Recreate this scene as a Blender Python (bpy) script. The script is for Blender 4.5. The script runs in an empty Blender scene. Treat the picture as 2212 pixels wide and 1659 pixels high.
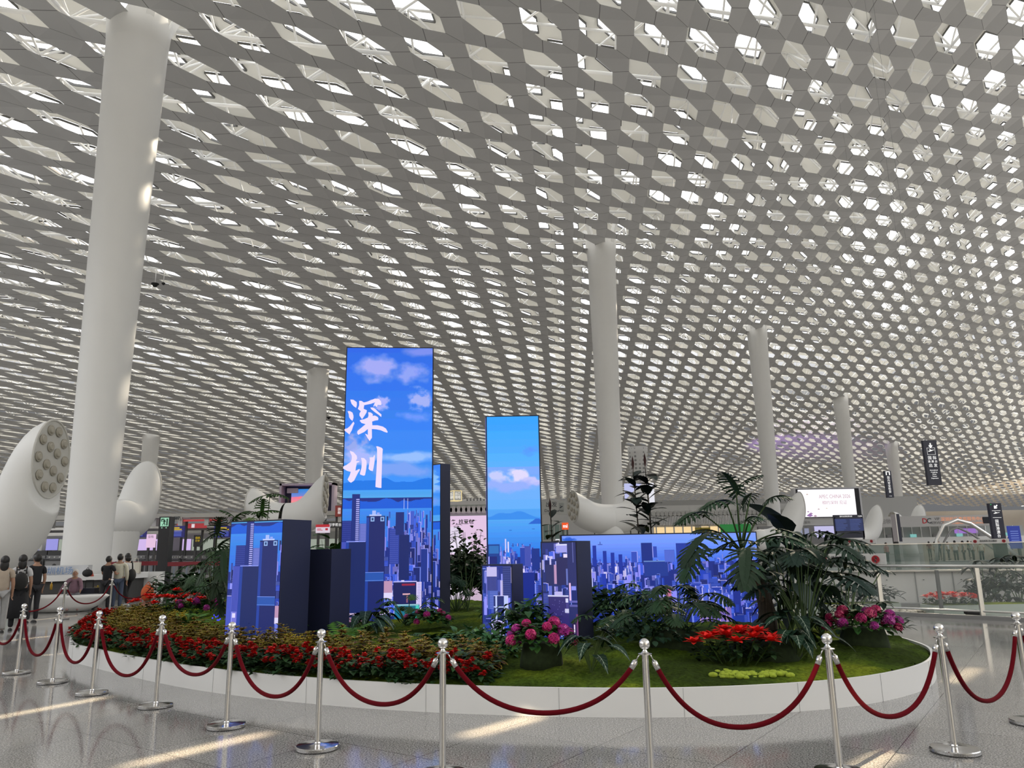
import bpy, bmesh, math, random
import numpy as np
from mathutils import Vector, Matrix

# ------------------------------------------------------------------ camera
W, H = 2212, 1659
FPX, PITCH, ROLL, CAMZ = 1632.8, 0.2155, -0.0177, 1.62
scene = bpy.context.scene
col = scene.collection
cam_data = bpy.data.cameras.new('camera')
cam_data.sensor_fit = 'HORIZONTAL'
cam_data.sensor_width = 36.0
cam_data.lens = FPX / W * 36.0
cam_data.clip_start = 0.05
cam_data.clip_end = 2000
cam = bpy.data.objects.new('camera', cam_data)
col.objects.link(cam)
_f = Vector((0, math.cos(PITCH), math.sin(PITCH)))
_u = Vector((0, -math.sin(PITCH), math.cos(PITCH)))
_r = Vector((1, 0, 0))
_r2 = _r * math.cos(ROLL) + _u * math.sin(ROLL)
_u2 = -_r * math.sin(ROLL) + _u * math.cos(ROLL)
cam.matrix_world = Matrix(((_r2.x, _u2.x, -_f.x, 0), (_r2.y, _u2.y, -_f.y, 0), (_r2.z, _u2.z, -_f.z, CAMZ), (0, 0, 0, 1)))
scene.camera = cam

# ------------------------------------------------------------------ view
scene.view_settings.view_transform = 'Standard'
scene.view_settings.look = 'None'
scene.view_settings.gamma = 1.0
scene.view_settings.use_curve_mapping = False
scene.view_settings.exposure = EXPOSURE = 0.0
cy = scene.cycles
cy.max_bounces = 7
cy.diffuse_bounces = 4
cy.glossy_bounces = 3
cy.transmission_bounces = 4
cy.transparent_max_bounces = 8
cy.sample_clamp_indirect = 4.0
cy.caustics_reflective = False
cy.caustics_refractive = False

# ------------------------------------------------------------------ daylight: bright overcast sky above, dimmer towards the horizon
world = bpy.data.worlds.new('sky')
scene.world = world
world.use_nodes = True
nt = world.node_tree
nt.nodes.clear()
wo = nt.nodes.new('ShaderNodeOutputWorld')
bg = nt.nodes.new('ShaderNodeBackground')
tc = nt.nodes.new('ShaderNodeTexCoord')
sx = nt.nodes.new('ShaderNodeSeparateXYZ')
cr = nt.nodes.new('ShaderNodeValToRGB')
cr.color_ramp.elements[0].position = 0.0
cr.color_ramp.elements[0].color = (0.05, 0.051, 0.053, 1)
cr.color_ramp.elements[1].position = 0.45
cr.color_ramp.elements[1].color = (0.98, 0.985, 1.0, 1)
e = cr.color_ramp.elements.new(0.16)
e.color = (0.06, 0.061, 0.063, 1)
nt.links.new(tc.outputs['Generated'], sx.inputs[0])
nt.links.new(sx.outputs['Z'], cr.inputs[0])
nt.links.new(cr.outputs[0], bg.inputs['Color'])
nt.links.new(bg.outputs[0], wo.inputs[0])
SKY = 3.0
SUNAZ = 148
bg.inputs['Strength'].default_value = SKY

# low warm sun that brightens the roof space through the skylights
sun_data = bpy.data.lights.new('sun', 'SUN')
sun_data.energy = 8.0
sun_data.color = (1.0, 0.86, 0.66)
sun_data.angle = math.radians(1.2)
sun = bpy.data.objects.new('sun', sun_data)
col.objects.link(sun)
sun.rotation_euler = (math.radians(62), 0, math.radians(SUNAZ))

# ------------------------------------------------------------------ helpers
def ray(px, py):
    return _r2 * (px - W / 2) - _u2 * (py - H / 2) + _f * FPX
def G(px, py, z=0.0):
    d = ray(px, py)
    t = (z - CAMZ) / d.z
    return Vector((d.x * t, d.y * t, z))
def AY(px, py, Y):
    d = ray(px, py)
    t = Y / d.y
    return Vector((d.x * t, Y, CAMZ + d.z * t))

MATS = {}
def principled(name):
    m = bpy.data.materials.new(name)
    m.use_nodes = True
    b = m.node_tree.nodes['Principled BSDF']
    MATS[name] = m
    return m, m.node_tree, b
def mat(name, color, rough=0.6, metal=0.0, spec=0.5, noise=0.0, nscale=8.0, emit=None, estr=1.0, alpha=None, trans=0.0, sheen=0.0, sub=0.0, coat=0.0, bump=0.0, bscale=40.0):
    m, t, b = principled(name)
    b.inputs['Base Color'].default_value = (*color, 1)
    b.inputs['Roughness'].default_value = rough
    b.inputs['Metallic'].default_value = metal
    b.inputs['Specular IOR Level'].default_value = spec
    b.inputs['Coat Weight'].default_value = coat
    b.inputs['Transmission Weight'].default_value = trans
    b.inputs['Sheen Weight'].default_value = sheen
    if sub:
        b.inputs['Subsurface Weight'].default_value = sub
    if emit is not None:
        b.inputs['Emission Color'].default_value = (*emit, 1)
        b.inputs['Emission Strength'].default_value = estr
    if noise:
        n = t.nodes.new('ShaderNodeTexNoise')
        n.inputs['Scale'].default_value = nscale
        n.inputs['Detail'].default_value = 3
        tcn = t.nodes.new('ShaderNodeTexCoord')
        mx = t.nodes.new('ShaderNodeMix')
        mx.data_type = 'RGBA'
        mx.inputs['A'].default_value = (*[c * (1 - noise) for c in color], 1)
        mx.inputs['B'].default_value = (*[min(1, c * (1 + noise)) for c in color], 1)
        t.links.new(tcn.outputs['Object'], n.inputs['Vector'])
        t.links.new(n.outputs['Fac'], mx.inputs['Factor'])
        t.links.new(mx.outputs['Result'], b.inputs['Base Color'])
    if bump:
        n2 = t.nodes.new('ShaderNodeTexNoise')
        n2.inputs['Scale'].default_value = bscale
        tcn = t.nodes.new('ShaderNodeTexCoord')
        bp = t.nodes.new('ShaderNodeBump')
        bp.inputs['Strength'].default_value = bump
        t.links.new(tcn.outputs['Object'], n2.inputs['Vector'])
        t.links.new(n2.outputs['Fac'], bp.inputs['Height'])
        t.links.new(bp.outputs['Normal'], b.inputs['Normal'])
    return m
def attr_mat(name, emit=False, strength=1.0, rough=0.6, spec=0.3, attr='Col', sub=0.0):
    m, t, b = principled(name)
    a = t.nodes.new('ShaderNodeAttribute')
    a.attribute_name = attr
    if emit:
        b.inputs['Base Color'].default_value = (0.01, 0.01, 0.012, 1)
        b.inputs['Roughness'].default_value = 0.45
        t.links.new(a.outputs['Color'], b.inputs['Emission Color'])
        b.inputs['Emission Strength'].default_value = strength
    else:
        b.inputs['Roughness'].default_value = rough
        b.inputs['Specular IOR Level'].default_value = spec
        t.links.new(a.outputs['Color'], b.inputs['Base Color'])
        if sub: b.inputs['Subsurface Weight'].default_value = sub
    return m
def s2l(c):
    return tuple(((x / 255) / 12.92 if x / 255 <= 0.04045 else ((x / 255 + 0.055) / 1.055) ** 2.4) for x in c)

class MB:
    """collects faces for one mesh"""
    def __init__(s):
        s.v = []; s.f = []; s.c = []; s.m = []
        s.cur = None; s.mi = 0
    def add(s, vs, fs, color=None, mi=None):
        o = len(s.v)
        s.v.extend([tuple(p) for p in vs])
        for f in fs:
            s.f.append(tuple(i + o for i in f))
            s.c.append(color if color is not None else s.cur)
            s.m.append(s.mi if mi is None else mi)
        return s
    def box(s, c, d, rz=0.0, rx=0.0, ry=0.0, color=None, bevel=0):
        x, y, z = [k / 2 for k in d]
        M = Matrix.Translation(Vector(c)) @ Matrix.Rotation(rz, 4, 'Z') @ Matrix.Rotation(ry, 4, 'Y') @ Matrix.Rotation(rx, 4, 'X')
        vs = [M @ Vector(p) for p in ((-x, -y, -z), (x, -y, -z), (x, y, -z), (-x, y, -z), (-x, -y, z), (x, -y, z), (x, y, z), (-x, y, z))]
        return s.add(vs, [(0, 3, 2, 1), (4, 5, 6, 7), (0, 1, 5, 4), (1, 2, 6, 5), (2, 3, 7, 6), (3, 0, 4, 7)], color)
    def bar(s, a, b, w, h=None, color=None):
        """box bar from a to b"""
        a, b = Vector(a), Vector(b); h = h or w
        d = (b - a); L = d.length
        if L < 1e-6: return s
        d.normalize()
        up = Vector((0, 0, 1)) if abs(d.z) < 0.95 else Vector((1, 0, 0))
        x = d.cross(up).normalized() * (w / 2); y = x.cross(d).normalized() * (h / 2)
        vs = [a - x - y, a + x - y, a + x + y, a - x + y, b - x - y, b + x - y, b + x + y, b - x + y]
        return s.add(vs, [(3, 2, 1, 0), (4, 5, 6, 7), (0, 1, 5, 4), (1, 2, 6, 5), (2, 3, 7, 6), (3, 0, 4, 7)], color)
    def tube(s, pts, r, n=8, cap=True, color=None, flat=None):
        pts = [Vector(p) for p in pts]
        rs = r if hasattr(r, '__len__') else [r] * len(pts)
        rings = []
        prev = None
        for i, p in enumerate(pts):
            t = (pts[min(i + 1, len(pts) - 1)] - pts[max(i - 1, 0)])
            t = t.normalized() if t.length > 1e-9 else Vector((0, 0, 1))
            if prev is None:
                up = Vector((0, 0, 1)) if abs(t.z) < 0.9 else Vector((1, 0, 0))
                x = t.cross(up).normalized()
            else:
                x = (prev - t * prev.dot(t))
                x = x.normalized() if x.length > 1e-6 else t.orthogonal().normalized()
            y = t.cross(x)
            prev = x
            fy = 1 if flat is None else flat
            rings.append([p + (x * math.cos(2 * math.pi * k / n) + y * fy * math.sin(2 * math.pi * k / n)) * rs[i] for k in range(n)])
        vs = [q for rg in rings for q in rg]
        fs = []
        for i in range(len(pts) - 1):
            for k in range(n):
                fs.append((i * n + k, i * n + (k + 1) % n, (i + 1) * n + (k + 1) % n, (i + 1) * n + k))
        if cap:
            fs.append(tuple(reversed(range(n)))); fs.append(tuple((len(pts) - 1) * n + k for k in range(n)))
        return s.add(vs, fs, color)
    def lathe(s, prof, c=(0, 0, 0), n=24, sx=1.0, sy=1.0, rz=0.0, color=None, M=None):
        vs = []
        for r, z in prof:
            for k in range(n):
                a = 2 * math.pi * k / n
                p = Vector((r * math.cos(a) * sx, r * math.sin(a) * sy, z))
                p = Matrix.Rotation(rz, 3, 'Z') @ p
                p = (M @ p) if M else p + Vector(c)
                vs.append(p)
        fs = []
        for i in range(len(prof) - 1):
            for k in range(n):
                fs.append((i * n + k, i * n + (k + 1) % n, (i + 1) * n + (k + 1) % n, (i + 1) * n + k))
        if prof[0][0] > 1e-6: fs.append(tuple(reversed(range(n))))
        if prof[-1][0] > 1e-6: fs.append(tuple((len(prof) - 1) * n + k for k in range(n)))
        return s.add(vs, fs, color)
    def prism(s, pts, z0, z1, color=None, M=None):
        n = len(pts)
        vs = [Vector((p[0], p[1], z0)) for p in pts] + [Vector((p[0], p[1], z1)) for p in pts]
        if M: vs = [M @ v for v in vs]
        fs = [tuple(reversed(range(n))), tuple(range(n, 2 * n))] + [(k, (k + 1) % n, n + (k + 1) % n, n + k) for k in range(n)]
        return s.add(vs, fs, color)
    def sphere(s, c, r, n=12, m=8, sc=(1, 1, 1), color=None, M=None):
        prof = [(r * math.sin(math.pi * i / m), -r * math.cos(math.pi * i / m)) for i in range(m + 1)]
        vs = []
        for rr, z in prof:
            for k in range(n):
                a = 2 * math.pi * k / n
                p = Vector((rr * math.cos(a) * sc[0], rr * math.sin(a) * sc[1], z * sc[2]))
                if M: p = M @ p
                vs.append(p + Vector(c))
        fs = []
        for i in range(m):
            for k in range(n):
                fs.append((i * n + k, i * n + (k + 1) % n, (i + 1) * n + (k + 1) % n, (i + 1) * n + k))
        return s.add(vs, fs, color)
    def mesh(s, name, smooth=False):
        me = bpy.data.meshes.new(name)
        me.from_pydata(s.v, [], s.f)
        if any(c is not None for c in s.c):
            a = me.color_attributes.new('Col', 'FLOAT_COLOR', 'CORNER')
            arr = np.ones((len(me.loops), 4), np.float32)
            tot = np.array([len(f) for f in s.f])
            cc = np.array([(*(c or (0.5, 0.5, 0.5)), 1)[:4] for c in s.c], np.float32)
            arr[:] = np.repeat(cc, tot, axis=0)
            a.data.foreach_set('color', arr.ravel())
        if max(s.m, default=0) > 0:
            me.polygons.foreach_set('material_index', s.m)
        if smooth:
            me.polygons.foreach_set('use_smooth', [True] * len(me.polygons))
        return me
    def build(s, name, material, parent=None, smooth=False, loc=None, rz=None, autosmooth=False):
        me = s.mesh(name, smooth or autosmooth)
        for m in (material if isinstance(material, (list, tuple)) else [material]):
            me.materials.append(m)
        if autosmooth:
            b = bmesh.new(); b.from_mesh(me)
            bmesh.ops.remove_doubles(b, verts=b.verts, dist=1e-5)
            for e_ in b.edges:
                if len(e_.link_faces) == 2 and e_.calc_face_angle(0) > 0.6: e_.smooth = False
            b.to_mesh(me); b.free()
        o = bpy.data.objects.new(name, me)
        col.objects.link(o)
        if parent: o.parent = parent
        if loc is not None: o.location = loc
        if rz is not None: o.rotation_euler.z = rz
        return o

def tag(o, label=None, cat=None, group=None, kind=None):
    if label: o['label'] = label
    if cat: o['category'] = cat
    if group: o['group'] = group
    if kind: o['kind'] = kind
    return o
def thing(name, label, cat, loc=(0, 0, 0), rz=0.0, group=None):
    o = bpy.data.objects.new(name, None)
    o.empty_display_size = 0.1
    col.objects.link(o)
    o.location = loc; o.rotation_euler = (0, 0, rz)
    return tag(o, label, cat, group)
def struct(o):
    o['kind'] = 'structure'; return o
_kids = {}
def copy_tree(o, parent=None):
    c = o.copy(); col.objects.link(c); c.parent = parent
    for ch in list(o.children):
        copy_tree(ch, c)
    return c
def dup(o, loc, rz=0.0, label=None, group=None, sc=None):
    c = copy_tree(o)
    c.location = loc; c.rotation_euler = (0, 0, rz)
    if label: c['label'] = label
    if group: c['group'] = group
    if sc: c.scale = (sc, sc, sc) if not hasattr(sc, '__len__') else sc
    return c
def text_obj(name, body, size, material, parent=None, loc=(0, 0, 0), rot=(0, 0, 0), extrude=0.002, align='CENTER', bold=0.0, sx=1.0):
    cu = bpy.data.curves.new(name, 'FONT')
    cu.body = body; cu.size = size; cu.extrude = extrude
    cu.align_x = align; cu.align_y = 'CENTER'; cu.offset = bold
    cu.resolution_u = 2
    cu.materials.append(material)
    me = to_mesh(cu)
    if not me.materials: me.materials.append(material)
    o = bpy.data.objects.new(name, me)
    col.objects.link(o)
    if parent: o.parent = parent
    o.location = loc; o.rotation_euler = rot
    o.scale = (sx, 1, 1)
    return o
def to_mesh(cu):
    o = bpy.data.objects.new('tmp', cu); col.objects.link(o)
    dg = bpy.context.evaluated_depsgraph_get()
    me = bpy.data.meshes.new_from_object(o.evaluated_get(dg))
    bpy.data.objects.remove(o)
    return me
def frame_face(p0, p1):
    """local frame of a vertical face seen from the camera: from left foot p0 to right foot p1"""
    a = math.atan2(p1[1] - p0[1], p1[0] - p0[0])
    return a
# ------------------------------------------------------------------ ceiling surface: a lattice of hexagonal openings on an undulating skin
P0 = np.array([1.598, 30.115]); VA = np.array([2.98169, 1.04303]); VB = np.array([0.219172, 3.303797])
_cp = [((-2, 1), 24.96), ((25, 18), 28.79), ((-18, 26), 20.53), ((1, 21), 25.85), ((14, 5), 30.4), ((-11, 13), 22.69), ((12, 18), 29.34), ((4, 9), 28.06), ((19, 12), 30.63), ((7, 1), 28.15), ((-11, 22), 22.16), ((-7, 7), 23.86), ((1, 28), 23.46), ((11, 11), 30.43), ((1, 15), 27.06), ((18, 18), 29.52), ((-1, 6), 25.93), ((9, 6), 29.73), ((-14, 18), 21.82), ((3, 4), 27.28), ((15, 14), 30.52), ((-9, 17), 23.28), ((-16, 22), 21.28), ((-13, 26), 21.27), ((16, 9), 30.87), ((22, 15), 29.77), ((11, 2), 29.39), ((-6, 3), 23.98), ((-7, 11), 23.99), ((1, 11), 27.0), ((2, 1), 26.51), ((6, 5), 28.35), ((12, 8), 30.53), ((8, 9), 29.64), ((-8, 14), 23.68), ((10, 14), 29.95), ((18, 15), 30.3), ((1, 18), 26.69), ((21, 18), 29.26), ((1, 24), 24.97), ((0, 3), 26.07), ((-3, 4), 25.08), ((1, 8), 26.85), ((-9, 9), 23.23), ((14, 11), 30.82), ((-12, 16), 22.47),
       ((1, 34), 21.7), ((1, 42), 19.3), ((1, 55), 15.5), ((1, 75), 11.2), ((-30, 40), 18.3), ((-35, 60), 12.5), ((-20, 45), 18), ((-45, 30), 19), ((30, 40), 19), ((30, 60), 12.8), ((45, 40), 15), ((25, 28), 24.6), ((38, 22), 24), ((50, 20), 20), ((-15, -8), 23), ((15, -10), 29), ((-30, 5), 20)]
CPX = np.array([c[0] for c in _cp], float); CPH = np.array([c[1] for c in _cp], float)
def _U(d2): return 0.5 * d2 * np.log(d2 + 1e-9)
_n = len(CPX)
_L = np.zeros((_n + 3, _n + 3))
_L[:_n, :_n] = _U(((CPX[:, None] - CPX[None]) ** 2).sum(-1)) + 0.5 * np.eye(_n)
_L[:_n, _n] = 1; _L[:_n, _n + 1:] = CPX; _L[_n, :_n] = 1; _L[_n + 1:, :_n] = CPX.T
_w = np.linalg.solve(_L, np.r_[CPH, 0, 0, 0])
def ceil_h(q):
    """height of the ceiling skin (m above floor) at lattice coordinates q (n,2)"""
    q = np.atleast_2d(q)
    K = _U(((q[:, None] - CPX[None]) ** 2).sum(-1))
    h = K @ _w[:-3] + _w[-3] + q @ _w[-2:]
    return np.maximum(h, 11.0) + CAMZ
_Li = np.linalg.inv(np.c_[VA, VB])
def plan(q): return P0 + q[..., :1] * VA + q[..., 1:] * VB
def lat(xy): return (np.asarray(xy, float) - P0) @ _Li.T
def ceil_at(x, y): return float(ceil_h(lat([[x, y]]))[0])
def ceil_hit(px, py):
    d = ray(px, py); s = Vector((d.x / d.z, d.y / d.z))
    zz = np.linspace(8, 34, 2000)
    xy = np.c_[zz * s.x, zz * s.y]
    g = ceil_h(lat(xy)) - CAMZ - zz
    i = np.where(g[:-1] * g[1:] < 0)[0][0]
    return Vector((xy[i, 0], xy[i, 1], zz[i] + CAMZ))

# ---- ceiling
t_, T_, DZ = 0.333, 0.36, 0.07
cells = []
for c in range(-80, 81):
    for r in range(-24, 82):
        p = P0 + c * VA + r * VB
        x, y = p
        if y < -46 or y > 255: continue
        if abs(x) > 0.72 * max(y, 0) + 30: continue
        cells.append((c, r))
cells_set = set(cells)
HV = [(T_, T_, -1), (0, t_, 0.0), (-t_, 0, 1), (-T_, -T_, 1), (0, -t_, 0.0), (t_, 0, -1)]
cc = np.array(cells, float)
allq = np.concatenate([cc + np.array([v[0], v[1]]) for v in HV])
zz = ceil_h(allq) + np.concatenate([np.full(len(cc), v[2] * DZ) for v in HV])
pp = plan(allq)
idx = {cr_: i for i, cr_ in enumerate(cells)}
N = len(cells)
verts = np.c_[pp, zz]
def vi(c, r, k): return k * N + idx[(c, r)]
faces = []
for (c, r) in cells:
    A1, B1, AB = (c + 1, r), (c, r + 1), (c + 1, r + 1)
    if A1 in cells_set and AB in cells_set:
        P1 = vi(c, r, 5); P2 = vi(*A1, 2); P3 = vi(*A1, 1); P4 = vi(*AB, 4); P5 = vi(*AB, 3); P6 = vi(c, r, 0)
        faces += [(P1, P6, P2), (P2, P6, P5, P3), (P3, P5, P4)]
    if B1 in cells_set and AB in cells_set:
        P1 = vi(c, r, 1); P2 = vi(*B1, 4); P3 = vi(*B1, 5); P4 = vi(*AB, 2); P5 = vi(*AB, 3); P6 = vi(c, r, 0)
        faces += [(P1, P2, P6), (P2, P3, P5, P6), (P3, P4, P5)]
me = bpy.data.meshes.new('ceiling')
me.from_pydata(verts.tolist(), [], faces)
uv = me.uv_layers.new(name='lattice')
li = np.empty(len(me.loops), np.int32); me.loops.foreach_get('vertex_index', li)
uv.data.foreach_set('uv', allq[li].astype(np.float32).ravel())
ceil_mat, t, b = principled('ceiling_panel')
b.inputs['Roughness'].default_value = 0.55
b.inputs['Specular IOR Level'].default_value = 0.35
uvn = t.nodes.new('ShaderNodeUVMap'); uvn.uv_map = 'lattice'
sp = t.nodes.new('ShaderNodeSeparateXYZ'); t.links.new(uvn.outputs[0], sp.inputs[0])
def mnode(tt, op, a, b_=None, c_=None):
    n = tt.nodes.new('ShaderNodeMath'); n.operation = op
    for i, x in enumerate((a, b_, c_)):
        if x is None: continue
        if isinstance(x, (int, float)): n.inputs[i].default_value = x
        else: tt.links.new(x, n.inputs[i])
    return n.outputs[0]
def seam(val, wd):
    f_ = mnode(t, 'ABSOLUTE', mnode(t, 'SUBTRACT', mnode(t, 'FRACT', mnode(t, 'ADD', val, 200.5)), 0.5))
    return mnode(t, 'LESS_THAN', f_, wd)
df = mnode(t, 'SUBTRACT', sp.outputs[0], sp.outputs[1])
sm = mnode(t, 'MAXIMUM', mnode(t, 'MAXIMUM', seam(sp.outputs[0], 0.0060), seam(sp.outputs[1], 0.0060)), seam(df, 0.0060))
mx = t.nodes.new('ShaderNodeMix'); mx.data_type = 'RGBA'
nz = t.nodes.new('ShaderNodeTexNoise'); nz.inputs['Scale'].default_value = 0.9
t.links.new(uvn.outputs[0], nz.inputs['Vector'])
rp = t.nodes.new('ShaderNodeValToRGB')
rp.color_ramp.elements[0].color = (0.60, 0.60, 0.595, 1); rp.color_ramp.elements[1].color = (0.66, 0.66, 0.655, 1)
t.links.new(nz.outputs['Fac'], rp.inputs[0])
t.links.new(rp.outputs[0], mx.inputs['A'])
mx.inputs['B'].default_value = (0.18, 0.18, 0.18, 1)
t.links.new(sm, mx.inputs['Factor'])
t.links.new(mx.outputs['Result'], b.inputs['Base Color'])
me.materials.append(ceil_mat)
ob = bpy.data.objects.new('ceiling', me); col.objects.link(ob); struct(ob)

# ---- roof deck above the ceiling: cream lining with hexagonal skylights
RH = 4.2
cream = mat('cream_roof_lining', (0.90, 0.89, 0.83), rough=0.7)
rng = random.Random(5)
mb = MB()
HEX = [(0.40, 0.40), (0.0, 0.37), (-0.37, 0.0), (-0.40, -0.40), (0.0, -0.37), (0.37, 0.0)]
def rz_at(q): return ceil_h(q) + RH
near = [(c, r) for (c, r) in cells if c % 1 == 0]
q0 = np.array(near, float)
corner = np.array([(0.5, 0.5), (-0.5, 0.5), (-0.5, -0.5), (0.5, -0.5)])
allc = {}
hexq = np.concatenate([q0 + np.array(h) * 1.02 + np.array([0.5, 0.5]) for h in HEX])
hexz = rz_at(hexq); hexp = plan(hexq)
corq = np.concatenate([q0 + k + np.array([0.5, 0.5]) for k in corner])
corz = rz_at(corq); corp = plan(corq)
M_ = len(near)
open_ = [rng.random() < 0.72 for _ in near]
vs = np.r_[np.c_[corp, corz], np.c_[hexp, hexz]]
fs = []
for i in range(M_):
    C = [i + k * M_ for k in range(4)]
    Hx = [4 * M_ + i + k * M_ for k in range(6)]
    if open_[i]:
        # corners: 0 (+,+) 1 (-,+) 2 (-,-) 3 (+,-);  hex: 0 (+,+) 1 (0,+) 2 (-,0) 3 (-,-) 4 (0,-) 5 (+,0)
        fs += [(C[0], Hx[0], Hx[1], C[1]), (C[1], Hx[1], Hx[2]), (C[1], Hx[2], Hx[3], C[2]), (C[2], Hx[3], Hx[4], C[3]), (C[3], Hx[4], Hx[5]), (C[3], Hx[5], Hx[0], C[0])]
    else:
        fs.append((C[0], C[1], C[2], C[3]))
me = bpy.data.meshes.new('roof_deck')
me.from_pydata(vs.tolist(), [], fs)
me.materials.append(cream)
ob = bpy.data.objects.new('roof_deck', me); col.objects.link(ob); struct(ob)
# dark skylight frames
fr = MB()
dark = mat('skylight_frame_grey', (0.12, 0.12, 0.115), rough=0.6)
white_steel = mat('white_steel', (0.86, 0.86, 0.84), rough=0.45)
for i in range(M_):
    if not open_[i] or near[i][1] > 22 or near[i][1] < -6: continue
    P = [Vector(vs[4 * M_ + i + k * M_]) for k in range(6)]
    for k in range(6): fr.bar(P[k] - Vector((0, 0, .1)), P[(k + 1) % 6] - Vector((0, 0, .1)), 0.07, 0.12)
struct(fr.build('skylight_frames', dark))
# ---- space frame between the roof and the ceiling
tr = MB()
def node_pt(c, r, lvl):
    q = np.array([[c, r]], float); p = plan(q)[0]; return Vector((p[0], p[1], float(ceil_h(q)[0]) + lvl))
nodes = {}
def npnt(c, r, l):
    if (c, r, l) not in nodes: nodes[(c, r, l)] = node_pt(c, r, l)
    return nodes[(c, r, l)]
for (c, r) in cells:
    if r > 34 or r < -5: continue
    ns = 8 if r < 14 else 4
    wd = 0.20
    def memb(a, b_, w_):
        tr.tube([a, b_], w_ / 2, n=6 if r < 10 else 4, cap=False)
    if (c + r) % 2 == 0:
        lo = npnt(c + .5, r + .5, 0.9)
        memb(lo, npnt(c + 2.5, r + .5, 0.9), wd) if c % 2 == 0 else None
        memb(lo, npnt(c + .5, r + 2.5, 0.9), wd) if r % 2 == 0 else None
        for dc, dr in ((1, 0), (-1, 0), (0, 1), (0, -1)):
            memb(lo, npnt(c + .5 + dc, r + .5 + dr, RH - .45), 0.13)
    if r % 2 == 0:
        memb(npnt(c + .5, r + .5, RH - .45), npnt(c + 1.5, r + .5, RH - .45), 0.16)
    if c % 2 == 0:
        memb(npnt(c + .5, r + .5, RH - .45), npnt(c + .5, r + 1.5, RH - .45), 0.16)
struct(tr.build('roof_space_frame', white_steel, smooth=True))

# ---- floor: polished speckled granite slabs laid along the column grid
flm, t, b = principled('polished_granite')
TA = math.radians(54.5)
tcn = t.nodes.new('ShaderNodeTexCoord')
mp = t.nodes.new('ShaderNodeMapping'); mp.vector_type = 'POINT'
mp.inputs['Rotation'].default_value = (0, 0, -TA)
t.links.new(tcn.outputs['Object'], mp.inputs['Vector'])
sp = t.nodes.new('ShaderNodeSeparateXYZ'); t.links.new(mp.outputs[0], sp.inputs[0])
TS = 1.05
def seamf(val, off, wd):
    f_ = mnode(t, 'ABSOLUTE', mnode(t, 'SUBTRACT', mnode(t, 'FRACT', mnode(t, 'ADD', mnode(t, 'DIVIDE', mnode(t, 'SUBTRACT', val, off), TS), 200.5)), 0.5))
    return mnode(t, 'LESS_THAN', f_, wd)
smf = mnode(t, 'MAXIMUM', seamf(sp.outputs[0], 3.84, 0.0032), seamf(sp.outputs[1], 1.33, 0.0032))
n1 = t.nodes.new('ShaderNodeTexNoise'); n1.inputs['Scale'].default_value = 75; n1.inputs['Detail'].default_value = 2.5; n1.inputs['Roughness'].default_value = 0.65
t.links.new(tcn.outputs['Object'], n1.inputs['Vector'])
r1 = t.nodes.new('ShaderNodeValToRGB')
for k, (p_, c_) in enumerate([(0.36, (0.09, 0.088, 0.085)), (0.48, (0.25, 0.245, 0.235)), (0.60, (0.42, 0.41, 0.395)), (0.72, (0.62, 0.61, 0.595))]):
    if k < 2: el = r1.color_ramp.elements[k]; el.position = p_
    else: el = r1.color_ramp.elements.new(p_)
    el.color = (*c_, 1)
t.links.new(n1.outputs['Fac'], r1.inputs[0])
# per-slab tone
wn = t.nodes.new('ShaderNodeTexWhiteNoise'); wn.noise_dimensions = '2D'
fl = t.nodes.new('ShaderNodeCombineXYZ')
t.links.new(mnode(t, 'FLOOR', mnode(t, 'DIVIDE', mnode(t, 'SUBTRACT', sp.outputs[0], 3.84), TS)), fl.inputs[0])
t.links.new(mnode(t, 'FLOOR', mnode(t, 'DIVIDE', mnode(t, 'SUBTRACT', sp.outputs[1], 1.33), TS)), fl.inputs[1])
t.links.new(fl.outputs[0], wn.inputs['Vector'])
tone = mnode(t, 'MULTIPLY_ADD', wn.outputs['Value'], 0.16, 0.92)
hs = t.nodes.new('ShaderNodeHueSaturation'); t.links.new(r1.outputs[0], hs.inputs['Color']); t.links.new(tone, hs.inputs['Value'])
mx = t.nodes.new('ShaderNodeMix'); mx.data_type = 'RGBA'
t.links.new(hs.outputs[0], mx.inputs['A']); mx.inputs['B'].default_value = (0.05, 0.05, 0.05, 1)
t.links.new(smf, mx.inputs['Factor'])
t.links.new(mx.outputs['Result'], b.inputs['Base Color'])
b.inputs['Roughness'].default_value = 0.09
b.inputs['Specular IOR Level'].default_value = 0.45
mb = MB(); mb.add([(-330, -40, 0), (330, -40, 0), (330, 420, 0), (-330, 420, 0)], [(0, 1, 2, 3)])
struct(mb.build('floor', flm))

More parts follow.
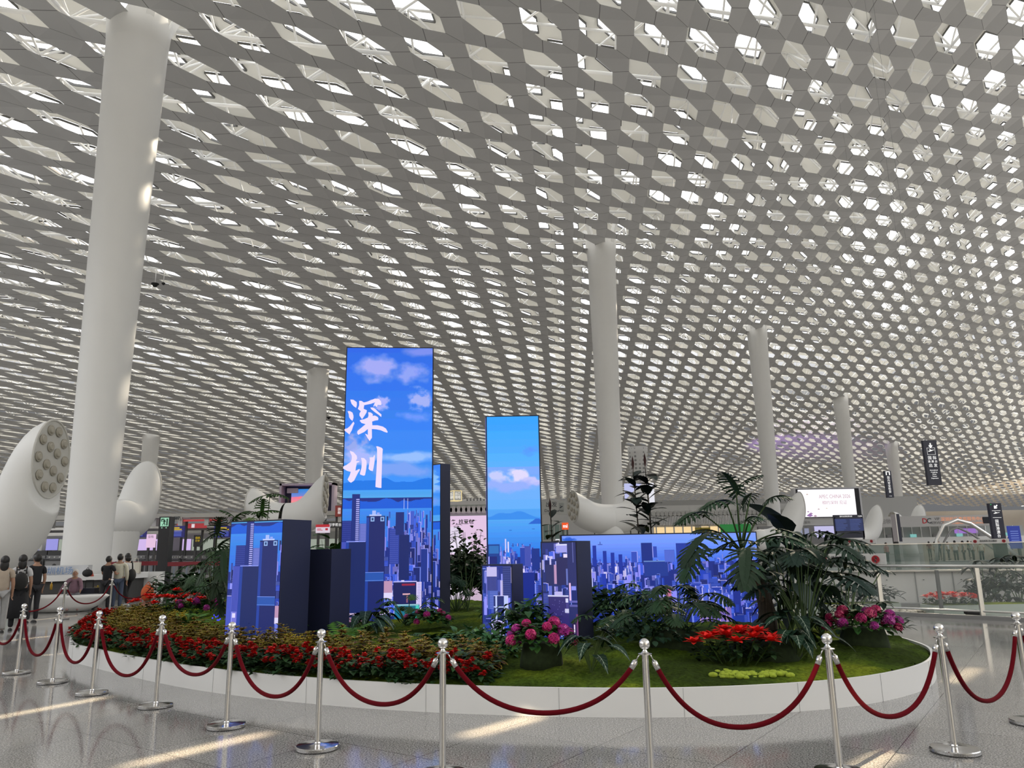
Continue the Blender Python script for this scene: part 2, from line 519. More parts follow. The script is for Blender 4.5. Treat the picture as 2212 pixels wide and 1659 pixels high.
# ---- columns
col_mat = mat('white_column_paint', (0.80, 0.80, 0.78), rough=0.5, noise=0.02, nscale=1.0)
def column(px, py, label, flare=True):
    p = ceil_hit(px, py); hz = p.z
    rt = thing('column', label, 'column', (p.x, p.y, 0))
    prof = []
    R0, R1 = 0.86, 1.30
    for k in range(21):
        z = (hz - 0.9) * k / 20
        f = k / 20
        prof.append((R0 + (R1 - R0) * f ** 1.25, z))
    m = MB(); m.lathe(prof, n=40)
    m.v = list(m.v)
    m.build('shaft', col_mat, rt, smooth=False, autosmooth=True)
    m = MB()
    # crown: four curved prongs reaching up through the ceiling
    n = 40; zt = hz - 0.9
    for k in range(n):
        a0, a1 = 2 * math.pi * k / n, 2 * math.pi * (k + 1) / n
        h0 = 1.0 + 0.9 * abs(math.sin(2 * a0)) ** 0.5; h1 = 1.0 + 0.9 * abs(math.sin(2 * a1)) ** 0.5
        R2 = R1 + 0.12
        m.add([(R1 * math.cos(a0), R1 * math.sin(a0), zt), (R1 * math.cos(a1), R1 * math.sin(a1), zt), (R2 * math.cos(a1), R2 * math.sin(a1), zt + h1), (R2 * math.cos(a0), R2 * math.sin(a0), zt + h0)], [(0, 1, 2, 3)])
    for k in range(4):
        a = math.pi / 4 + k * math.pi / 2
        m.bar((0.9 * math.cos(a), 0.9 * math.sin(a), zt + .3), (1.9 * math.cos(a), 1.9 * math.sin(a), zt + 3.2), 0.35)
    m.box((0, 0, zt + 0.4), (0.5, 0.5, 1.2))
    m.build('crown', col_mat, rt, autosmooth=True)
    return rt
column(300, 72, 'broad white tapering column on the left, nearest of the columns')
column(1298, 537, 'white tapering column right of the tall screen towers')
column(1635, 717, 'white tapering column behind the large split-leaf plant')
column(1815, 862, 'white column crossing the right edge of the bright billboard')
column(1925, 960, 'farthest and shortest white column of the row on the right')
column(687, 802, 'white column just left of the tallest screen tower')
column(327, 942, 'slim distant white column beyond the broad left column')
# ---- unseen solid wall added behind the viewpoint to hold back sky light
wall_mat = mat('light_block_grey', (0.42, 0.42, 0.41), rough=0.7)
m = MB(); m.box((0, -45, 16), (130, 0.4, 32)); struct(m.build('wall_light_block', wall_mat))
# ------------------------------------------------------------------ planter: long curved white rim around a moss bed
def catmull(pts, n=10, closed=True):
    out = []; m = len(pts)
    for i in range(m if closed else m - 1):
        p0, p1, p2, p3 = [np.array(pts[(i + k) % m] if closed else pts[min(max(i + k, 0), m - 1)], float) for k in (-1, 0, 1, 2)]
        for j in range(n):
            t_ = j / n
            out.append(0.5 * ((2 * p1) + (-p0 + p2) * t_ + (2 * p0 - 5 * p1 + 4 * p2 - p3) * t_ ** 2 + (-p0 + 3 * p1 - 3 * p2 + p3) * t_ ** 3))
    return [tuple(o) for o in out]
RIM = [(-7.13, 12.75), (-6.3, 11.9), (-5.32, 11.0), (-4.1, 9.98), (-2.97, 9.24), (-1.7, 8.6), (-0.5, 8.19), (0.7, 7.94), (1.75, 7.87), (2.8, 8.03), (3.71, 8.38), (4.6, 9.08), (5.2, 9.95), (5.55, 10.9), (5.6, 12.2), (5.1, 14.0), (3.9, 16.2), (2.0, 18.6), (-0.6, 21.0), (-3.6, 23.2), (-6.6, 24.6), (-8.9, 24.3), (-10.0, 22.6), (-10.1, 20.6), (-9.55, 18.2), (-8.7, 15.9), (-7.95, 14.1)]
rim = catmull(RIM, 8)
RZ = 0.27
rim_n = len(rim)
def inset(poly, d):
    out = []
    n = len(poly)
    for i in range(n):
        a = np.array(poly[i - 1]); b_ = np.array(poly[(i + 1) % n]); t_ = b_ - a; t_ /= np.linalg.norm(t_)
        nrm = np.array([-t_[1], t_[0]])
        out.append(tuple(np.array(poly[i]) + nrm * d))
    return out
inn = inset(rim, 0.035)
m = MB()
n = rim_n
vs = [(*p, 0.0) for p in rim] + [(*p, RZ) for p in rim] + [(*p, RZ) for p in inn] + [(*p, 0.10) for p in inn]
fs = []
for k in range(n):
    k2 = (k + 1) % n
    for L_ in range(3):
        fs.append((L_ * n + k, L_ * n + k2, (L_ + 1) * n + k2, (L_ + 1) * n + k))
m.add(vs, fs)
rim_mat = mat('white_rim_board', (0.80, 0.80, 0.79), rough=0.42, noise=0.015, nscale=3)
planter = thing('planter', 'long low white planter rim curving around the moss garden', 'planter')
m.build('rim', rim_mat, planter, autosmooth=True)
joint = mat('panel_joint', (0.45, 0.45, 0.45), rough=0.7)
for k in range(0, n, 9):
    p = np.array(rim[k]); q = np.array(rim[(k + 1) % n]); d = (q - p) / np.linalg.norm(q - p); nr = np.array([d[1], -d[0]]) * 0.0015
    ms = MB(); ms.box((p[0] + nr[0], p[1] + nr[1], RZ / 2), (0.004, 0.003, RZ), rz=math.atan2(d[1], d[0]))
    ms.build('panel_joint', joint, planter)

def in_poly(x, y, poly):
    c_ = False; j = len(poly) - 1
    for i in range(len(poly)):
        xi, yi = poly[i]; xj, yj = poly[j]
        if (yi > y) != (yj > y) and x < (xj - xi) * (y - yi) / (yj - yi) + xi: c_ = not c_
        j = i
    return c_
rim_arr = np.array(rim)
def edge_dist(x, y):
    return float(np.sqrt(((rim_arr - [x, y]) ** 2).sum(1)).min())
def vnoise(x, y, s):
    def hsh(i, j): return ((math.sin(i * 127.1 + j * 311.7 + s * 74.7) * 43758.5453) % 1.0)
    i, j = math.floor(x), math.floor(y); u, v = x - i, y - j
    u = u * u * (3 - 2 * u); v = v * v * (3 - 2 * v)
    return (hsh(i, j) * (1 - u) + hsh(i + 1, j) * u) * (1 - v) + (hsh(i, j + 1) * (1 - u) + hsh(i + 1, j + 1) * u) * v
MOUNDS = [(3.45, 10.4, 0.10, 0.7), (1.1, 9.9, 0.06, 0.9), (4.3, 9.9, 0.03, 0.7), (0.3, 9.2, 0.06, .6), (2.6, 12.4, .06, .9), (-0.6, 14.5, .08, 1.5)]
def moss_z(x, y):
    d = edge_dist(x, y)
    z = 0.235 + 0.10 * (1 - math.exp(-d / 1.1))
    for mx_, my_, mh, mr in MOUNDS:
        z += mh * math.exp(-((x - mx_) ** 2 + (y - my_) ** 2) / (mr * mr))
    z += 0.05 * (vnoise(x * 1.3, y * 1.3, 1) - .5) * min(1, d * 2)
    return z
# moss surface grid
gx = []; step = 0.085
mv = []; mf = []; gi = {}
x0, x1, y0, y1 = -10.2, 5.8, 7.8, 24.8
def put(i, j):
    if (i, j) in gi: return gi[(i, j)]
    x, y = x0 + i * step, y0 + j * step
    z = moss_z(x, y)
    lump = vnoise(x * 4, y * 4, 3) * .05 + vnoise(x * 9, y * 9, 4) * .035 + vnoise(x * 19, y * 19, 5) * .02 - .03
    gi[(i, j)] = len(mv); mv.append((x, y, z + lump)); return gi[(i, j)]
for i in range(int((x1 - x0) / step)):
    for j in range(int((y1 - y0) / step)):
        xc, yc = x0 + (i + .5) * step, y0 + (j + .5) * step
        if yc > 17 + 0 * xc: 
            pass
        if in_poly(xc, yc, inn) :
            mf.append((put(i, j), put(i + 1, j), put(i + 1, j + 1), put(i, j + 1)))
# pull border vertices onto the inner rim line
inn_arr = np.array(inn)
for k, (x, y, z) in enumerate(mv):
    if not in_poly(x, y, inn) or np.sqrt(((inn_arr - [x, y]) ** 2).sum(1)).min() < 0.07:
        q = inn_arr[np.argmin(((inn_arr - [x, y]) ** 2).sum(1))]
        mv[k] = (q[0], q[1], 0.235)
mm, t, b = principled('moss_green')
tcn = t.nodes.new('ShaderNodeTexCoord')
na = t.nodes.new('ShaderNodeTexNoise'); na.inputs['Scale'].default_value = 0.9; na.inputs['Detail'].default_value = 2
nb = t.nodes.new('ShaderNodeTexNoise'); nb.inputs['Scale'].default_value = 20; nb.inputs['Detail'].default_value = 6; nb.inputs['Roughness'].default_value = 0.75
t.links.new(tcn.outputs['Object'], na.inputs['Vector']); t.links.new(tcn.outputs['Object'], nb.inputs['Vector'])
ra = t.nodes.new('ShaderNodeValToRGB')
for k, (p_, c_) in enumerate([(0.36, (0.06, 0.10, 0.012)), (0.5, (0.11, 0.19, 0.018)), (0.60, (0.20, 0.29, 0.022)), (0.70, (0.42, 0.50, 0.04))]):
    el = ra.color_ramp.elements[k] if k < 2 else ra.color_ramp.elements.new(p_)
    el.position = p_; el.color = (*c_, 1)
t.links.new(na.outputs['Fac'], ra.inputs[0])
rb = t.nodes.new('ShaderNodeValToRGB'); rb.color_ramp.elements[0].position = .3; rb.color_ramp.elements[0].color = (.25, .25, .2, 1); rb.color_ramp.elements[1].position = .68; rb.color_ramp.elements[1].color = (1.25, 1.25, 1.2, 1)
t.links.new(nb.outputs['Fac'], rb.inputs[0])
mx = t.nodes.new('ShaderNodeMix'); mx.data_type = 'RGBA'; mx.blend_type = 'MULTIPLY'; mx.inputs['Factor'].default_value = 1
t.links.new(ra.outputs[0], mx.inputs['A']); t.links.new(rb.outputs[0], mx.inputs['B']); t.links.new(mx.outputs['Result'], b.inputs['Base Color'])
b.inputs['Roughness'].default_value = 0.95; b.inputs['Specular IOR Level'].default_value = .1
bp = t.nodes.new('ShaderNodeBump'); bp.inputs['Strength'].default_value = 1; bp.inputs['Distance'].default_value = .08
t.links.new(nb.outputs['Fac'], bp.inputs['Height']); t.links.new(bp.outputs[0], b.inputs['Normal'])
MOSS = mm
m = MB(); m.v = mv; m.f = mf; m.c = [None] * len(mf); m.m = [0] * len(mf)
moss = m.build('moss_bed', mm, None, smooth=True)
tag(moss, 'green moss carpet filling the white planter', 'moss', kind='stuff')

# ------------------------------------------------------------------ LED screen towers with a city panorama
class Canvas:
    def __init__(s, w, h, bg=(20, 40, 130)):
        s.w, s.h = w, h
        s.a = np.zeros((h, w, 3)) + bg
    def rect(s, x0, y0, x1, y1, c):
        x0, x1 = sorted((int(round(x0)), int(round(x1)))); y0, y1 = int(round(y0)), int(round(y1))
        s.a[max(0, y0):max(0, y1), max(0, x0):max(0, x1)] = c
    def grad(s, y0, y1, c0, c1):
        for y in range(max(0, int(y0)), min(s.h, int(y1))):
            f = (y - y0) / max(1, y1 - y0)
            s.a[y] = np.array(c0) * (1 - f) + np.array(c1) * f
    def noise(s, sc, seed):
        r = np.random.RandomState(seed)
        out = np.zeros((s.h, s.w)); amp = 1; tot = 0
        for o in range(4):
            gh, gw = int(s.h / sc) + 3, int(s.w / (sc * 1.4)) + 3
            g = r.rand(gh, gw)
            yy = np.arange(s.h) / sc; xx = np.arange(s.w) / (sc * 1.4)
            yi = yy.astype(int); xi = xx.astype(int); fy = (yy - yi)[:, None]; fx = (xx - xi)[None]
            fy = fy * fy * (3 - 2 * fy); fx = fx * fx * (3 - 2 * fx)
            q = (g[yi][:, xi] * (1 - fx) + g[yi][:, xi + 1] * fx) * (1 - fy) + (g[yi + 1][:, xi] * (1 - fx) + g[yi + 1][:, xi + 1] * fx) * fy
            out += q * amp; tot += amp; amp *= .5; sc = max(2, sc / 2)
        return out / tot
    def cloud(s, cx, cy, rx, ry, c, seed=1, k=1.0):
        yy, xx = np.mgrid[0:s.h, 0:s.w]
        d = 1 - np.sqrt(((xx - cx) / rx) ** 2 + ((yy - cy) / ry) ** 2)
        al = np.clip((d + (s.noise(max(4, rx / 2.5), seed) - .5) * 1.3) * 2.2 * k, 0, 1)[..., None]
        al = np.where(d[..., None] > -.45, al, 0)
        s.a = s.a * (1 - al) + np.array(c) * al
    def ridge(s, y, amp, y1, c, seed=1, per=30):
        r = np.random.RandomState(seed); ph = r.rand(6) * 6
        for x in range(s.w):
            h = sum(math.sin(x / per * (1 + .7 * i) * 2 + ph[i]) / (i + 1) for i in range(5)) * amp * .45
            yy0 = int(y - h)
            s.a[max(0, yy0):int(y1), x] = c
    def tower(s, x0, y0, x1, y1, c, style=0, lt=(150, 155, 245)):
        s.rect(x0, y0, x1, y1, c)
        c = np.array(c, float); w = x1 - x0
        if style == 1:      # pale left edge
            s.rect(x0, y0, x0 + max(1, w * .15), y1, lt)
        elif style == 2:    # vertical stripes
            for x in range(int(x0) + 1, int(x1), 3): s.rect(x, y0 + 1, x + 1, y1, c * .5 + np.array(lt) * .5)
        elif style == 3:    # horizontal bands
            for y in range(int(y0) + 2, int(y1), 3): s.rect(x0 + w * .2, y, x1 - 1, y + 1, c * .4 + np.array(lt) * .6)
        elif style == 4:    # grid of windows
            for y in range(int(y0) + 2, int(y1), 4):
                for x in range(int(x0) + 1, int(x1) - 1, 3): s.rect(x, y, x + 1, y + 2, c * .55 + np.array(lt) * .45)
        elif style == 5:    # roof line and right highlight
            s.rect(x0, y0, x1, y0 + 1, lt); s.rect(x1 - max(1, w * .12), y0, x1, y1, lt)
    def fill(s, x0, x1, ya, yb, n, pal, seed, wmin=4, wmax=13, hmin=14, hmax=50):
        r = random.Random(seed)
        for i in range(n):
            f = i / n
            y = ya + (yb - ya) * f; sc = .5 + f * .9
            w = r.uniform(wmin, wmax) * sc; x = r.uniform(x0 - 2, x1 - w + 2)
            h = r.uniform(hmin, hmax) * sc
            c = r.choice(pal)
            jit = r.uniform(.8, 1.15)
            s.tower(x, y, x + w, y + h, tuple(min(255, k * jit) for k in c), r.choice([0, 1, 2, 3, 4, 5, 1, 5]), lt=r.choice([(140, 150, 240), (195, 190, 255), (110, 130, 230)]))
    def mesh(s, name, o, ux, uz, material, parent, q=7):
        """flat picture: one face per run of equal colour; o = top-left corner, ux/uz = full width and height vectors"""
        a = np.clip(np.round(s.a / q) * q, 0, 255)
        key = a[..., 0] * 65536 + a[..., 1] * 256 + a[..., 2]
        o = np.array(o, float); ux = np.array(ux, float) / s.w; uz = np.array(uz, float) / s.h
        V = []; Cc = []
        for y in range(s.h):
            br = np.r_[0, np.where(np.diff(key[y]) != 0)[0] + 1, s.w]
            for x0, x1 in zip(br[:-1], br[1:]):
                V += [o + ux * x0 + uz * (y + 1), o + ux * x1 + uz * (y + 1), o + ux * x1 + uz * y, o + ux * x0 + uz * y]
                Cc.append(a[y, x0])
        nf = len(Cc)
        me = bpy.data.meshes.new(name)
        me.vertices.add(nf * 4); me.vertices.foreach_set('co', np.array(V, np.float32).ravel())
        me.loops.add(nf * 4); me.loops.foreach_set('vertex_index', np.arange(nf * 4, dtype=np.int32))
        me.polygons.add(nf); me.polygons.foreach_set('loop_start', np.arange(0, nf * 4, 4, dtype=np.int32))
        me.update(calc_edges=True)
        Cc = np.array(Cc) / 255
        lin = np.where(Cc <= 0.04045, Cc / 12.92, ((Cc + 0.055) / 1.055) ** 2.4)
        at = me.color_attributes.new('Col', 'FLOAT_COLOR', 'CORNER')
        at.data.foreach_set('color', np.repeat(np.c_[lin, np.ones(nf)], 4, axis=0).astype(np.float32).ravel())
        me.materials.append(material)
        ob = bpy.data.objects.new(name, me); col.objects.link(ob)
        if parent: ob.parent = parent
        return ob
LED = attr_mat('led_picture', emit=True, strength=1.0)
CAB = mat('led_cabinet_black', (0.012, 0.013, 0.03), rough=0.55)
CABN = mat('led_cabinet_navy', (0.012, 0.016, 0.05), rough=0.5)
NAVY, BLUE, MID, LAV, WHI = (16, 34, 112), (26, 56, 165), (52, 84, 205), (128, 130, 232), (205, 198, 250)
def screen_tower(name, label, p0, p1, z0, z1, depth, canvas, left=None, right=None, bez=0.02):
    """box with its lit front between plan points p0 (left) and p1 (right), running back by depth"""
    a = math.atan2(p1[1] - p0[1], p1[0] - p0[0]); w = math.hypot(p1[0] - p0[0], p1[1] - p0[1])
    rt = thing(name, label, 'led screen', (p0[0], p0[1], 0), a)
    m = MB(); m.box((w / 2, depth / 2, (z0 + z1) / 2), (w, depth, z1 - z0)); m.build('cabinet', CABN, rt)
    canvas.mesh('picture', (bez, -0.006, z1 - bez), (w - 2 * bez, 0, 0), (0, 0, -(z1 - z0 - bez)), LED, rt)
    if left is not None:
        left.mesh('side_picture', (-0.006, depth, z1 - bez), (0, -(depth - bez), 0), (0, 0, -(z1 - z0 - bez)), LED, rt)
    return rt
# the tall main picture (origin at photo pixel 725,750 -> canvas 0,0)
cv = Canvas(215, 585)
ox = 725
cv.grad(0, 290, (28, 100, 232), (56, 148, 250))
cv.cloud(ox * 0 + 83, 42, 62, 30, (160, 168, 244), 3, .8); cv.cloud(165, 55, 45, 26, (140, 158, 244), 4, .7); cv.cloud(190, 8, 60, 12, (118, 140, 235), 5, .6)
cv.cloud(184, 112, 26, 24, (158, 172, 248), 6); cv.cloud(100, 120, 22, 16, (165, 176, 250), 7); cv.cloud(175, 150, 40, 12, (105, 150, 250), 8, .6)
cv.cloud(40, 215, 30, 34, (150, 165, 240), 9); cv.cloud(60, 235, 44, 20, (165, 185, 250), 10); cv.cloud(150, 235, 80, 14, (150, 190, 252), 11); cv.cloud(150, 262, 90, 20, (118, 160, 245), 12)
cv.ridge(285, 7, 310, (14, 120, 232), 3, 40)
cv.grad(304, 320, (66, 160, 242), (80, 166, 240))
cv.ridge(326, 6, 345, (16, 92, 214), 8, 26)
cv.grad(342, 420, (56, 138, 236), (40, 110, 226))
cv.fill(100, 215, 345, 395, 60, [BLUE, MID, LAV, NAVY, MID], 21, 3, 7, 20, 60)
for x in (152, 160): cv.rect(x, 322, x + 1, 344, (190, 200, 255))
cv.fill(0, 215, 385, 480, 160, [NAVY, BLUE, MID, NAVY, LAV], 22, 5, 14, 25, 70)
cv.fill(100, 215, 470, 560, 90, [NAVY, BLUE, LAV, WHI, MID, NAVY], 23, 4, 12, 15, 40)
cv.tower(18, 366, 40, 470, (20, 44, 130), 4)
cv.tower(40, 312, 57, 420, (18, 44, 128), 0)
for y in range(322, 408, 4): cv.rect(49, y, 56, y + 2, (180, 185, 250))
cv.tower(57, 372, 72, 408, (90, 104, 190), 3)
cv.tower(14, 408, 32, 560, (40, 60, 170), 2)
cv.tower(30, 408, 72, 560, (14, 32, 100), 0); cv.rect(30, 408, 36, 560, (30, 60, 160)); cv.rect(30, 407, 71, 409, (130, 150, 240))
cv.tower(72, 357, 112, 560, (18, 38, 106), 0); cv.rect(72, 360, 78, 560, (30, 62, 160)); cv.rect(84, 346, 92, 357, (170, 190, 250)); cv.rect(78, 354, 104, 357, (190, 200, 252)); cv.rect(94, 350, 100, 355, (150, 170, 245))
cv.rect(81, 359, 89, 368, (150, 180, 235)); cv.rect(102, 359, 110, 368, (150, 180, 235)); cv.rect(83, 361, 87, 366, (30, 60, 120)); cv.rect(104, 361, 108, 366, (30, 60, 120))
cv.rect(72, 470, 111, 487, (34, 84, 178)); cv.rect(72, 469, 111, 470, (120, 150, 235)); cv.rect(72, 485, 111, 486, (100, 140, 230))
cv.tower(0, 470, 14, 585, (50, 70, 185), 2); cv.tower(16, 500, 28, 560, (120, 120, 220), 1); cv.rect(18, 503, 25, 512, (225, 215, 250))
cv.tower(123, 384, 143, 454, (40, 66, 160), 4); cv.tower(143, 396, 165, 486, (16, 34, 104), 0); cv.tower(135, 350, 153, 396, (18, 42, 120), 0); cv.tower(166, 348, 175, 376, (60, 90, 200), 1)
cv.tower(190, 424, 206, 490, (20, 48, 140), 5)
cv.rect(112, 487, 130, 510, (190, 150, 180)); cv.rect(112, 510, 130, 522, (225, 215, 250)); cv.tower(113, 522, 128, 560, (90, 110, 215), 2)
cv.rect(132, 489, 182, 535, (18, 30, 92)); cv.rect(132, 488, 182, 490, (190, 190, 250)); cv.rect(150, 493, 178, 497, (150, 36, 70)); cv.rect(160, 512, 163, 530, (150, 90, 110)); cv.rect(152, 512, 168, 515, (215, 170, 180))
cv.tower(181, 490, 192, 545, (222, 212, 252), 3, (70, 80, 170))
cv.rect(0, 548, 110, 552, (205, 180, 215)); cv.rect(40, 556, 80, 585, (150, 110, 140)); cv.rect(104, 545, 125, 549, (225, 205, 235)); cv.tower(110, 549, 118, 585, (222, 215, 250), 3, (30, 40, 110)); cv.rect(118, 555, 135, 585, (18, 34, 110))
cv.rect(135, 534, 188, 585, (24, 110, 140)); cv.rect(135, 533, 186, 536, (140, 190, 200)); cv.rect(180, 536, 187, 575, (70, 200, 190)); cv.fill(190, 215, 540, 570, 8, [LAV, NAVY, WHI], 5, 4, 9, 20, 40)
main = cv
def crop(c, x0, y0, x1, y1):
    k = Canvas(x1 - x0, y1 - y0); k.a = c.a[y0:y1, x0:x1].copy(); return k
YA = 14.5
a0 = AY(748.4, 749.6, YA); a1 = AY(936.7, 752.2, YA + .15)
tA = screen_tower('screen_tower', 'tallest tower screen showing clouds, large white characters and a skyline', (a0.x, a0.y), (a1.x, a1.y), 0.3, a0.z, 0.28, crop(main, 20, 0, 213, 572))
# white brush characters on the tall screen, traced in place on its face
STROKES = [
 [(395,160),(440,165),(490,200),(492,240),(480,285),(445,262),(412,225),(398,185)],
 [(352,335),(385,333),(425,355),(440,400),(440,435),(425,480),(395,455),(375,425),(370,380)],
 [(440,490),(455,515),(435,560),(415,620),(380,682),(305,622),(308,602),(350,590),(390,555)],
 [(525,180),(560,182),(595,205),(640,195),(700,170),(760,148),(815,150),(850,185),(858,230),(850,245),(800,240),(790,275),(770,260),(760,245),(745,265),(735,262),(765,200),(700,225),(600,245),(592,300),(640,320),(635,355),(600,410),(568,455),(530,400),(530,370),(550,335),(505,300),(525,250)],
 [(692,280),(735,280),(770,305),(800,335),(858,385),(855,422),(810,385),(760,350),(705,305)],
 [(660,350),(700,355),(730,380),(725,405),(760,400),(800,420),(812,440),(808,468),(760,475),(718,490),(722,545),(800,545),(880,565),(925,595),(950,640),(945,657),(905,645),(850,620),(780,605),(714,600),(716,730),(682,780),(650,735),(612,670),(640,680),(655,690),(655,600),(600,645),(510,687),(495,660),(500,630),(560,580),(620,530),(560,510),(535,480),(540,468),(600,455),(655,430),(665,400)],
 [(385,925),(440,945),(490,1000),(495,1040),(475,1078),(528,1080),(525,1092),(490,1105),(485,1140),(475,1180),(470,1225),(530,1195),(535,1215),(505,1260),(485,1300),(450,1370),(405,1402),(380,1390),(352,1355),(385,1290),(400,1240),(345,1225),(285,1190),(288,1160),(340,1135),(400,1090),(415,1050),(415,1000),(395,960)],
 [(553,1030),(600,1035),(632,1070),(638,1120),(630,1200),(612,1290),(590,1297),(540,1280),(537,1260),(560,1180),(565,1090)],
 [(680,1025),(735,1020),(750,985),(760,1000),(755,1090),(740,1180),(728,1230),(690,1220),(665,1195),(675,1120),(685,1070)],
 [(778,860),(800,858),(860,880),(878,900),(870,1000),(865,1150),(860,1300),(857,1480),(820,1478),(768,1465),(772,1380),(785,1200),(793,1000),(792,900)]]
led_white = mat('led_white', (0.01, 0.01, 0.01), emit=s2l((238, 222, 252)), estr=1.0)
mw_inv = Matrix.Rotation(-tA.rotation_euler.z, 4, 'Z') @ Matrix.Translation(-Vector(tA.location))
nrm = Vector((a1.x - a0.x, a1.y - a0.y, 0)); nrm = Vector((-nrm.y, nrm.x, 0)).normalized()
cu = bpy.data.curves.new('brush_characters', 'CURVE'); cu.dimensions = '2D'; cu.fill_mode = 'BOTH'; cu.extrude = 0.002
for st in STROKES:
    spn = cu.splines.new('POLY'); spn.points.add(len(st) - 1); spn.use_cyclic_u = True
    for k, (u, v) in enumerate(st):
        d = ray(700 + u / 6.911, 840 + v / 6.911); tt = (Vector((a0.x, a0.y, 0)) - Vector((0, 0, 0))).dot(nrm) / d.dot(nrm)
        P = Vector((0, 0, CAMZ)) + d * tt
        L = mw_inv @ P
        spn.points[k].co = (L.x, L.z, 0, 1)
cu.materials.append(led_white)
ob = bpy.data.objects.new('brush_characters', to_mesh(cu)); col.objects.link(ob); ob.parent = tA
ob.rotation_euler = (math.pi / 2, 0, 0); ob.location = (0, -0.012, 0)

# screen D: low screen at the left, showing the lower left part of the same picture
d1 = AY(613.8, 1121.7, 11.1); d0 = AY(498.9, 1126, 11.5)
zt = (d0.z + d1.z) / 2
screen_tower('screen_tower', 'low screen block at left of the planter with a dark right side', (d0.x, d0.y), (d1.x, d1.y), 0.28, zt, 0.62, crop(main, 4, 318, 120, 575))
m = MB()
dA = math.atan2(d1.y - d0.y, d1.x - d0.x)
rt = thing('screen_tower', 'dark blank back of a shorter screen block tucked behind the low left screen', 'led screen', (-3.35, 12.1, 0), dA)
m.box((0.25, 0.2, 0.95), (0.75, 0.5, 1.45)); m.build('cabinet', CABN, rt)
# screen B
cb = Canvas(120, 450)
cb.grad(0, 110, (38, 160, 252), (86, 176, 254)); cb.grad(110, 200, (120, 170, 252), (96, 176, 250)); cb.grad(200, 300, (80, 165, 248), (36, 122, 236))
cb.cloud(24, 130, 26, 14, (196, 206, 254), 3); cb.cloud(75, 128, 30, 15, (226, 220, 254), 4); cb.cloud(100, 142, 26, 12, (196, 196, 252), 5); cb.cloud(60, 150, 60, 16, (146, 172, 250), 6); cb.cloud(100, 75, 22, 12, (82, 150, 250), 7, .6)
cb.ridge(212, 10, 226, (50, 142, 238), 4, 50); cb.grad(222, 300, (78, 166, 248), (32, 118, 234))
yy, xx = np.mgrid[0:450, 0:120]; isl = (np.abs(xx - 112) / 22 + (232 - yy) / 14 < 1) & (yy < 232) & (yy > 220); cb.a[isl] = (30, 100, 210)
for x, y in ((48, 244), (100, 242), (60, 275), (52, 276)): cb.rect(x, y, x + 6, y + 1, (20, 80, 190))
cb.fill(25, 120, 270, 300, 40, [MID, BLUE, LAV, MID], 31, 2, 6, 6, 20)
cb.fill(25, 120, 298, 330, 60, [LAV, WHI, MID, BLUE], 32, 3, 8, 10, 26)
cb.rect(38, 262, 41, 290, (205, 205, 254)); cb.rect(44, 268, 47, 290, (225, 220, 254))
cb.tower(0, 273, 26, 450, (20, 60, 150), 0); cb.rect(2, 276, 24, 292, (40, 110, 190)); cb.tower(0, 298, 20, 450, (18, 36, 120), 1)
cb.tower(72, 280, 84, 318, (34, 60, 170), 5); cb.tower(82, 278, 96, 320, (40, 60, 160), 2); cb.tower(98, 283, 116, 330, (18, 46, 140), 0)
cb.fill(26, 120, 322, 360, 50, [WHI, LAV, LAV, MID, NAVY], 33, 4, 10, 14, 30)
cb.fill(0, 120, 360, 440, 50, [NAVY, NAVY, BLUE, LAV], 34, 8, 22, 25, 60)
cb.tower(72, 332, 103, 450, (20, 40, 140), 0)
lb = Canvas(14, 450, (60, 90, 200)); lb.grad(0, 450, (96, 112, 214), (34, 36, 104))
rs = np.random.RandomState(4); lb.a += (rs.rand(1, 14, 1) - .5) * 60; lb.a += (rs.rand(450, 14, 1) - .5) * 24; lb.a = np.clip(lb.a, 0, 255)
YB = 13.0
b0 = AY(1049, 898.5, YB); b1 = AY(1164.7, 898.5, YB)
screen_tower('screen_tower', 'second tallest tower screen of pale blue sky, island and sea', (b0.x, b0.y), (b1.x, b1.y), 0.3, b0.z, 1.45, cb, left=lb)
# screen F: short block before the second tower
f0 = AY(1040, 1223, 12.0); f1 = AY(1107, 1223, 11.8)
cf = Canvas(68, 138, (30, 50, 140))
cf.fill(0, 68, 0, 30, 20, [NAVY, BLUE, WHI, LAV], 41, 6, 14, 25, 50); cf.rect(10, 2, 34, 20, (196, 186, 240)); cf.tower(10, 20, 33, 60, (26, 42, 120), 2); cf.tower(48, 0, 67, 80, (34, 48, 120), 4)
cf.fill(0, 68, 45, 120, 26, [NAVY, BLUE, LAV, MID], 42, 8, 20, 20, 50); cf.tower(12, 46, 36, 80, (60, 90, 180), 3); cf.tower(26, 55, 60, 100, (28, 44, 110), 5, (200, 205, 250)); cf.rect(30, 56, 34, 100, (190, 200, 250)); cf.rect(50, 56, 58, 100, (190, 200, 250)); cf.rect(26, 75, 60, 77, (190, 200, 250)); cf.rect(20, 100, 50, 132, (190, 180, 235))
screen_tower('screen_tower', 'short screen block in front of the second tallest tower screen', (f0.x, f0.y), (f1.x, f1.y), 0.28, 1.40, 0.42, cf)
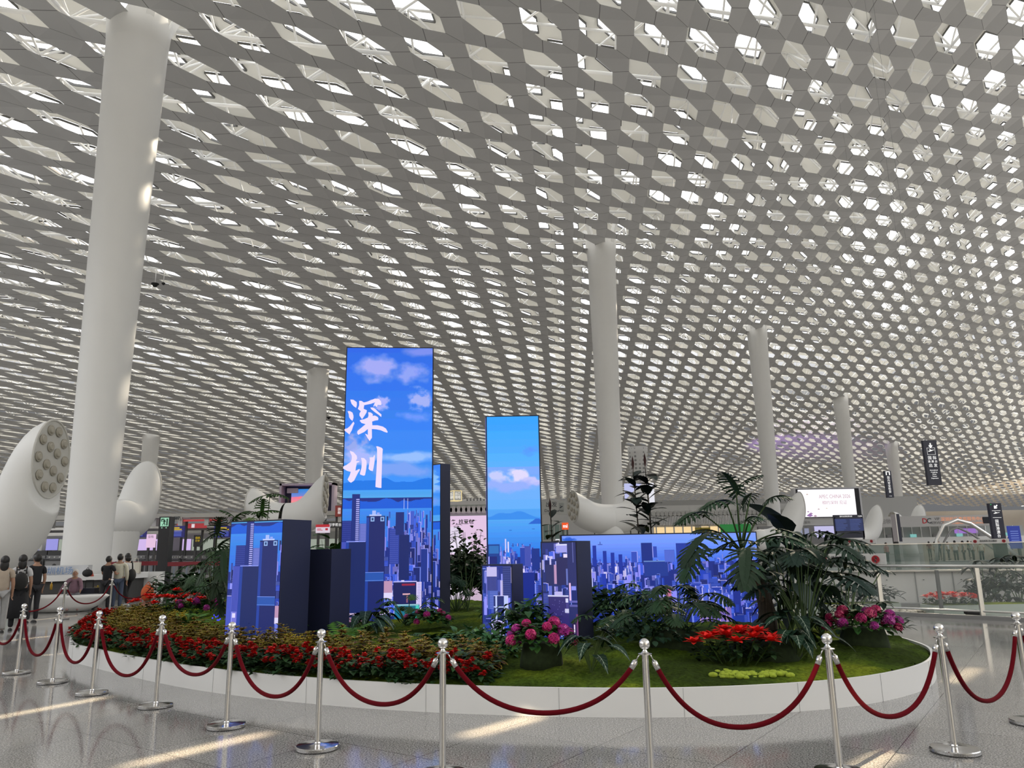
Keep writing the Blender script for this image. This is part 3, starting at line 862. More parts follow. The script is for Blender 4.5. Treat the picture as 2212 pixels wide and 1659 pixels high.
# screen C
c0 = AY(1167.5, 1170, 11.45); c1 = AY(1246, 1169, 11.15)
cc_ = Canvas(80, 200, (30, 40, 110))
cc_.fill(0, 80, 0, 40, 40, [LAV, WHI, MID, NAVY], 51, 4, 12, 10, 24); cc_.rect(34, 4, 60, 20, (160, 160, 235)); cc_.rect(34, 3, 60, 6, (220, 215, 250))
cc_.tower(60, 0, 80, 200, (34, 42, 104), 0); cc_.rect(72, 0, 74, 40, (90, 100, 170)); cc_.tower(34, 30, 60, 85, (34, 38, 92), 0); cc_.tower(8, 44, 28, 85, (34, 42, 100), 0); cc_.rect(28, 44, 34, 82, (190, 150, 190)); cc_.rect(56, 52, 60, 84, (100, 110, 190))
cc_.fill(0, 80, 80, 100, 14, [NAVY, BLUE, LAV], 52, 8, 16, 16, 30); cc_.rect(14, 86, 22, 120, (100, 110, 210)); cc_.rect(62, 80, 66, 114, (230, 190, 230))
cc_.rect(14, 106, 60, 200, (46, 44, 112)); cc_.rect(54, 112, 60, 140, (70, 66, 140)); cc_.add = None
cc_.rect(12, 104, 60, 107, (205, 200, 240)); cc_.rect(28, 97, 46, 104, (190, 185, 235)); cc_.rect(53, 110, 59, 118, (220, 215, 250)); cc_.rect(51, 130, 60, 138, (205, 200, 240))
cc_.rect(62, 114, 80, 118, (100, 100, 180)); cc_.rect(62, 122, 80, 126, (90, 90, 170)); cc_.rect(66, 150, 76, 200, (40, 30, 78)); cc_.rect(70, 160, 73, 176, (225, 210, 240)); cc_.rect(76, 140, 80, 200, (110, 60, 110))
r_ = random.Random(3)
for i in range(24): x, y = r_.uniform(18, 50), r_.uniform(112, 160); cc_.rect(x, y, x + 1, y + 1, (140, 140, 220))
cc_.fill(14, 48, 172, 195, 20, [LAV, MID, NAVY], 53, 3, 8, 8, 18)
cc_.tower(0, 100, 12, 200, (26, 40, 130), 3)
screen_tower('screen_tower', 'slender low screen block with dark right side behind the pink hydrangea', (c0.x, c0.y), (c1.x, c1.y), 0.28, c0.z, 0.46, cc_)
# screen E: wide wall
ce = Canvas(424, 194)
ce.grad(0, 60, (120, 156, 252), (92, 138, 248)); ce.grad(20, 60, (110, 150, 252), (66, 112, 236)); ce.cloud(16, 8, 20, 6, (36, 90, 210), 3)
ce.rect(82, 14, 84, 20, (60, 90, 190)); ce.rect(78, 19, 88, 21, (60, 90, 190))
ce.fill(0, 424, 44, 70, 110, [MID, BLUE, LAV, MID], 61, 3, 8, 8, 26)
ce.fill(0, 160, 52, 90, 90, [LAV, WHI, BLUE, MID], 62, 3, 8, 12, 30)
for x, y in ((8, 18), (66, 22), (88, 34), (105, 38), (122, 42)): ce.tower(x, y, x + 8, y + 45, (24, 52, 160), 0)
ce.tower(150, 36, 164, 60, (50, 80, 190), 5); ce.tower(172, 18, 196, 60, (16, 40, 130), 0); ce.tower(196, 26, 206, 50, (40, 70, 180), 1)
ce.tower(176, 58, 228, 90, (26, 58, 150), 0); ce.rect(176, 57, 228, 59, (110, 150, 210)); ce.tower(248, 20, 290, 80, (28, 54, 160), 0); ce.tower(222, 34, 244, 60, (60, 90, 200), 2)
ce.fill(0, 424, 84, 130, 150, [NAVY, BLUE, MID, LAV, BLUE], 63, 6, 16, 14, 40)
ce.rect(36, 92, 66, 120, (30, 44, 130)); [ce.rect(38 + k * 6, 92, 40 + k * 6, 120, (190, 195, 250)) for k in range(5)]
ce.fill(250, 424, 60, 120, 90, [BLUE, BLUE, NAVY, MID], 64, 8, 22, 30, 60)
ce.fill(270, 424, 118, 176, 110, [MID, BLUE, (70, 84, 200), (110, 112, 214), BLUE], 65, 7, 16, 20, 40)
for k in range(7): ce.tower(284 + k * 14, 112 + k * 4, 294 + k * 14, 160, (76, 96, 210), 1, (190, 190, 250))
for k in range(5): ce.tower(290 + k * 14, 158 + (k % 2) * 4, 302 + k * 14, 194, (124, 104, 186), 1, (220, 176, 205))
ce.rect(220, 118, 232, 134, (196, 110, 150))
ce.tower(365, 120, 380, 194, (18, 40, 140), 0); ce.fill(360, 424, 150, 180, 20, [NAVY, BLUE], 66, 8, 18, 20, 30)
e0 = AY(1211, 1153.5, 13.6); e1 = AY(1634, 1148, 13.6)
screen_tower('screen_wall', 'wide low screen wall of a blue city panorama behind the split-leaf plant', (e0.x, e0.y), (e1.x, e1.y), 0.3, e1.z, 0.3, ce)
# screen A2: rotated tower peeking out behind the tallest
s0 = AY(952, 1001, 15.4)
cs = crop(main, 180, 170, 213, 572)
cs.cloud(16, 40, 16, 30, (130, 190, 250), 3)
p1_ = (s0.x, s0.y); p0_ = (s0.x - 0.36, s0.y + 0.34)
rt = thing('screen_tower', 'narrow angled tower screen peeking out right of the tallest tower', 'led screen', (p0_[0], p0_[1], 0), math.atan2(p1_[1] - p0_[1], p1_[0] - p0_[0]))
wA = math.hypot(.36, .34)
m = MB(); m.box((wA / 2, .13, (0.3 + s0.z) / 2), (wA, .26, s0.z - .3)); m.build('cabinet', CABN, rt)
cs.mesh('picture', (0.01, -0.006, s0.z - .02), (wA - .02, 0, 0), (0, 0, -(s0.z - .32)), LED, rt)
# screen G: low distant picture panel between the left block and the tall tower
g0 = AY(690, 1218, 15.6); g1 = AY(750, 1217, 15.6)
cg = Canvas(60, 90, (40, 58, 92)); cg.grad(0, 90, (44, 66, 100), (60, 70, 120)); cg.cloud(50, 14, 30, 10, (130, 145, 150), 3, .6); cg.fill(0, 60, 28, 60, 40, [(150, 150, 190), (190, 190, 230), (60, 70, 110)], 71, 3, 7, 8, 20)
screen_tower('picture_screen', 'low grey-blue picture panel between the left block and the tallest tower', (g0.x, g0.y), (g1.x, g1.y), 0.3, g0.z, 0.25, cg)
# ------------------------------------------------------------------ chrome posts and velvet ropes
chrome = mat('brushed_steel', (0.68, 0.67, 0.65), rough=0.22, metal=1.0)
chrome_ball = mat('scratched_steel_ball', (0.80, 0.79, 0.77), rough=0.24, metal=1.0, noise=0.25, nscale=60)
chrome_base = mat('mirror_steel_base', (0.55, 0.54, 0.53), rough=0.12, metal=1.0)
black_rubber = mat('black_rubber', (0.015, 0.015, 0.015), rough=0.8)
velvet = mat('red_velvet', (0.115, 0.002, 0.007), rough=1.0, spec=0.15, sheen=0.02, noise=0.15, nscale=90)
post0 = thing('rope_post', 'x', 'rope post')
def _post(rt):
    m = MB(); m.lathe([(0.176, 0.0), (0.178, 0.006)], n=40); m.build('foot_ring', black_rubber, rt)
    m = MB(); m.lathe([(0.180, 0.006), (0.182, 0.012), (0.182, 0.030), (0.176, 0.036), (0.12, 0.041), (0.04, 0.046), (0.03, 0.05), (0.026, 0.06)], n=40); m.build('base', chrome_base, rt, autosmooth=True)
    m = MB(); m.lathe([(0.0245, 0.04), (0.0245, 0.862)], n=24); m.build('pole', chrome, rt, autosmooth=True)
    m = MB(); m.lathe([(0.026, 0.858), (0.05, 0.860), (0.05, 0.866), (0.030, 0.870), (0.022, 0.878), (0.015, 0.888), (0.013, 0.896)], n=24); m.build('collar', chrome, rt, autosmooth=True)
    m = MB(); m.sphere((0, 0, 0.932), 0.0395, n=24, m=16); m.build('ball', chrome_ball, rt, smooth=True)
_post(post0)
POSTS = {
 'p0': (-8.35, 12.45), 'p1': (-7.19, 11.47), 'p2': (-6.15, 10.59), 'p3': (-5.14, 9.70), 'p4': (-3.97, 8.84), 'p5': (-2.80, 7.78), 'p6': (-1.70, 6.90),
 'p7': (-0.56, 6.03), 'p8': (0.93, 5.78), 'p9': (2.30, 5.89), 'p10': (3.44, 6.45), 'p11': (4.65, 7.35), 'p12': (6.05, 8.6),
 'b0': (-12.19, 18.47), 'b1': (-12.17, 21.08), 'b2': (-12.09, 23.36), 'b3': (-11.83, 25.67), 'b4': (-11.39, 27.6), 'b5': (-10.3, 29.4)}
PL = {'p0': 'rope post just off the left edge of the view', 'p1': 'steel rope post standing leftmost of the front row', 'p2': 'steel rope post left of the white planter tip, between two deep rope loops', 'p3': 'steel rope post before the left tip of the flower border',
 'p4': 'steel rope post before the bright yellow leaves at the left of the border', 'p5': 'steel rope post directly before the low left screen block', 'p6': 'steel rope post with its whole round foot showing, before the red flowers left of centre',
 'p7': 'tall steel rope post at centre, where the red flower border ends', 'p8': 'steel rope post before the bare moss right of the pink hydrangea', 'p9': 'steel rope post right of the large red poinsettia clump', 'p10': 'steel rope post at the right end of the white planter rim',
 'p11': 'steel rope post cut by the right edge of the photo', 'p12': 'rope post past the right edge of the view',
 'b0': 'steel rope post at the far left edge beside the woman in the printed top', 'b1': 'steel rope post in front of the seated elderly woman', 'b2': 'steel rope post behind the yellow tip of the border, before the help desk', 'b3': 'steel rope post beside the black exit pillar', 'b4': 'most distant steel rope post, above the left poinsettias', 'b5': 'steel rope post hidden behind the leafy plants at left'}
first = True
for k, (x, y) in POSTS.items():
    if first: post0.location = (x, y, 0); post0['label'] = PL[k]; post0['group'] = 'rope posts round the planter'; first = False
    else: dup(post0, (x, y, 0), label=PL[k], group='rope posts round the planter')
ROPES = [('p0', 'p1', .36, 'dark red rope leaving the left edge of the photo'), ('p1', 'p2', .30, 'red velvet rope in a narrow deep loop, leftmost complete loop of the front row'), ('p2', 'p3', .31, 'red velvet rope looping in front of the white planter tip'), ('p3', 'p4', .27, 'dark shaded velvet rope before the left part of the red flowers'),
 ('p4', 'p5', .41, 'bright red velvet rope below the low left screen block'), ('p5', 'p6', .35, 'red velvet rope reaching down to the white rim left of centre'), ('p6', 'p7', .43, 'dark red velvet rope between the full-footed post and the centre post'), ('p7', 'p8', .45, 'long shallow velvet rope at centre over the white rim'),
 ('p8', 'p9', .345, 'wide velvet rope loop under the poinsettia clump'), ('p9', 'p10', .33, 'velvet rope loop at the right end of the planter'), ('p10', 'p11', .29, 'velvet rope loop over bare floor at the right'), ('p11', 'p12', .34, 'velvet rope vanishing past the right edge'),
 ('b0', 'b1', .31, 'distant velvet rope sagging before the white bench'), ('b1', 'b2', .33, 'distant velvet rope before the dark side of the help desk'), ('b2', 'b3', .33, 'distant velvet rope before the walking woman in white'), ('b3', 'b4', .36, 'distant velvet rope right of the black exit pillar'), ('b4', 'b5', .36, 'most distant velvet rope, dipping behind the leafy plants')]
hooks = MB()
for a, b_, low, lab in ROPES:
    A_ = Vector((*POSTS[a], 0.85)); B_ = Vector((*POSTS[b_], 0.85)); d = (B_ - A_); d.z = 0; L = d.length; d.normalize()
    rt = thing('velvet_rope', lab, 'rope', (A_.x, A_.y, 0), math.atan2(d.y, d.x), 'velvet ropes between the posts')
    # catenary-like curve in the local x-z plane
    depth = 0.85 - low; pts = []
    x0_, x1_ = 0.045, L - 0.045
    w_ = x1_ - x0_; k_ = 2.1 + depth / w_
    def cz(f): return 0.85 - depth * (1 - (math.cosh(k_ * (2 * f - 1)) - 1) / (math.cosh(k_) - 1))
    P = [Vector((x0_ + w_ * i / 40, 0, cz(i / 40))) for i in range(41)]
    # arc-length trim for the metal ends
    acc = [0]
    for i in range(40): acc.append(acc[-1] + (P[i + 1] - P[i]).length)
    def at_len(s_):
        for i in range(40):
            if acc[i + 1] >= s_: return P[i].lerp(P[i + 1], (s_ - acc[i]) / (acc[i + 1] - acc[i]))
        return P[-1]
    T = acc[-1]; nseg = 30
    body = [at_len(0.10 + (T - 0.20) * i / nseg) for i in range(nseg + 1)]
    m = MB(); m.tube(body, 0.0185, n=10); m.build('rope', velvet, rt, smooth=True)
    for s0_, s1_, s2_ in ((0.035, 0.10, 0.0), (T - 0.035, T - 0.10, T)):
        p_, q_ = at_len(s0_), at_len(s1_)
        m = MB(); dv = (q_ - p_).normalized(); m.tube([p_, p_ + dv * .008, p_ + dv * .012, q_ + dv * .004], [0.010, 0.014, 0.0205, 0.0205], n=12); 
        e_ = at_len(s2_)
        tip = Vector((-0.0 if s2_ == 0 else L, 0, 0.862)); tip.x += (0.03 if s2_ == 0 else -0.03)
        m.tube([p_, p_.lerp(tip, .5) + Vector((0, 0, .006)), tip + Vector((0, 0, 0.004))], 0.0045, n=6)
        m.build('metal_end', chrome, rt, smooth=True)
# ------------------------------------------------------------------ plants
leafm = attr_mat('leaf', rough=0.55, spec=0.18)
MOSSD = mat('dark_moss', (.018, .032, .008), rough=.95, noise=.6, nscale=22, bump=1.0, bscale=30)  # darker moss colour for the pots and mounds
petal = attr_mat('petal', rough=0.6, spec=0.25)
stemm = mat('plant_stem', (0.06, 0.11, 0.03), rough=0.6)
barkm = mat('palm_bark', (0.045, 0.035, 0.025), rough=0.9, noise=0.4, nscale=18)
def MP(px, py, dz=0.0):
    z = 0.34
    for _ in range(4):
        p = G(px, py, z)
        if in_poly(p.x, p.y, inn): z = moss_z(p.x, p.y) + dz
        else: z = dz
    return Vector((p.x, p.y, z))
def jit(c, r, a=.15):
    k = 1 + r.uniform(-a, a); return tuple(max(0, x * k * (1 + r.uniform(-a / 3, a / 3))) for x in c)
def vec(az, el):
    return Vector((math.cos(az) * math.cos(el), math.sin(az) * math.cos(el), math.sin(el)))
PROFS = {
 'oval': [0.12, .62, .92, 1.0, .82, .5, .04],
 'heart': [0.55, 1.0, .95, .8, .55, .28, .02],
 'lance': [.15, .55, .85, 1.0, .78, .42, .03],
 'arrow': [.9, 1.0, .86, .68, .46, .24, .02],
 'long': [.3, .7, .9, 1.0, .95, .7, .05],
 'strap': [.5, .8, 1.0, 1.0, .9, .6, .05]}
def blade(mb, base, d, L, Wd, prof='oval', droop=0.6, fold=0.25, color=(.05, .12, .03), side=None, edge=None, vein=None, wave=0.0):
    """leaf blade: midrib from base along d bending down; two half-blades"""
    pr = PROFS[prof]; n = len(pr)
    d = d.normalized()
    s_ = side if side is not None else d.cross(Vector((0, 0, 1)))
    if s_.length < 1e-4: s_ = Vector((1, 0, 0))
    s_ = s_.normalized()
    p = Vector(base); dd = d.copy(); mid = []; L_ = []; R_ = []
    st = L / (n - 1)
    for i in range(n):
        up = s_.cross(dd).normalized()
        w = Wd * 0.5 * pr[i]
        wv = wave * (1 if i % 2 else -1) * Wd
        mid.append(p.copy()); L_.append(p - s_ * w + up * (w * fold + wv)); R_.append(p + s_ * w + up * (w * fold - wv))
        p = p + dd * st
        dd = (dd + Vector((0, 0, -1)) * droop / (n - 1)).normalized()
    o = len(mb.v)
    vs = []
    for i in range(n): vs += [L_[i], mid[i], R_[i]]
    fs = []; 
    for i in range(n - 1):
        a = i * 3
        fs += [(a, a + 1, a + 4, a + 3), (a + 1, a + 2, a + 5, a + 4)]
    if edge is None:
        mb.add(vs, fs, color)
    else:
        # inner colour with a paler rim
        vs = []
        for i in range(n):
            vs += [L_[i], L_[i].lerp(mid[i], .3), mid[i], R_[i].lerp(mid[i], .3), R_[i]]
        for i in range(n - 1):
            a = i * 5; b_ = a + 5
            for k in range(4):
                mb.add([vs[a + k], vs[a + k + 1], vs[b_ + k + 1], vs[b_ + k]], [(0, 1, 2, 3)], edge if k in (0, 3) or i >= n - 2 else color)
    if vein is not None:
        w = max(.0012, Wd * .016)
        vv = []
        for i in range(n): 
            up = Vector((0, 0, 1)) * (Wd * .012)
            ww = w * (1.3 - i / n)
            vv += [mid[i] - s_ * ww + up, mid[i] + s_ * ww + up]
        mb.add(vv, [(2 * i, 2 * i + 1, 2 * i + 3, 2 * i + 2) for i in range(n - 1)], vein)
        for i in range(1, n - 2):
            for S_ in (L_, R_):
                a = mid[i] + Vector((0, 0, Wd * .012)); e_ = S_[min(i + 1, n - 1)].lerp(mid[min(i + 1, n - 1)], .12) + Vector((0, 0, Wd * .012))
                dv = (e_ - a).normalized(); nn = dv.cross(Vector((0, 0, 1)));
                if nn.length < 1e-5: continue
                nn = nn.normalized() * w * .7
                mb.add([a - nn, a + nn, e_ + nn * .3, e_ - nn * .3], [(0, 1, 2, 3)], vein)
    return mid
def stalk(mb, a, b_, r, sag=0.0, n=6, color=None):
    a, b_ = Vector(a), Vector(b_); pts = []
    for i in range(n + 1):
        f = i / n; p = a.lerp(b_, f); p.z += sag * math.sin(math.pi * f); pts.append(p)
    mb.tube(pts, [r * (1.2 - .6 * i / n) for i in range(n + 1)], n=5, color=color); return pts
def lobed(mb, base, d, L, Wd, color, nl=8, droop=.8, r=None, cut=.62, roll=0.0):
    """deeply cut philodendron leaf: drooping midrib with paired curved lobes"""
    r = r or random; d = d.normalized()
    s_ = d.cross(Vector((0, 0, 1)))
    if s_.length < 1e-3: s_ = Vector((1, 0, 0))
    s_ = (Matrix.Rotation(roll, 3, d) @ s_).normalized()
    p = Vector(base); dd = d.copy(); mids = [p.copy()]; dirs = [dd.copy()]
    n = nl + 2
    for i in range(n):
        p = p + dd * (L / n); dd = (dd + Vector((0, 0, -1)) * droop / n).normalized(); mids.append(p.copy()); dirs.append(dd.copy())
    # central web
    vs = []
    for i, m_ in enumerate(mids):
        f = i / n; w = Wd * .5 * (1 - cut) * .62 * (math.sin(math.pi * min(.97, f * .9 + .13)) ** .6)
        up = s_.cross(dirs[i]).normalized()
        vs += [m_ - s_ * w + up * w * .25, m_, m_ + s_ * w + up * w * .25]
    fs = []
    for i in range(n):
        a = i * 3; fs += [(a, a + 1, a + 4, a + 3), (a + 1, a + 2, a + 5, a + 4)]
    mb.add(vs, fs, color)
    for i in range(nl + 1):
        f = (i + .6) / (nl + 1)
        j = min(n - 1, int(f * n)); m_ = mids[j]
        env = math.sin(math.pi * (0.16 + .80 * f)) ** .75
        for sd in (-1, 1):
            Ll = Wd * .5 * env * r.uniform(.92, 1.1)
            dirv = (s_ * sd * (1.0 - .45 * f) + dirs[j] * (.05 + .85 * f) * 1.0 - (dirs[j] * .55 * (1 - f) ** 2))
            dirv = dirv.normalized()
            c = jit(color, r, .18)
            sdv = dirs[j].cross(dirv); sdv = dirv.cross(sdv).normalized()
            mid = blade(mb, m_, dirv, Ll, L / nl * .66, 'strap', droop=.75, fold=.22, color=c, side=sdv)
            # small tooth near the tip of the lobe
            if Ll > .1:
                q = mid[4]; blade(mb, q, (dirv + dirs[j] * .9).normalized(), Ll * .32, L / nl * .4, 'lance', droop=.4, fold=.1, color=c, side=sdv)
    return mids
def tip_leaf(mb, base, d, L, Wd, color, r):
    blade(mb, base, d, L, Wd, 'lance', .5, .2, color)

# ---- bedding: begonias (red) and coleus (bronze-yellow); four source plants of each kind
def begonia(seed):
    r = random.Random(seed)
    rt = thing('red_begonia', 'red-flowered begonia with dark green leaves in the front border row', 'flower', group='red begonias along the white rim')
    m = MB()
    for i in range(46):
        az = r.uniform(0, 6.283); rr = r.uniform(.02, .15); z = r.uniform(.03, .20)
        blade(m, (rr * math.cos(az), rr * math.sin(az), z), vec(az + r.uniform(-.6, .6), r.uniform(-.2, .8)), r.uniform(.06, .095), r.uniform(.055, .08), 'heart', .8, .2, jit((.022, .055, .018), r, .35))
    m.build('leaves', leafm, rt)
    m = MB()
    for i in range(r.choice([4, 5, 7, 8])):
        az = r.uniform(0, 6.283); rr = r.uniform(.05, .17); z = .27 - rr * .75 + r.uniform(-.03, .03)
        c0 = Vector((rr * math.cos(az), rr * math.sin(az), z)); base = jit((.42, .009, .006), r, .25)
        for f in range(r.choice([3, 4, 5])):
            q = c0 + Vector((r.uniform(-.022, .022), r.uniform(-.022, .022), r.uniform(-.015, .02)))
            for k in range(7):
                a2 = k * .9 + f
                blade(m, q, vec(a2, r.uniform(-.1, 1.1)), r.uniform(.024, .034), .032, 'oval', .3, .3, jit(base, r, .25))
    m.build('blossoms', petal, rt)
    return rt
def coleus(seed, bright=False):
    r = random.Random(seed)
    lab = ('bright yellow coleus plant lighting up the border' if bright else 'bronze and yellow-green coleus plant in the bedding behind the begonias')
    rt = thing('coleus_plant', lab, 'plant', group='bright yellow coleus' if bright else 'bronze coleus in the border')
    m = MB()
    for s_ in range(5 if not bright else 6):
        az0 = r.uniform(0, 6.283); rr = r.uniform(.0, .10); top = Vector((rr * math.cos(az0), rr * math.sin(az0), r.uniform(.20, .31)))
        for w in range(4):
            z = top.z - w * .05
            for k in range(4):
                az = k * 1.57 + w * .8 + az0
                L = (.045 + .022 * w) * r.uniform(.85, 1.2)
                if bright: c = jit((.50, .34, .02), r, .25); e_ = jit((.62, .50, .04), r, .15)
                else:
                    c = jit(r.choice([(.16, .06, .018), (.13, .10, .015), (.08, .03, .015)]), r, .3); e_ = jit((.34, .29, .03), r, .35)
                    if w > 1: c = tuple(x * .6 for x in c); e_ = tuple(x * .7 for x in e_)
                blade(m, (top.x, top.y, z), vec(az, .55 - .18 * w), L * 1.35, L * .62, 'lance', .5, .22, c, edge=e_)
    m.build('leaves', leafm, rt)
    return rt
rim_in = inset(rim, 0.2)
def path_len(poly):
    L = [0]
    for i in range(len(poly) - 1): L.append(L[-1] + math.dist(poly[i], poly[i + 1]))
    return L
# border path: from the back left of the rim forward to the centre front (px about 1010)
near_end = min(range(rim_n), key=lambda k: (rim[k][0] + .42) ** 2 + (rim[k][1] - 8.15) ** 2)
start_k = min(range(rim_n), key=lambda k: (rim[k][0] + 9.0) ** 2 + (rim[k][1] - 16.6) ** 2)
order = list(range(start_k, rim_n)) + list(range(0, near_end + 1))
def row(dist_in, spacing, x_end_trim=0, start_trim=0.0):
    poly = inset(rim, dist_in); P = [poly[k % rim_n] for k in order]
    L = path_len(P); out = []; s_ = start_trim
    while s_ < L[-1] - x_end_trim:
        i = max(j for j in range(len(L) - 1) if L[j] <= s_)
        f = (s_ - L[i]) / (L[i + 1] - L[i])
        out.append((P[i][0] + (P[i + 1][0] - P[i][0]) * f, P[i][1] + (P[i + 1][1] - P[i][1]) * f)); s_ += spacing
    return out
def scatter(protos, spots, seed, js=.06, smin=.85, smax=1.2, zoff=-.02):
    r = random.Random(seed); used = set()
    for (x, y) in spots:
        i = r.randrange(len(protos)); x += r.uniform(-js, js); y += r.uniform(-js, js)
        z = moss_z(x, y) + zoff; sc = r.uniform(smin, smax)
        if i not in used:
            used.add(i); o = protos[i]; o.location = (x, y, z); o.rotation_euler.z = r.uniform(0, 6.28); o.scale = (sc,) * 3
        else: dup(protos[i], (x, y, z), r.uniform(0, 6.28), sc=sc)
bp_ = [begonia(k) for k in range(4)]
scatter(bp_, row(.15, .235) + row(.36, .25, .1), 11, zoff=-.02, smin=.95, smax=1.25)
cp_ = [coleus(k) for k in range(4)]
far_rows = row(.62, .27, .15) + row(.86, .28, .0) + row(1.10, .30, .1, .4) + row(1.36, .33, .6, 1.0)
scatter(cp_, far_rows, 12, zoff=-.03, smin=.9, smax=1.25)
bc_ = [coleus(20 + k, True) for k in range(2)]
spots = []
for px, py in ((262, 1348), (285, 1352), (310, 1358), (345, 1362), (372, 1364), (398, 1366), (236, 1334), (206, 1322), (620, 1418), (645, 1420), (668, 1424), (590, 1414), (560, 1402)):
    p = MP(px, py - 26, .10); spots.append((p.x, p.y))
scatter(bc_, spots, 13, js=.03, zoff=.03, smin=.6, smax=.8)

# ---- poinsettia
def poinsettia(name_label, seed, n=9, R=.42, hgt=.36, group=None):
    r = random.Random(seed)
    rt = thing('poinsettia', name_label, 'plant', group=group)
    g = MB(); f = MB()
    for k in range(n):
        a = k * 2.4; rr = R * math.sqrt((k + .5) / n); cx_, cy_ = rr * math.cos(a), rr * math.sin(a) * .6
        h = hgt * (1 - .35 * (rr / R) ** 2) * r.uniform(.85, 1.1)
        stalk(g, (cx_ * .5, cy_ * .5, 0), (cx_, cy_, h * .9), .006, color=(.05, .09, .02))
        for q in range(9):
            az = r.uniform(0, 6.28); blade(g, (cx_, cy_, h * r.uniform(.3, .8)), vec(az, r.uniform(-.3, .5)), r.uniform(.09, .13), .06, 'oval', .7, .2, jit((.018, .045, .014), r, .3))
        for q in range(15):
            az = q * 2.4 + k; el = .15 + (q / 15) * 1.0
            blade(f, (cx_, cy_, h), vec(az, el * .8), (.155 - .06 * q / 15) * r.uniform(.85, 1.15), .062, 'oval', .35, .18, jit((.72, .02, .014), r, .22))
    g.build('leaves', leafm, rt); f.build('red_bracts', petal, rt)
    return rt
def place(o, px, py, rz=0, sc=1.0, dz=-.01):
    p = MP(px, py); o.location = (p.x, p.y, p.z + dz); o.rotation_euler.z = rz; o.scale = (sc,) * 3; return p
place(poinsettia('large bright red poinsettia clump on the moss at the right', 1, 20, .50, .38), 1592, 1434)
place(poinsettia('red poinsettia clump at the back left beside the magenta hydrangea', 2, 20, .85, .55), 362, 1338)
# ---- hydrangea
def hydrangea(label, seed, nh=14, R=.5, H_=.5, cols=((.45, .015, .14), (.38, .02, .25)), pot=True, headr=.062):
    r = random.Random(seed)
    rt = thing('hydrangea', label, 'plant')
    g = MB()
    for k in range(170):
        a = r.uniform(0, 6.28); e_ = r.uniform(0, 1.35); q = Vector((R * .8 * math.cos(a) * math.cos(e_), R * .6 * math.sin(a) * math.cos(e_), H_ * .45 + H_ * .42 * math.sin(e_)))
        blade(g, q, vec(a, r.uniform(-.4, .7)), r.uniform(.10, .15), r.uniform(.075, .10), 'oval', .7, .18, jit((.03, .085, .018), r, .4))
    g.build('leaves', leafm, rt)
    if pot:
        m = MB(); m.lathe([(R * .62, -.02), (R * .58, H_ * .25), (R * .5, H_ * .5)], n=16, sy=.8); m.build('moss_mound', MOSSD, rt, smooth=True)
    for k in range(nh):
        a = 2.4 * k + r.uniform(-.2, .2); f = (k + .5) / nh
        e_ = 1.25 * (1 - f ** .7); c0 = Vector((R * .92 * math.cos(a) * math.cos(e_), R * .7 * math.sin(a) * math.cos(e_), H_ * .5 + H_ * .45 * math.sin(e_)))
        m = MB(); base = jit(r.choice(cols), r, .15); hr = headr * r.uniform(.8, 1.15)
        for q in range(46):
            z = 1 - 2 * (q + .5) / 46 * .8; th = q * 2.4; rr = math.sqrt(max(0, 1 - z * z)); nd = Vector((rr * math.cos(th), rr * math.sin(th), z))
            p = c0 + nd * hr; t1 = nd.orthogonal().normalized(); t2 = nd.cross(t1)
            cc2 = jit(base, r, .35)
            if r.random() < .12: cc2 = tuple(min(1, x * 1.6 + .12) for x in base)
            for w in range(4):
                a2 = w * 1.57 + q; u_ = t1 * math.cos(a2) + t2 * math.sin(a2); v_ = nd.cross(u_); s2 = hr * .23
                m.add([p, p + u_ * s2 + v_ * s2 * .6 + nd * s2 * .2, p + u_ * s2 * 1.5, p + u_ * s2 - v_ * s2 * .6 + nd * s2 * .2], [(0, 1, 2, 3)], cc2)
        m.build('flower_head', petal, rt)
    return rt
place(hydrangea('pink hydrangea bush on a moss mound in front of the slender screen block', 3, 15, .40, .52), 1170, 1440)
place(hydrangea('magenta and pink hydrangea bush at the right end of the planter', 4, 20, .50, .50, ((.42, .012, .10), (.33, .02, .22), (.40, .01, .12))), 1868, 1398)
place(hydrangea('dark magenta hydrangea right of the low left screen block', 5, 9, .46, .42, ((.26, .01, .16), (.22, .015, .2)), pot=False, headr=.05), 668, 1378)
place(hydrangea('purple-pink hydrangea behind the left poinsettias', 6, 12, .60, .45, ((.30, .015, .20), (.36, .02, .14)), pot=False, headr=.07), 432, 1336)
place(hydrangea('small crimson-pink hydrangea below the tallest screen', 7, 8, .42, .38, ((.36, .012, .16), (.42, .03, .14)), pot=False, headr=.05), 925, 1366)
# ---- alocasia with pale veins
def alocasia(label, seed, n=11, hgt=.45, L=.24, spread=1.0, pale=(.42, .50, .40)):
    r = random.Random(seed); rt = thing('veined_alocasia', label, 'plant')
    s_ = MB(); g = MB()
    for k in range(n):
        az = 2.4 * k + r.uniform(-.3, .3); el = r.uniform(.7, 1.35); h = hgt * r.uniform(.6, 1.05)
        tip = Vector((math.cos(az) * h * .75 * math.cos(el) * 1.3 * spread, math.sin(az) * h * .75 * math.cos(el) * spread, h * math.sin(el)))
        stalk(s_, (0, 0, 0), tip, .006, sag=h * .12, color=(.10, .15, .05))
        d = Vector((math.cos(az), math.sin(az), -.15 + r.uniform(-.3, .15)))
        blade(g, tip - d * L * .15, d, L * r.uniform(.8, 1.15), L * .55, 'arrow', 1.1, .12, jit((.012, .035, .02), r, .3), vein=pale)
        for sg in (-1, 1):
            sd = d.cross(Vector((0, 0, 1))).normalized() * sg
            blade(g, tip, (-d * .9 + sd * .5), L * .36, L * .26, 'lance', .7, .1, (.012, .035, .02))
    s_.build('stems', leafm, rt); g.build('leaves', leafm, rt)
    return rt
place(alocasia('dark alocasia with white-veined arrow leaves right of the pink hydrangea', 1, 14, .50, .27), 1278, 1458)
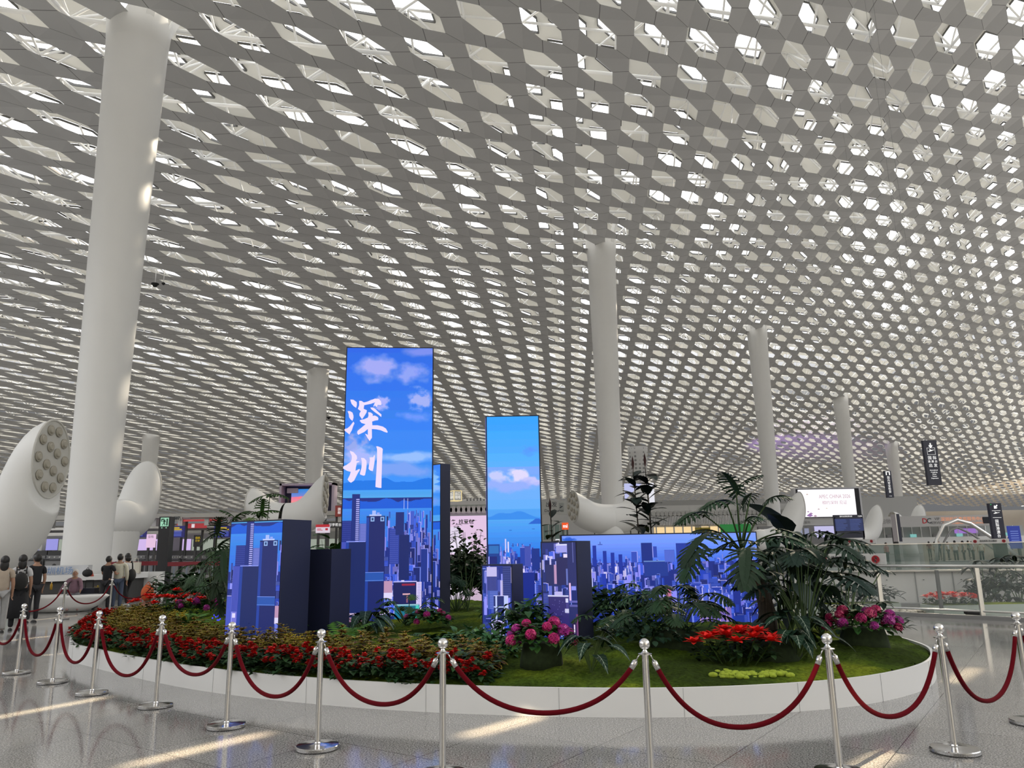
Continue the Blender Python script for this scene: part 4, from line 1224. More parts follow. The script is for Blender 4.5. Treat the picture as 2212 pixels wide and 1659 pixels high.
place(alocasia('silver-veined alocasia clump under the split-leaf plant', 2, 24, .58, .32, 1.3), 1722, 1402)
place(alocasia('tall veined alocasia behind the first one, before the dark elephant-ear plant', 5, 20, .72, .28, 1.0), 1775, 1372)
place(alocasia('arching silver-veined foliage below the left edge of the tallest screen', 3, 20, .42, .34, 1.7, (.25, .36, .30)), 790, 1370)
# ---- generic leafy clumps
def fern(label, seed, n=14, L=.55, color=(.035, .09, .02), name='fern', lw=.09, up=.7, droop=1.3):
    r = random.Random(seed); rt = thing(name, label, 'plant'); g = MB()
    for k in range(n):
        az = 2.4 * k; d = vec(az, up + r.uniform(-.25, .35)); p = Vector((0, 0, 0)); ll = L * r.uniform(.7, 1.1); m_ = 12
        side = d.cross(Vector((0, 0, 1))).normalized(); dd = d.copy(); c = jit(color, r, .3)
        for i in range(m_):
            f = i / m_; q = p + dd * (ll / m_); w = lw * math.sin(math.pi * min(.98, .12 + f * .88)) * 2
            for sg in (-1, 1): blade(g, p, (side * sg + dd * .55).normalized(), w, .032 * L / .55 + .008, 'lance', .5, .1, jit(c, r, .15), side=dd.cross(side).cross(side * sg))
            p = q; dd = (dd + Vector((0, 0, -1)) * droop / m_).normalized()
    g.build('fronds', leafm, rt); return rt
def bush(label, seed, n=160, R=.4, H_=.5, lw=.09, color=(.03, .08, .02), prof='oval', name='leafy_shrub', stems=5, lf=1.5, sy=.8, low=.1):
    r = random.Random(seed); rt = thing(name, label, 'plant'); s_ = MB(); g = MB()
    for k in range(stems):
        a = 6.28 * k / stems; stalk(s_, (0, 0, 0), (R * .6 * math.cos(a), R * .5 * math.sin(a), H_ * .85), .007)
    for k in range(n):
        a = r.uniform(0, 6.28); e_ = r.uniform(-.1, 1.45); q = Vector((R * math.cos(a) * math.cos(e_), R * sy * math.sin(a) * math.cos(e_), H_ * low + H_ * (1 - low) * (.5 + .5 * math.sin(e_)) * r.uniform(.45, 1)))
        blade(g, q * r.uniform(.7, 1), vec(a, r.uniform(-.5, .9)), lw * lf * r.uniform(.7, 1.2), lw * r.uniform(.8, 1.1), prof, .7, .2, jit(color, r, .4))
    s_.build('stems', stemm, rt); g.build('leaves', leafm, rt); return rt
def lobed_clump(label, seed, n=9, hgt=.8, L=.4, Wd=.36, color=(.03, .08, .025), name='split_leaf_plant', el0=.5, nl=6, az0=0, spread=1.0, trunk=None):
    r = random.Random(seed); rt = thing(name, label, 'plant'); s_ = MB(); g = MB()
    for k in range(n):
        az = az0 + 2.4 * k + r.uniform(-.3, .3); el = el0 + r.uniform(0, .7); h = hgt * r.uniform(.6, 1.05)
        tip = vec(az, el) * h; tip.x *= spread
        stalk(s_, (0, 0, 0), tip, .008, sag=h * .08)
        lobed(g, tip, Vector((math.cos(az), math.sin(az), .15)), L * r.uniform(.8, 1.1), Wd, jit(color, r, .25), nl, 1.0, r)
    s_.build('stems', stemm, rt); g.build('leaves', leafm, rt); return rt
place(lobed_clump('leafy split-leaf clump over the bottom of the tallest screen', 11, 14, .6, .30, .28, (.035, .09, .02)), 880, 1352)
place(fern('low fern behind the bedding at the centre', 12, 14, .45, (.035, .085, .02)), 940, 1392)
place(fern('green fern beneath the low left screen block', 13, 16, .55, (.06, .15, .02)), 742, 1388)
place(fern('ferny fronds between the left poinsettias and the low left screen', 14, 14, .6, (.05, .13, .02)), 405, 1352)
place(bush('dark leafy shrub between the low left block and the tallest screen', 15, 380, .6, 1.05, .13, (.018, .05, .02)), 715, 1330)
place(bush('round-leaved trailing shrub at the foot of the tallest screen', 16, 220, .6, .62, .09, (.02, .06, .018), 'heart'), 800, 1338)
place(fern('bright green ferny clump right of the low left screen block', 17, 16, .5, (.07, .18, .03), up=.9), 700, 1362)
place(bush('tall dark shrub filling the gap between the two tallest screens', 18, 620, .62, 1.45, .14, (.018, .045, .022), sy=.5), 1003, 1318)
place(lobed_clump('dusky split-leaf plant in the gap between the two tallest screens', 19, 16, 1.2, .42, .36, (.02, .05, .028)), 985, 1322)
place(bush('glossy ficus sprays above the dark shrub between the tall screens', 20, 190, .5, 1.95, .10, (.05, .07, .035), 'oval', low=.5, stems=7), 1010, 1322)
place(bush('pale green pothos patch at centre on the moss', 21, 260, .50, .34, .08, (.05, .12, .045), 'heart'), 1020, 1408)
place(bush('small-leaved green ground cover left of the pink hydrangea', 22, 260, .36, .30, .06, (.03, .10, .03)), 1075, 1424)
place(lobed_clump('light green monstera in front of the short screen block', 23, 9, .66, .34, .34, (.06, .12, .03), nl=4, name='monstera'), 1128, 1372)
place(bush('leafy dark clump between the short and the slender screen blocks', 24, 260, .46, .6, .10, (.025, .07, .02), 'heart'), 1135, 1388)
place(bush('small rosette plant with a thin stem before the short screen block', 25, 40, .13, .42, .045, (.10, .22, .03), 'lance', low=.8, stems=1, lf=3), 1058, 1368)
place(bush('dark spiky rosette before the short screen block', 26, 50, .2, .3, .04, (.015, .06, .02), 'lance', stems=1, lf=4), 1078, 1384)
place(bush('dense low shrub before the left part of the wide screen wall', 27, 420, .72, .80, .10, (.02, .055, .018)), 1325, 1368)
place(lobed_clump('upright bright-leaved plant against the wide screen wall', 28, 7, .75, .20, .22, (.08, .2, .05), nl=4, el0=.9), 1392, 1345)
place(lobed_clump('broad spreading split-leaf clump before the wide screen wall', 29, 22, .72, .34, .32, (.03, .07, .028), spread=1.5), 1375, 1385)
place(lobed_clump('large cycad-like split-leaf plant on a moss pot before the wide screen wall', 30, 26, .92, .46, .38, (.020, .05, .022), el0=.6, nl=8), 1462, 1400)
place(bush('grey-green low shrub left of the moss pot', 31, 320, .62, .45, .07, (.025, .065, .035)), 1400, 1400)
place(fern('small upright yellow-green moss fern before the wide screen wall', 32, 10, .2, (.3, .38, .03), up=1.2), 1570, 1372)
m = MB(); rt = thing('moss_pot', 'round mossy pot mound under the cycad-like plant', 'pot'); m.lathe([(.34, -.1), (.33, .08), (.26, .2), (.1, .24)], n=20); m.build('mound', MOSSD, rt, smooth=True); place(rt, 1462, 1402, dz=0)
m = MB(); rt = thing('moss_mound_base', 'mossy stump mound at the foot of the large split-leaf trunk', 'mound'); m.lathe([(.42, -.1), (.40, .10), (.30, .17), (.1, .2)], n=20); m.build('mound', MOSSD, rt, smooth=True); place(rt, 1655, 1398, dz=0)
m = MB(); rt = thing('moss_cushion', 'bright yellow-green moss cushion under the poinsettias', 'moss mound')
ym = mat('yellow_moss', (.30, .38, .03), rough=.95, noise=.5, nscale=30, bump=1.0, bscale=40)
r_ = random.Random(8)
for k in range(120): m.sphere((r_.gauss(0, .2), r_.gauss(0, .09), r_.uniform(.0, .035)), r_.uniform(.018, .045), 7, 5, (1.2, 1, .7))
m.build('cushion', ym, rt, smooth=True); place(rt, 1625, 1462, dz=0)
m = MB(); rt = thing('moss_cushion', 'small lime moss cushion left of the poinsettias', 'moss mound')
for k in range(80): m.sphere((r_.gauss(0, .15), r_.gauss(0, .08), r_.uniform(.0, .035)), r_.uniform(.018, .04), 7, 5, (1.2, 1, .7))
m.build('cushion', ym, rt, smooth=True); place(rt, 1505, 1395, dz=0)
# ---- the left cascade of split-leaf plants beside the low left block
place(lobed_clump('tall cascading split-leaf plant at the left of the low screen block', 41, 20, 1.45, .62, .42, (.035, .07, .03), el0=.55, nl=9, spread=.55), 462, 1318)
place(lobed_clump('feathery split-leaf plant rising above the low left screen block', 42, 9, 2.35, .55, .46, (.045, .085, .02), el0=1.1, nl=8, spread=.8), 555, 1300)
place(bush('dark mixed foliage behind the left poinsettias', 43, 420, 1.0, 1.0, .15, (.02, .05, .02)), 410, 1312)
place(fern('arching strap-leaved plant behind the left poinsettias', 44, 12, .7, (.03, .06, .03), lw=.05), 335, 1318)
place(bush('tropical broad-leaved plant behind the picture panel', 45, 26, .55, 1.9, .26, (.02, .07, .025), 'long', low=.55, lf=2.2), 716, 1306)
def leaf_plant(label, base, Y, leaves, seed, color=(.03, .065, .025), nl=8, name='split_leaf_plant'):
    r = random.Random(seed); rt = thing(name, label, 'plant')
    for (pe, tp, wd) in leaves:
        dy = r.uniform(-.35, .35); B_ = AY(pe[0], pe[1], Y + dy); T_2 = AY(tp[0], tp[1], Y + dy - .08)
        m = MB(); stalk(m, base, B_, .010, sag=.05, n=7, color=(.04, .07, .025)); m.build('petiole', leafm, rt, smooth=True)
        dv = T_2 - B_; L_ = dv.length * 1.25; g = MB(); lobed(g, B_ - dv * .15, dv.normalized() + Vector((0, -.1, .35)), L_, wd, jit(color, r, .3), nl, .8, r); g.build('leaf', leafm, rt)
    return rt
leaf_plant('split-leaf plant with fronds rising behind the low left screen block', MP(560, 1300), 13.6, [((508, 1122), (478, 1100), .32), ((508, 1122), (540, 1102), .32), ((583, 1072), (540, 1088), .34), ((583, 1070), (625, 1078), .30), ((560, 1112), (528, 1106), .34), ((562, 1112), (606, 1104), .34), ((566, 1108), (570, 1078), .3)], 71, (.035, .08, .02))
leaf_plant('big cascading split-leaf plant hanging left of the low screen block', MP(455, 1322), 13.8, [((468, 1156), (436, 1176), .45), ((470, 1150), (476, 1118), .4), ((476, 1180), (508, 1160), .4), ((470, 1196), (436, 1226), .5), ((482, 1200), (484, 1252), .5), ((456, 1186), (424, 1206), .45), ((478, 1228), (462, 1290), .5), ((490, 1190), (498, 1240), .45), ((462, 1262), (420, 1292), .45), ((470, 1280), (480, 1330), .45), ((440, 1270), (395, 1284), .4), ((452, 1220), (430, 1262), .45), ((487, 1262), (500, 1310), .45)], 72, (.028, .055, .026), 9)
# rubber plants behind the wide screen
def rubber(label, seed, hgt, n=20, L=.42):
    r = random.Random(seed); rt = thing('rubber_plant', label, 'plant'); s_ = MB(); g = MB()
    s_.tube([(0, 0, 0), (.03, 0, hgt * .5), (-.02, .02, hgt)], [.02, .015, .008], n=6)
    for k in range(n):
        az = 2.4 * k; z = hgt * (.58 + .40 * k / n); L_ = L * r.uniform(.8, 1.15)
        blade(g, (0, 0, z), vec(az, .25 + r.uniform(-.4, .5)), L_, L_ * .46, 'oval', .5, .15, jit((.012, .022, .02), r, .3))
    blade(g, (-.02, .02, hgt), Vector((0, 0, 1)), .28, .05, 'lance', 0, .5, (.05, .02, .02), side=Vector((1, 0, 0)))
    s_.build('trunk', barkm, rt); g.build('leaves', leafm, rt); return rt
for (px, h, lab, s_) in ((1377, 2.72, 'dark rubber plant rising above the wide screen wall, left stem of the pair', 1), (1404, 2.78, 'dark rubber plant with hanging broad leaves, right stem of the pair', 2)):
    o = rubber(lab, s_, h, 26); p = AY(px, 1150, 14.4); o.location = (p.x, 14.4, moss_z(p.x, 14.4))
o = rubber('small broad-leaved plant peeping out right of the second tallest screen', 3, 1.95, 12, .3); p = AY(1192, 1150, 15.0); o.location = (p.x, 15.0, moss_z(p.x, 15.0))

# ---- the giant split-leaf philodendron: trunk with leaf scars, long petioles, twelve big drooping leaves
YP = 10.35
def PP(px, py, Y=YP): return AY(px, py, Y)
rt = thing('split_leaf_philodendron', 'giant split-leaf philodendron with scarred curving trunk before the wide screen', 'plant')
base = PP(1662, 1385); mid_ = PP(1650, 1290); m2_ = PP(1622, 1235); top = PP(1602, 1190)
tm = MB(); tm.tube([base, PP(1660, 1335), mid_, PP(1640, 1258), m2_, top], [.12, .11, .095, .09, .085, .07], n=14); tm.build('trunk', barkm, rt, smooth=True)
sc_ = MB(); scar = mat('leaf_scar', (.13, .09, .06), rough=.8)
pts = [PP(1650, 1300), PP(1640, 1262), m2_, PP(1610, 1205)]
for k in range(26):
    f = k / 26 * 2.999; i = int(f); c0 = pts[i].lerp(pts[i + 1], f - i); a = k * 2.1
    nd = Vector((math.cos(a), -abs(math.sin(a)) - .1, .15)).normalized(); q = c0 + nd * .088
    t1 = nd.cross(Vector((0, 0, 1))).normalized(); t2 = nd.cross(t1)
    ring = [q + (t1 * math.cos(x * .785) * .034 + t2 * math.sin(x * .785) * .030) + nd * .004 for x in range(8)]
    sc_.add(ring + [q + nd * .010], [(x, (x + 1) % 8, 8) for x in range(8)])
sc_.build('leaf_scars', scar, rt)
ar = MB()
for (a_, b2) in (((1648, 1290), (1655, 1395)), ((1640, 1280), (1628, 1390)), ((1662, 1300), (1690, 1392)), ((1655, 1260), (1676, 1390))):
    stalk(ar, PP(*a_) + Vector((0, -.1, 0)), PP(*b2) + Vector((0, -.12, 0)), .010, sag=.02)
ar.build('aerial_roots', barkm, rt)
LEAVES = [ # petiole end px, leaf tip px, depth offset, width
 ((1590, 1062), (1560, 1020), -.1, .36), ((1590, 1060), (1640, 1028), .1, .32), ((1570, 1088), (1520, 1102), -.2, .50), ((1660, 1082), (1700, 1075), .1, .46), ((1622, 1070), (1608, 1095), .35, .42),
 ((1520, 1112), (1466, 1135), -.2, .46), ((1530, 1162), (1480, 1232), -.5, .50), ((1512, 1195), (1478, 1262), -.3, .42), ((1612, 1195), (1606, 1282), -.75, .52), ((1665, 1168), (1735, 1178), -.5, .50), ((1618, 1125), (1648, 1120), -.3, .40), ((1560, 1160), (1500, 1150), .2, .44), ((1690, 1150), (1765, 1205), -.2, .44)]
r_ = random.Random(77)
for (pe, tp, dy, wd) in LEAVES:
    m = MB(); A_ = top + Vector((0, dy * .1, -.02)); B_ = PP(pe[0], pe[1], YP + dy); T_2 = PP(tp[0], tp[1], YP + dy * 1.5 - .08)
    lf = MB(); stalk(m, A_, B_, .014, sag=.05, n=8, color=(.05, .085, .03))
    o = m.build('petiole', leafm, rt, smooth=True)
    dv = T_2 - B_; L_ = dv.length * 1.12
    d0 = dv.normalized() + Vector((0, -.1, .45)); 
    lobed(lf, B_ - dv.normalized() * L_ * .12, d0, L_ * 1.15, wd * 1.15, jit((.022, .050, .026), r_, .25), 9, .9, r_, cut=.6)
    lf.build('leaf', leafm, rt)
# ---- big dark elephant-ear / bird-of-paradise behind it
rt = thing('elephant_ear_plant', 'dark broad-leaved elephant-ear plant right of the philodendron trunk', 'plant')
r_ = random.Random(9); YE = 11.2
s_ = MB(); g = MB(); b0_ = PP(1705, 1382, YE)
for (px, py, L_, wd, dx, dz) in ((1700, 1150, .6, .36, -.3, .4), (1740, 1185, .55, .36, .6, -.2), (1690, 1225, .6, .4, -.5, -.3), (1760, 1235, .55, .36, .7, -.1), (1720, 1260, .5, .36, .2, -.5), (1660, 1245, .5, .34, -.6, -.2), (1740, 1290, .5, .3, .6, -.3), (1700, 1200, .55, .4, .1, -.4), (1765, 1180, .75, .26, .8, .35), (1690, 1290, .5, .34, -.1, -.5), (1730, 1220, .5, .4, .3, -.6), (1670, 1190, .55, .36, .3, -.5), (1715, 1240, .5, .42, -.2, -.5)):
    e_ = PP(px, py, YE + r_.uniform(-.4, .4)); stalk(s_, b0_, e_, .016, sag=.06)
    blade(g, e_, Vector((dx, r_.uniform(-.5, .1), dz)), L_, wd, 'long' if wd < .3 else 'heart', .9, .18, jit((.026, .048, .040), r_, .3))
b9 = PP(1712, 1165, YE); stalk(s_, b0_, b9, .018); blade(g, b9, Vector((-.45, -.1, .9)), .95, .26, 'long', 1.5, .3, (.10, .13, .14), side=Vector((.6, -.8, .1)))
for k in range(60):
    e_ = PP(r_.uniform(1650, 1790), r_.uniform(1150, 1340), YE + r_.uniform(-.3, .5)); az = r_.uniform(0, 6.28)
    blade(g, e_, vec(az, r_.uniform(-.8, .3)), r_.uniform(.25, .42), r_.uniform(.14, .24), 'heart', .9, .2, jit((.026, .048, .040), r_, .4))
s_.build('stems', stemm, rt); g.build('leaves', leafm, rt)
o = lobed_clump('second split-leaf plant spreading right of the philodendron crown', 51, 20, 1.35, .60, .50, (.018, .038, .026), el0=.75, nl=8, spread=.8); p = MP(1708, 1380); o.location = (p.x, p.y - .5, p.z)
# single leaf on a long stalk reaching right
rt = thing('elephant_ear_leaf', 'single pale grey-green leaf on a long stalk in front of the departures board', 'plant')
s_ = MB(); g = MB(); a_ = MP(1745, 1385); e_ = PP(1824, 1152, 10.8); s_.tube([a_, PP(1750, 1250, 10.6), PP(1790, 1175, 10.8), e_], [.012, .01, .008, .006], n=6); blade(g, e_ + Vector((.0, 0, 0)), Vector((.9, -.1, .02)), .24, .12, 'oval', .15, .2, (.05, .085, .075)); blade(g, e_, Vector((-.9, -.2, -.1)), .16, .09, 'oval', .2, .2, (.045, .075, .065))
s_.build('stalk', stemm, rt); g.build('leaf', leafm, rt)
def schefflera(label, seed, base, tips, col_=(.014, .03, .022), L=.2, n=7, wd=.06):
    r = random.Random(seed); rt = thing('umbrella_plant', label, 'plant'); s_ = MB(); g = MB()
    for t_3 in tips:
        stalk(s_, base, t_3, .012, sag=.05)
        for k in range(n):
            az = 6.28 * k / n + r.uniform(-.2, .2); blade(g, t_3, vec(az, -.15 + r.uniform(-.2, .25)), L * r.uniform(.8, 1.15), wd, 'oval', .8, .15, jit(col_, r, .35))
    s_.build('stems', stemm, rt); g.build('leaves', leafm, rt); return rt
YS = 11.6
schefflera('umbrella plant with radiating leaflets between the philodendron and the glass railing', 5, MP(1832, 1378), [PP(x, y, YS + dy) for x, y, dy in ((1808, 1205, 0), (1862, 1208, .2), (1835, 1222, -.2), (1905, 1232, .1), (1795, 1235, .3), (1850, 1250, -.2), (1828, 1262, 0), (1800, 1290, .2), (1870, 1285, .1), (1905, 1300, 0), (1850, 1305, -.2))], L=.22, wd=.075)
o = bush('mixed low foliage behind the right hydrangea', 61, 240, .75, .42, .09, (.02, .045, .025)); p = MP(1850, 1372); o.location = (p.x, p.y, p.z)
# tiny blue star lamp on the moss
rt = thing('blue_garden_light', 'small glowing blue light cluster left of the low left screen block', 'light')
bl = mat('blue_glow', (.02, .02, .3), emit=(.03, .03, 1.0), estr=2.5); r_ = random.Random(2)
m = MB()
for k in range(14): m.sphere((r_.uniform(-.13, .13), r_.uniform(-.05, .05), r_.uniform(.03, .16)), .014, 6, 4)
m.build('bulbs', bl, rt); m = MB(); m.tube([(-.13, 0, .02), (0, 0, .10), (.13, 0, .05)], .004, 5); m.build('wire', stemm, rt); place(rt, 472, 1342)
# ------------------------------------------------------------------ surroundings
grey_wall = mat('fascia_grey', (.42, .42, .41), rough=.55)
pale = mat('pale_counter', (.62, .62, .60), rough=.5)
white_paint = mat('white_gloss', (.80, .80, .79), rough=.35)
dkgrey = mat('dark_counter_grey', (.055, .055, .055), rough=.6)
midgrey = mat('mid_grey_panel', (.22, .22, .22), rough=.6)
blackm = mat('sign_black', (.008, .009, .014), rough=.35)
navy_sign = mat('sign_navy', (.010, .014, .035), rough=.35)
signw = mat('sign_white_lettering', (.8, .8, .8), rough=.5, emit=(1, 1, 1), estr=.55)
def emat(name, rgb, k=1.0): return mat(name, (.01, .01, .01), rough=.4, emit=s2l(rgb), estr=k)
steel = mat('satin_steel', (.62, .62, .61), rough=.28, metal=1.0)
glass, t, b = principled('clear_glass')
b.inputs['Base Color'].default_value = (.88, .96, .93, 1); b.inputs['Roughness'].default_value = .02; b.inputs['Transmission Weight'].default_value = 0
b.inputs['Alpha'].default_value = .07; b.inputs['Specular IOR Level'].default_value = .9
glass_g, t, b = principled('green_glass')
b.inputs['Base Color'].default_value = (.12, .20, .17, 1); b.inputs['Roughness'].default_value = .05; b.inputs['Alpha'].default_value = .35; b.inputs['Specular IOR Level'].default_value = .6
class Panel:
    """upright board whose face spans the given corners at distance Y; local x right, z up, face towards -y"""
    def __init__(s, name, label, cat, x0, y0, x1, y1, Y, depth=.12, material=None, part='board', Y1=None, group=None, kind=None):
        cx_ = (x0 + x1) / 2
        s.Y = Y; Y1 = Y1 or Y
        a = AY(x0, (y0 + y1) / 2, Y); b_ = AY(x1, (y0 + y1) / 2, Y1)
        s.zt = AY(cx_, y0, (Y + Y1) / 2).z; s.zb = AY(cx_, y1, (Y + Y1) / 2).z
        s.w = math.hypot(b_.x - a.x, b_.y - a.y); s.h = s.zt - s.zb
        s.rt = thing(name, label, cat, (a.x, a.y, s.zb), math.atan2(b_.y - a.y, b_.x - a.x), group)
        if kind: s.rt['kind'] = kind
        if material: s.box(0, 0, 1, 1, depth, material, part, y=depth / 2)
        s.depth = depth
    def stand(s, us=(.15, .85), w=.12, mt=None):
        for u in us:
            m = MB(); m.box((u * s.w, s.depth + w / 2, (s.h * .5 - s.zb) / 2), (w, w, s.h * .5 + s.zb)); m.build('support_post', mt or MATS['dark_counter_grey'], s.rt)
        return s
    def box(s, u0, v0, u1, v1, d, material, part, y=0.0):
        m = MB(); m.box(((u0 + u1) / 2 * s.w, y, (v0 + v1) / 2 * s.h), ((u1 - u0) * s.w, d, (v1 - v0) * s.h)); return m.build(part, material, s.rt)
    def text(s, body, u, v, size, material, part='lettering', y=-.015, align='CENTER', sx=1.0, bold=0.0, ry=0.0):
        return text_obj(part, body, size * s.h, material, s.rt, (u * s.w, y, v * s.h), (math.pi / 2, ry, 0), .004, align, bold, sx)
    def poly(s, pts, material, part, y=-.012, d=.006):
        m = MB(); n = len(pts)
        vs = [(u * s.w, y, v * s.h) for u, v in pts] + [(u * s.w, y + d, v * s.h) for u, v in pts]
        m.add(vs, [tuple(range(n)), tuple(reversed(range(n, 2 * n)))] + [(k, (k + 1) % n, n + (k + 1) % n, n + k) for k in range(n)])
        return m.build(part, material, s.rt)

# far walls and fascia of the hall (setting)
def wall_seg(name, x0, x1, Y, z0, z1, material, Y1=None, d=.4):
    m = MB(); Y1 = Y1 or Y
    a = Vector((x0, Y)); b_ = Vector((x1, Y1)); c_ = (a + b_) / 2
    m.box((c_.x, c_.y, (z0 + z1) / 2), ((b_ - a).length, d, z1 - z0), rz=math.atan2(b_.y - a.y, b_.x - a.x))
    return struct(m.build(name, material))
far_w = mat('far_wall', (.34, .33, .31), rough=.8, noise=.08, nscale=.2)
wall_seg('wall_far', -260, 300, 256, 0, 11.6, far_w)
wall_seg('wall_left', -150, -75, 190, 0, 9, far_w, 60)
wall_seg('wall_far_concourse', 4, 62, 118, 0, 8.6, grey_wall, 118)
# fascia with a row of round nozzles and louvres (centre right)
P = Panel('shop_facade', 'pale concourse front with round air nozzles and ribbed louvres over warm-lit shops', 'shop front', 1172, 1092, 1720, 1190, 112, .5, pale, 'fascia')
noz = mat('nozzle_ring', (.5, .5, .48), rough=.4); hole_m = mat('nozzle_hole', (.03, .03, .03), rough=.8)
for k in range(34):
    u = .44 + k * .0165
    m = MB(); m.lathe([(.0, 0), (.36, 0), (.36, .35), (.2, .35)], n=10, M=Matrix.Translation((u * P.w, -.1, .82 * P.h)) @ Matrix.Rotation(math.pi / 2, 4, 'X')); m.build('nozzle', noz, P.rt)
m = MB()
for k in range(90): m.box(((.43 + k * .0063) * P.w, -.25, .66 * P.h), (.14, .3, .20 * P.h))
m.build('louvres', white_paint, P.rt)
warm = emat('warm_shop_light', (246, 214, 158), 1.0); P.box(.44, .22, .60, .52, .1, warm, 'lit_interior', y=-.05); P.box(.62, .22, .70, .52, .1, warm, 'lit_interior', y=-.05)
P.box(.60, .30, .66, .50, .12, emat('yellow_sign', (90, 80, 20)), 'yellow_sign', y=-.12)
for k in range(8): P.box(.445 + k * .035, .2, .450 + k * .035, .54, .16, pale, 'mullion', y=-.1)
P.box(.70, .34, .82, .56, .12, emat('green_screen', (30, 110, 50)), 'green_screen', y=-.06); P.box(.71, .28, .81, .34, .14, emat('white_strip', (225, 225, 230)), 'white_strip', y=-.08)
P.box(0.0, .30, .10, .62, .1, mat('shop_glass', (.22, .33, .31), rough=.15), 'shop_window', y=-.05)
for k in range(5): P.box(.0 + k * .022, .30, .003 + k * .022, .62, .14, pale, 'mullion', y=-.08)
P.box(.05, .0, .20, .30, .12, emat('white_shop', (225, 225, 232)), 'lit_interior', y=-.06)
P = Panel('departures_sign', 'pale overhead sign with departures lettering, plane icon and arrow', 'sign', 1170, 1080, 1303, 1110, 100, .4, mat('sign_pale', (.50, .52, .49), rough=.5)).stand()
dk = mat('sign_dark_text', (.03, .04, .05), rough=.6)
P.text('出发', .16, .68, .42, dk); P.text('Departures', .20, .25, .30, dk); P.poly([(.28, .2), (.36, .2), (.36, .8), (.28, .8)], mat('sign_icon_grey', (.35, .38, .36)), 'icon_frame'); 
plane = [(0, .35), (.25, .3), (.75, .55), (.95, .6), (.9, .7), (.55, .62), (.3, .85), (.2, .82), (.38, .58), (.12, .48)]
def icon(P, u, v, w_, h_, mt, part='plane_icon'): return P.poly([(u + a * w_, v + b_ * h_) for a, b_ in plane], mt, part, y=-.02)
icon(P, .29, .3, .06, .4, dk); icon(P, .84, .3, .06, .4, dk)
P.poly([(.93, .42), (.96, .42), (.96, .25), (.995, .5), (.96, .75), (.96, .58), (.93, .58)], dk, 'arrow')
P = Panel('shop_logo', 'orange rounded shop logo sign beside the big white air vent', 'sign', 1214, 1129, 1228, 1144, 96, .2, emat('orange_logo', (240, 84, 28))).stand()
P.text('mi', .5, .5, .7, emat('logo_white', (255, 255, 255)), bold=.02)
P = Panel('advertising_screen', 'pale violet advertising screen behind the rubber plants', 'screen', 1350, 1044, 1413, 1088, 90, .4, emat('violet_ad', (186, 190, 232))).stand()
P.text('oppo', .45, .78, .2, emat('ad_white', (245, 245, 255))); P.box(.78, 0, 1, 1.0, .1, emat('ad_side', (225, 226, 235)), 'side_panel', y=-.05)
# perforated tapering column cap
pc, t, b = principled('perforated_cladding'); tcn = t.nodes.new('ShaderNodeTexCoord'); vo = t.nodes.new('ShaderNodeTexVoronoi'); vo.inputs['Scale'].default_value = 1.6; vo.inputs['Randomness'].default_value = .0
t.links.new(tcn.outputs['Object'], vo.inputs['Vector']); rp = t.nodes.new('ShaderNodeValToRGB'); rp.color_ramp.elements[0].position = .28; rp.color_ramp.elements[0].color = (.3, .3, .3, 1); rp.color_ramp.elements[1].position = .36; rp.color_ramp.elements[1].color = (.72, .72, .71, 1)
t.links.new(vo.outputs['Distance'], rp.inputs[0]); t.links.new(rp.outputs[0], b.inputs['Base Color'])
p = AY(1381, 1040, 120); rt = thing('perforated_funnel', 'pale perforated funnel column rising behind the rubber plants', 'column', (p.x, p.y, 0))
m = MB(); m.lathe([(1.25, 0), (1.2, 6), (1.05, 9.5), (1.25, 12.5), (1.55, 16.2), (1.6, 17.2)], n=28); m.build('cladding', pc, rt, smooth=True)
# pink billboard between the towers
P = Panel('billboard', 'pink billboard with black Chinese slogan seen between the two tallest screens', 'billboard', 905, 1114, 1120, 1200, 70, .3, emat('pink_board', (226, 196, 226))).stand()
P.text('工作任务, 找豆包', .36, .84, .13, mat('slogan_black', (.01, .01, .02)), bold=.008)
P.box(.31, .38, .42, .72, .02, emat('speech_card', (226, 214, 236)), 'speech_card', y=-.02)
P.box(.30, .06, .52, .38, .02, emat('speech_card2', (236, 226, 244)), 'reply_card', y=-.025)
for k in range(3): P.box(.33, .60 - k * .06, .39, .61 - k * .06, .01, mat('card_lines', (.3, .28, .35)), 'text_line', y=-.035)
P = Panel('nozzle_wall', 'grey-green wall with a row of round air nozzles above the pink billboard', 'wall panel', 900, 1090, 1140, 1112, 71, .6, mat('nozzle_wall_grey', (.36, .39, .36), rough=.5)).stand()
for k in range(22):
    m = MB(); m.lathe([(.0, -.02), (.22, -.02), (.30, 0), (.34, -.05), (.34, .2)], n=12, M=Matrix.Translation((P.w * (.02 + k * .045), -.1, P.h * .5)) @ Matrix.Rotation(math.pi / 2, 4, 'X')); m.build('nozzle', noz, P.rt)
P = Panel('parapet_band', 'grey parapet with roof clutter above the nozzle wall', 'wall panel', 900, 1082, 1140, 1090, 72.5, .6, pale)
rs_ = random.Random(4)
for k in range(14): P.box(rs_.uniform(.1, .85), 1.0, rs_.uniform(.1, .85) + .03, 1.0 + rs_.uniform(.1, .9), .2, midgrey if k % 2 else white_paint, 'roof_unit', y=rs_.uniform(0, .5)) if k < 5 else P.box(.3 + k * .03, 1.0, .312 + k * .03, 1.0 + rs_.uniform(.3, .9), .2, midgrey, 'roof_unit', y=.1)
p = AY(984, 1069, 68); rt = thing('lantern_sign', 'glowing cube lantern sign with four white characters above the billboard', 'sign', (p.x, p.y, p.z - .55), math.radians(35))
m = MB(); m.box((0, 0, .45), (.75, .75, .8)); m.build('lantern', emat('lantern_dim', (150, 148, 140)), rt)
m = MB()
for a_ in (-.39, .39):
    for b2 in (-.39, .39): m.box((a_, b2, .45), (.05, .05, .9))
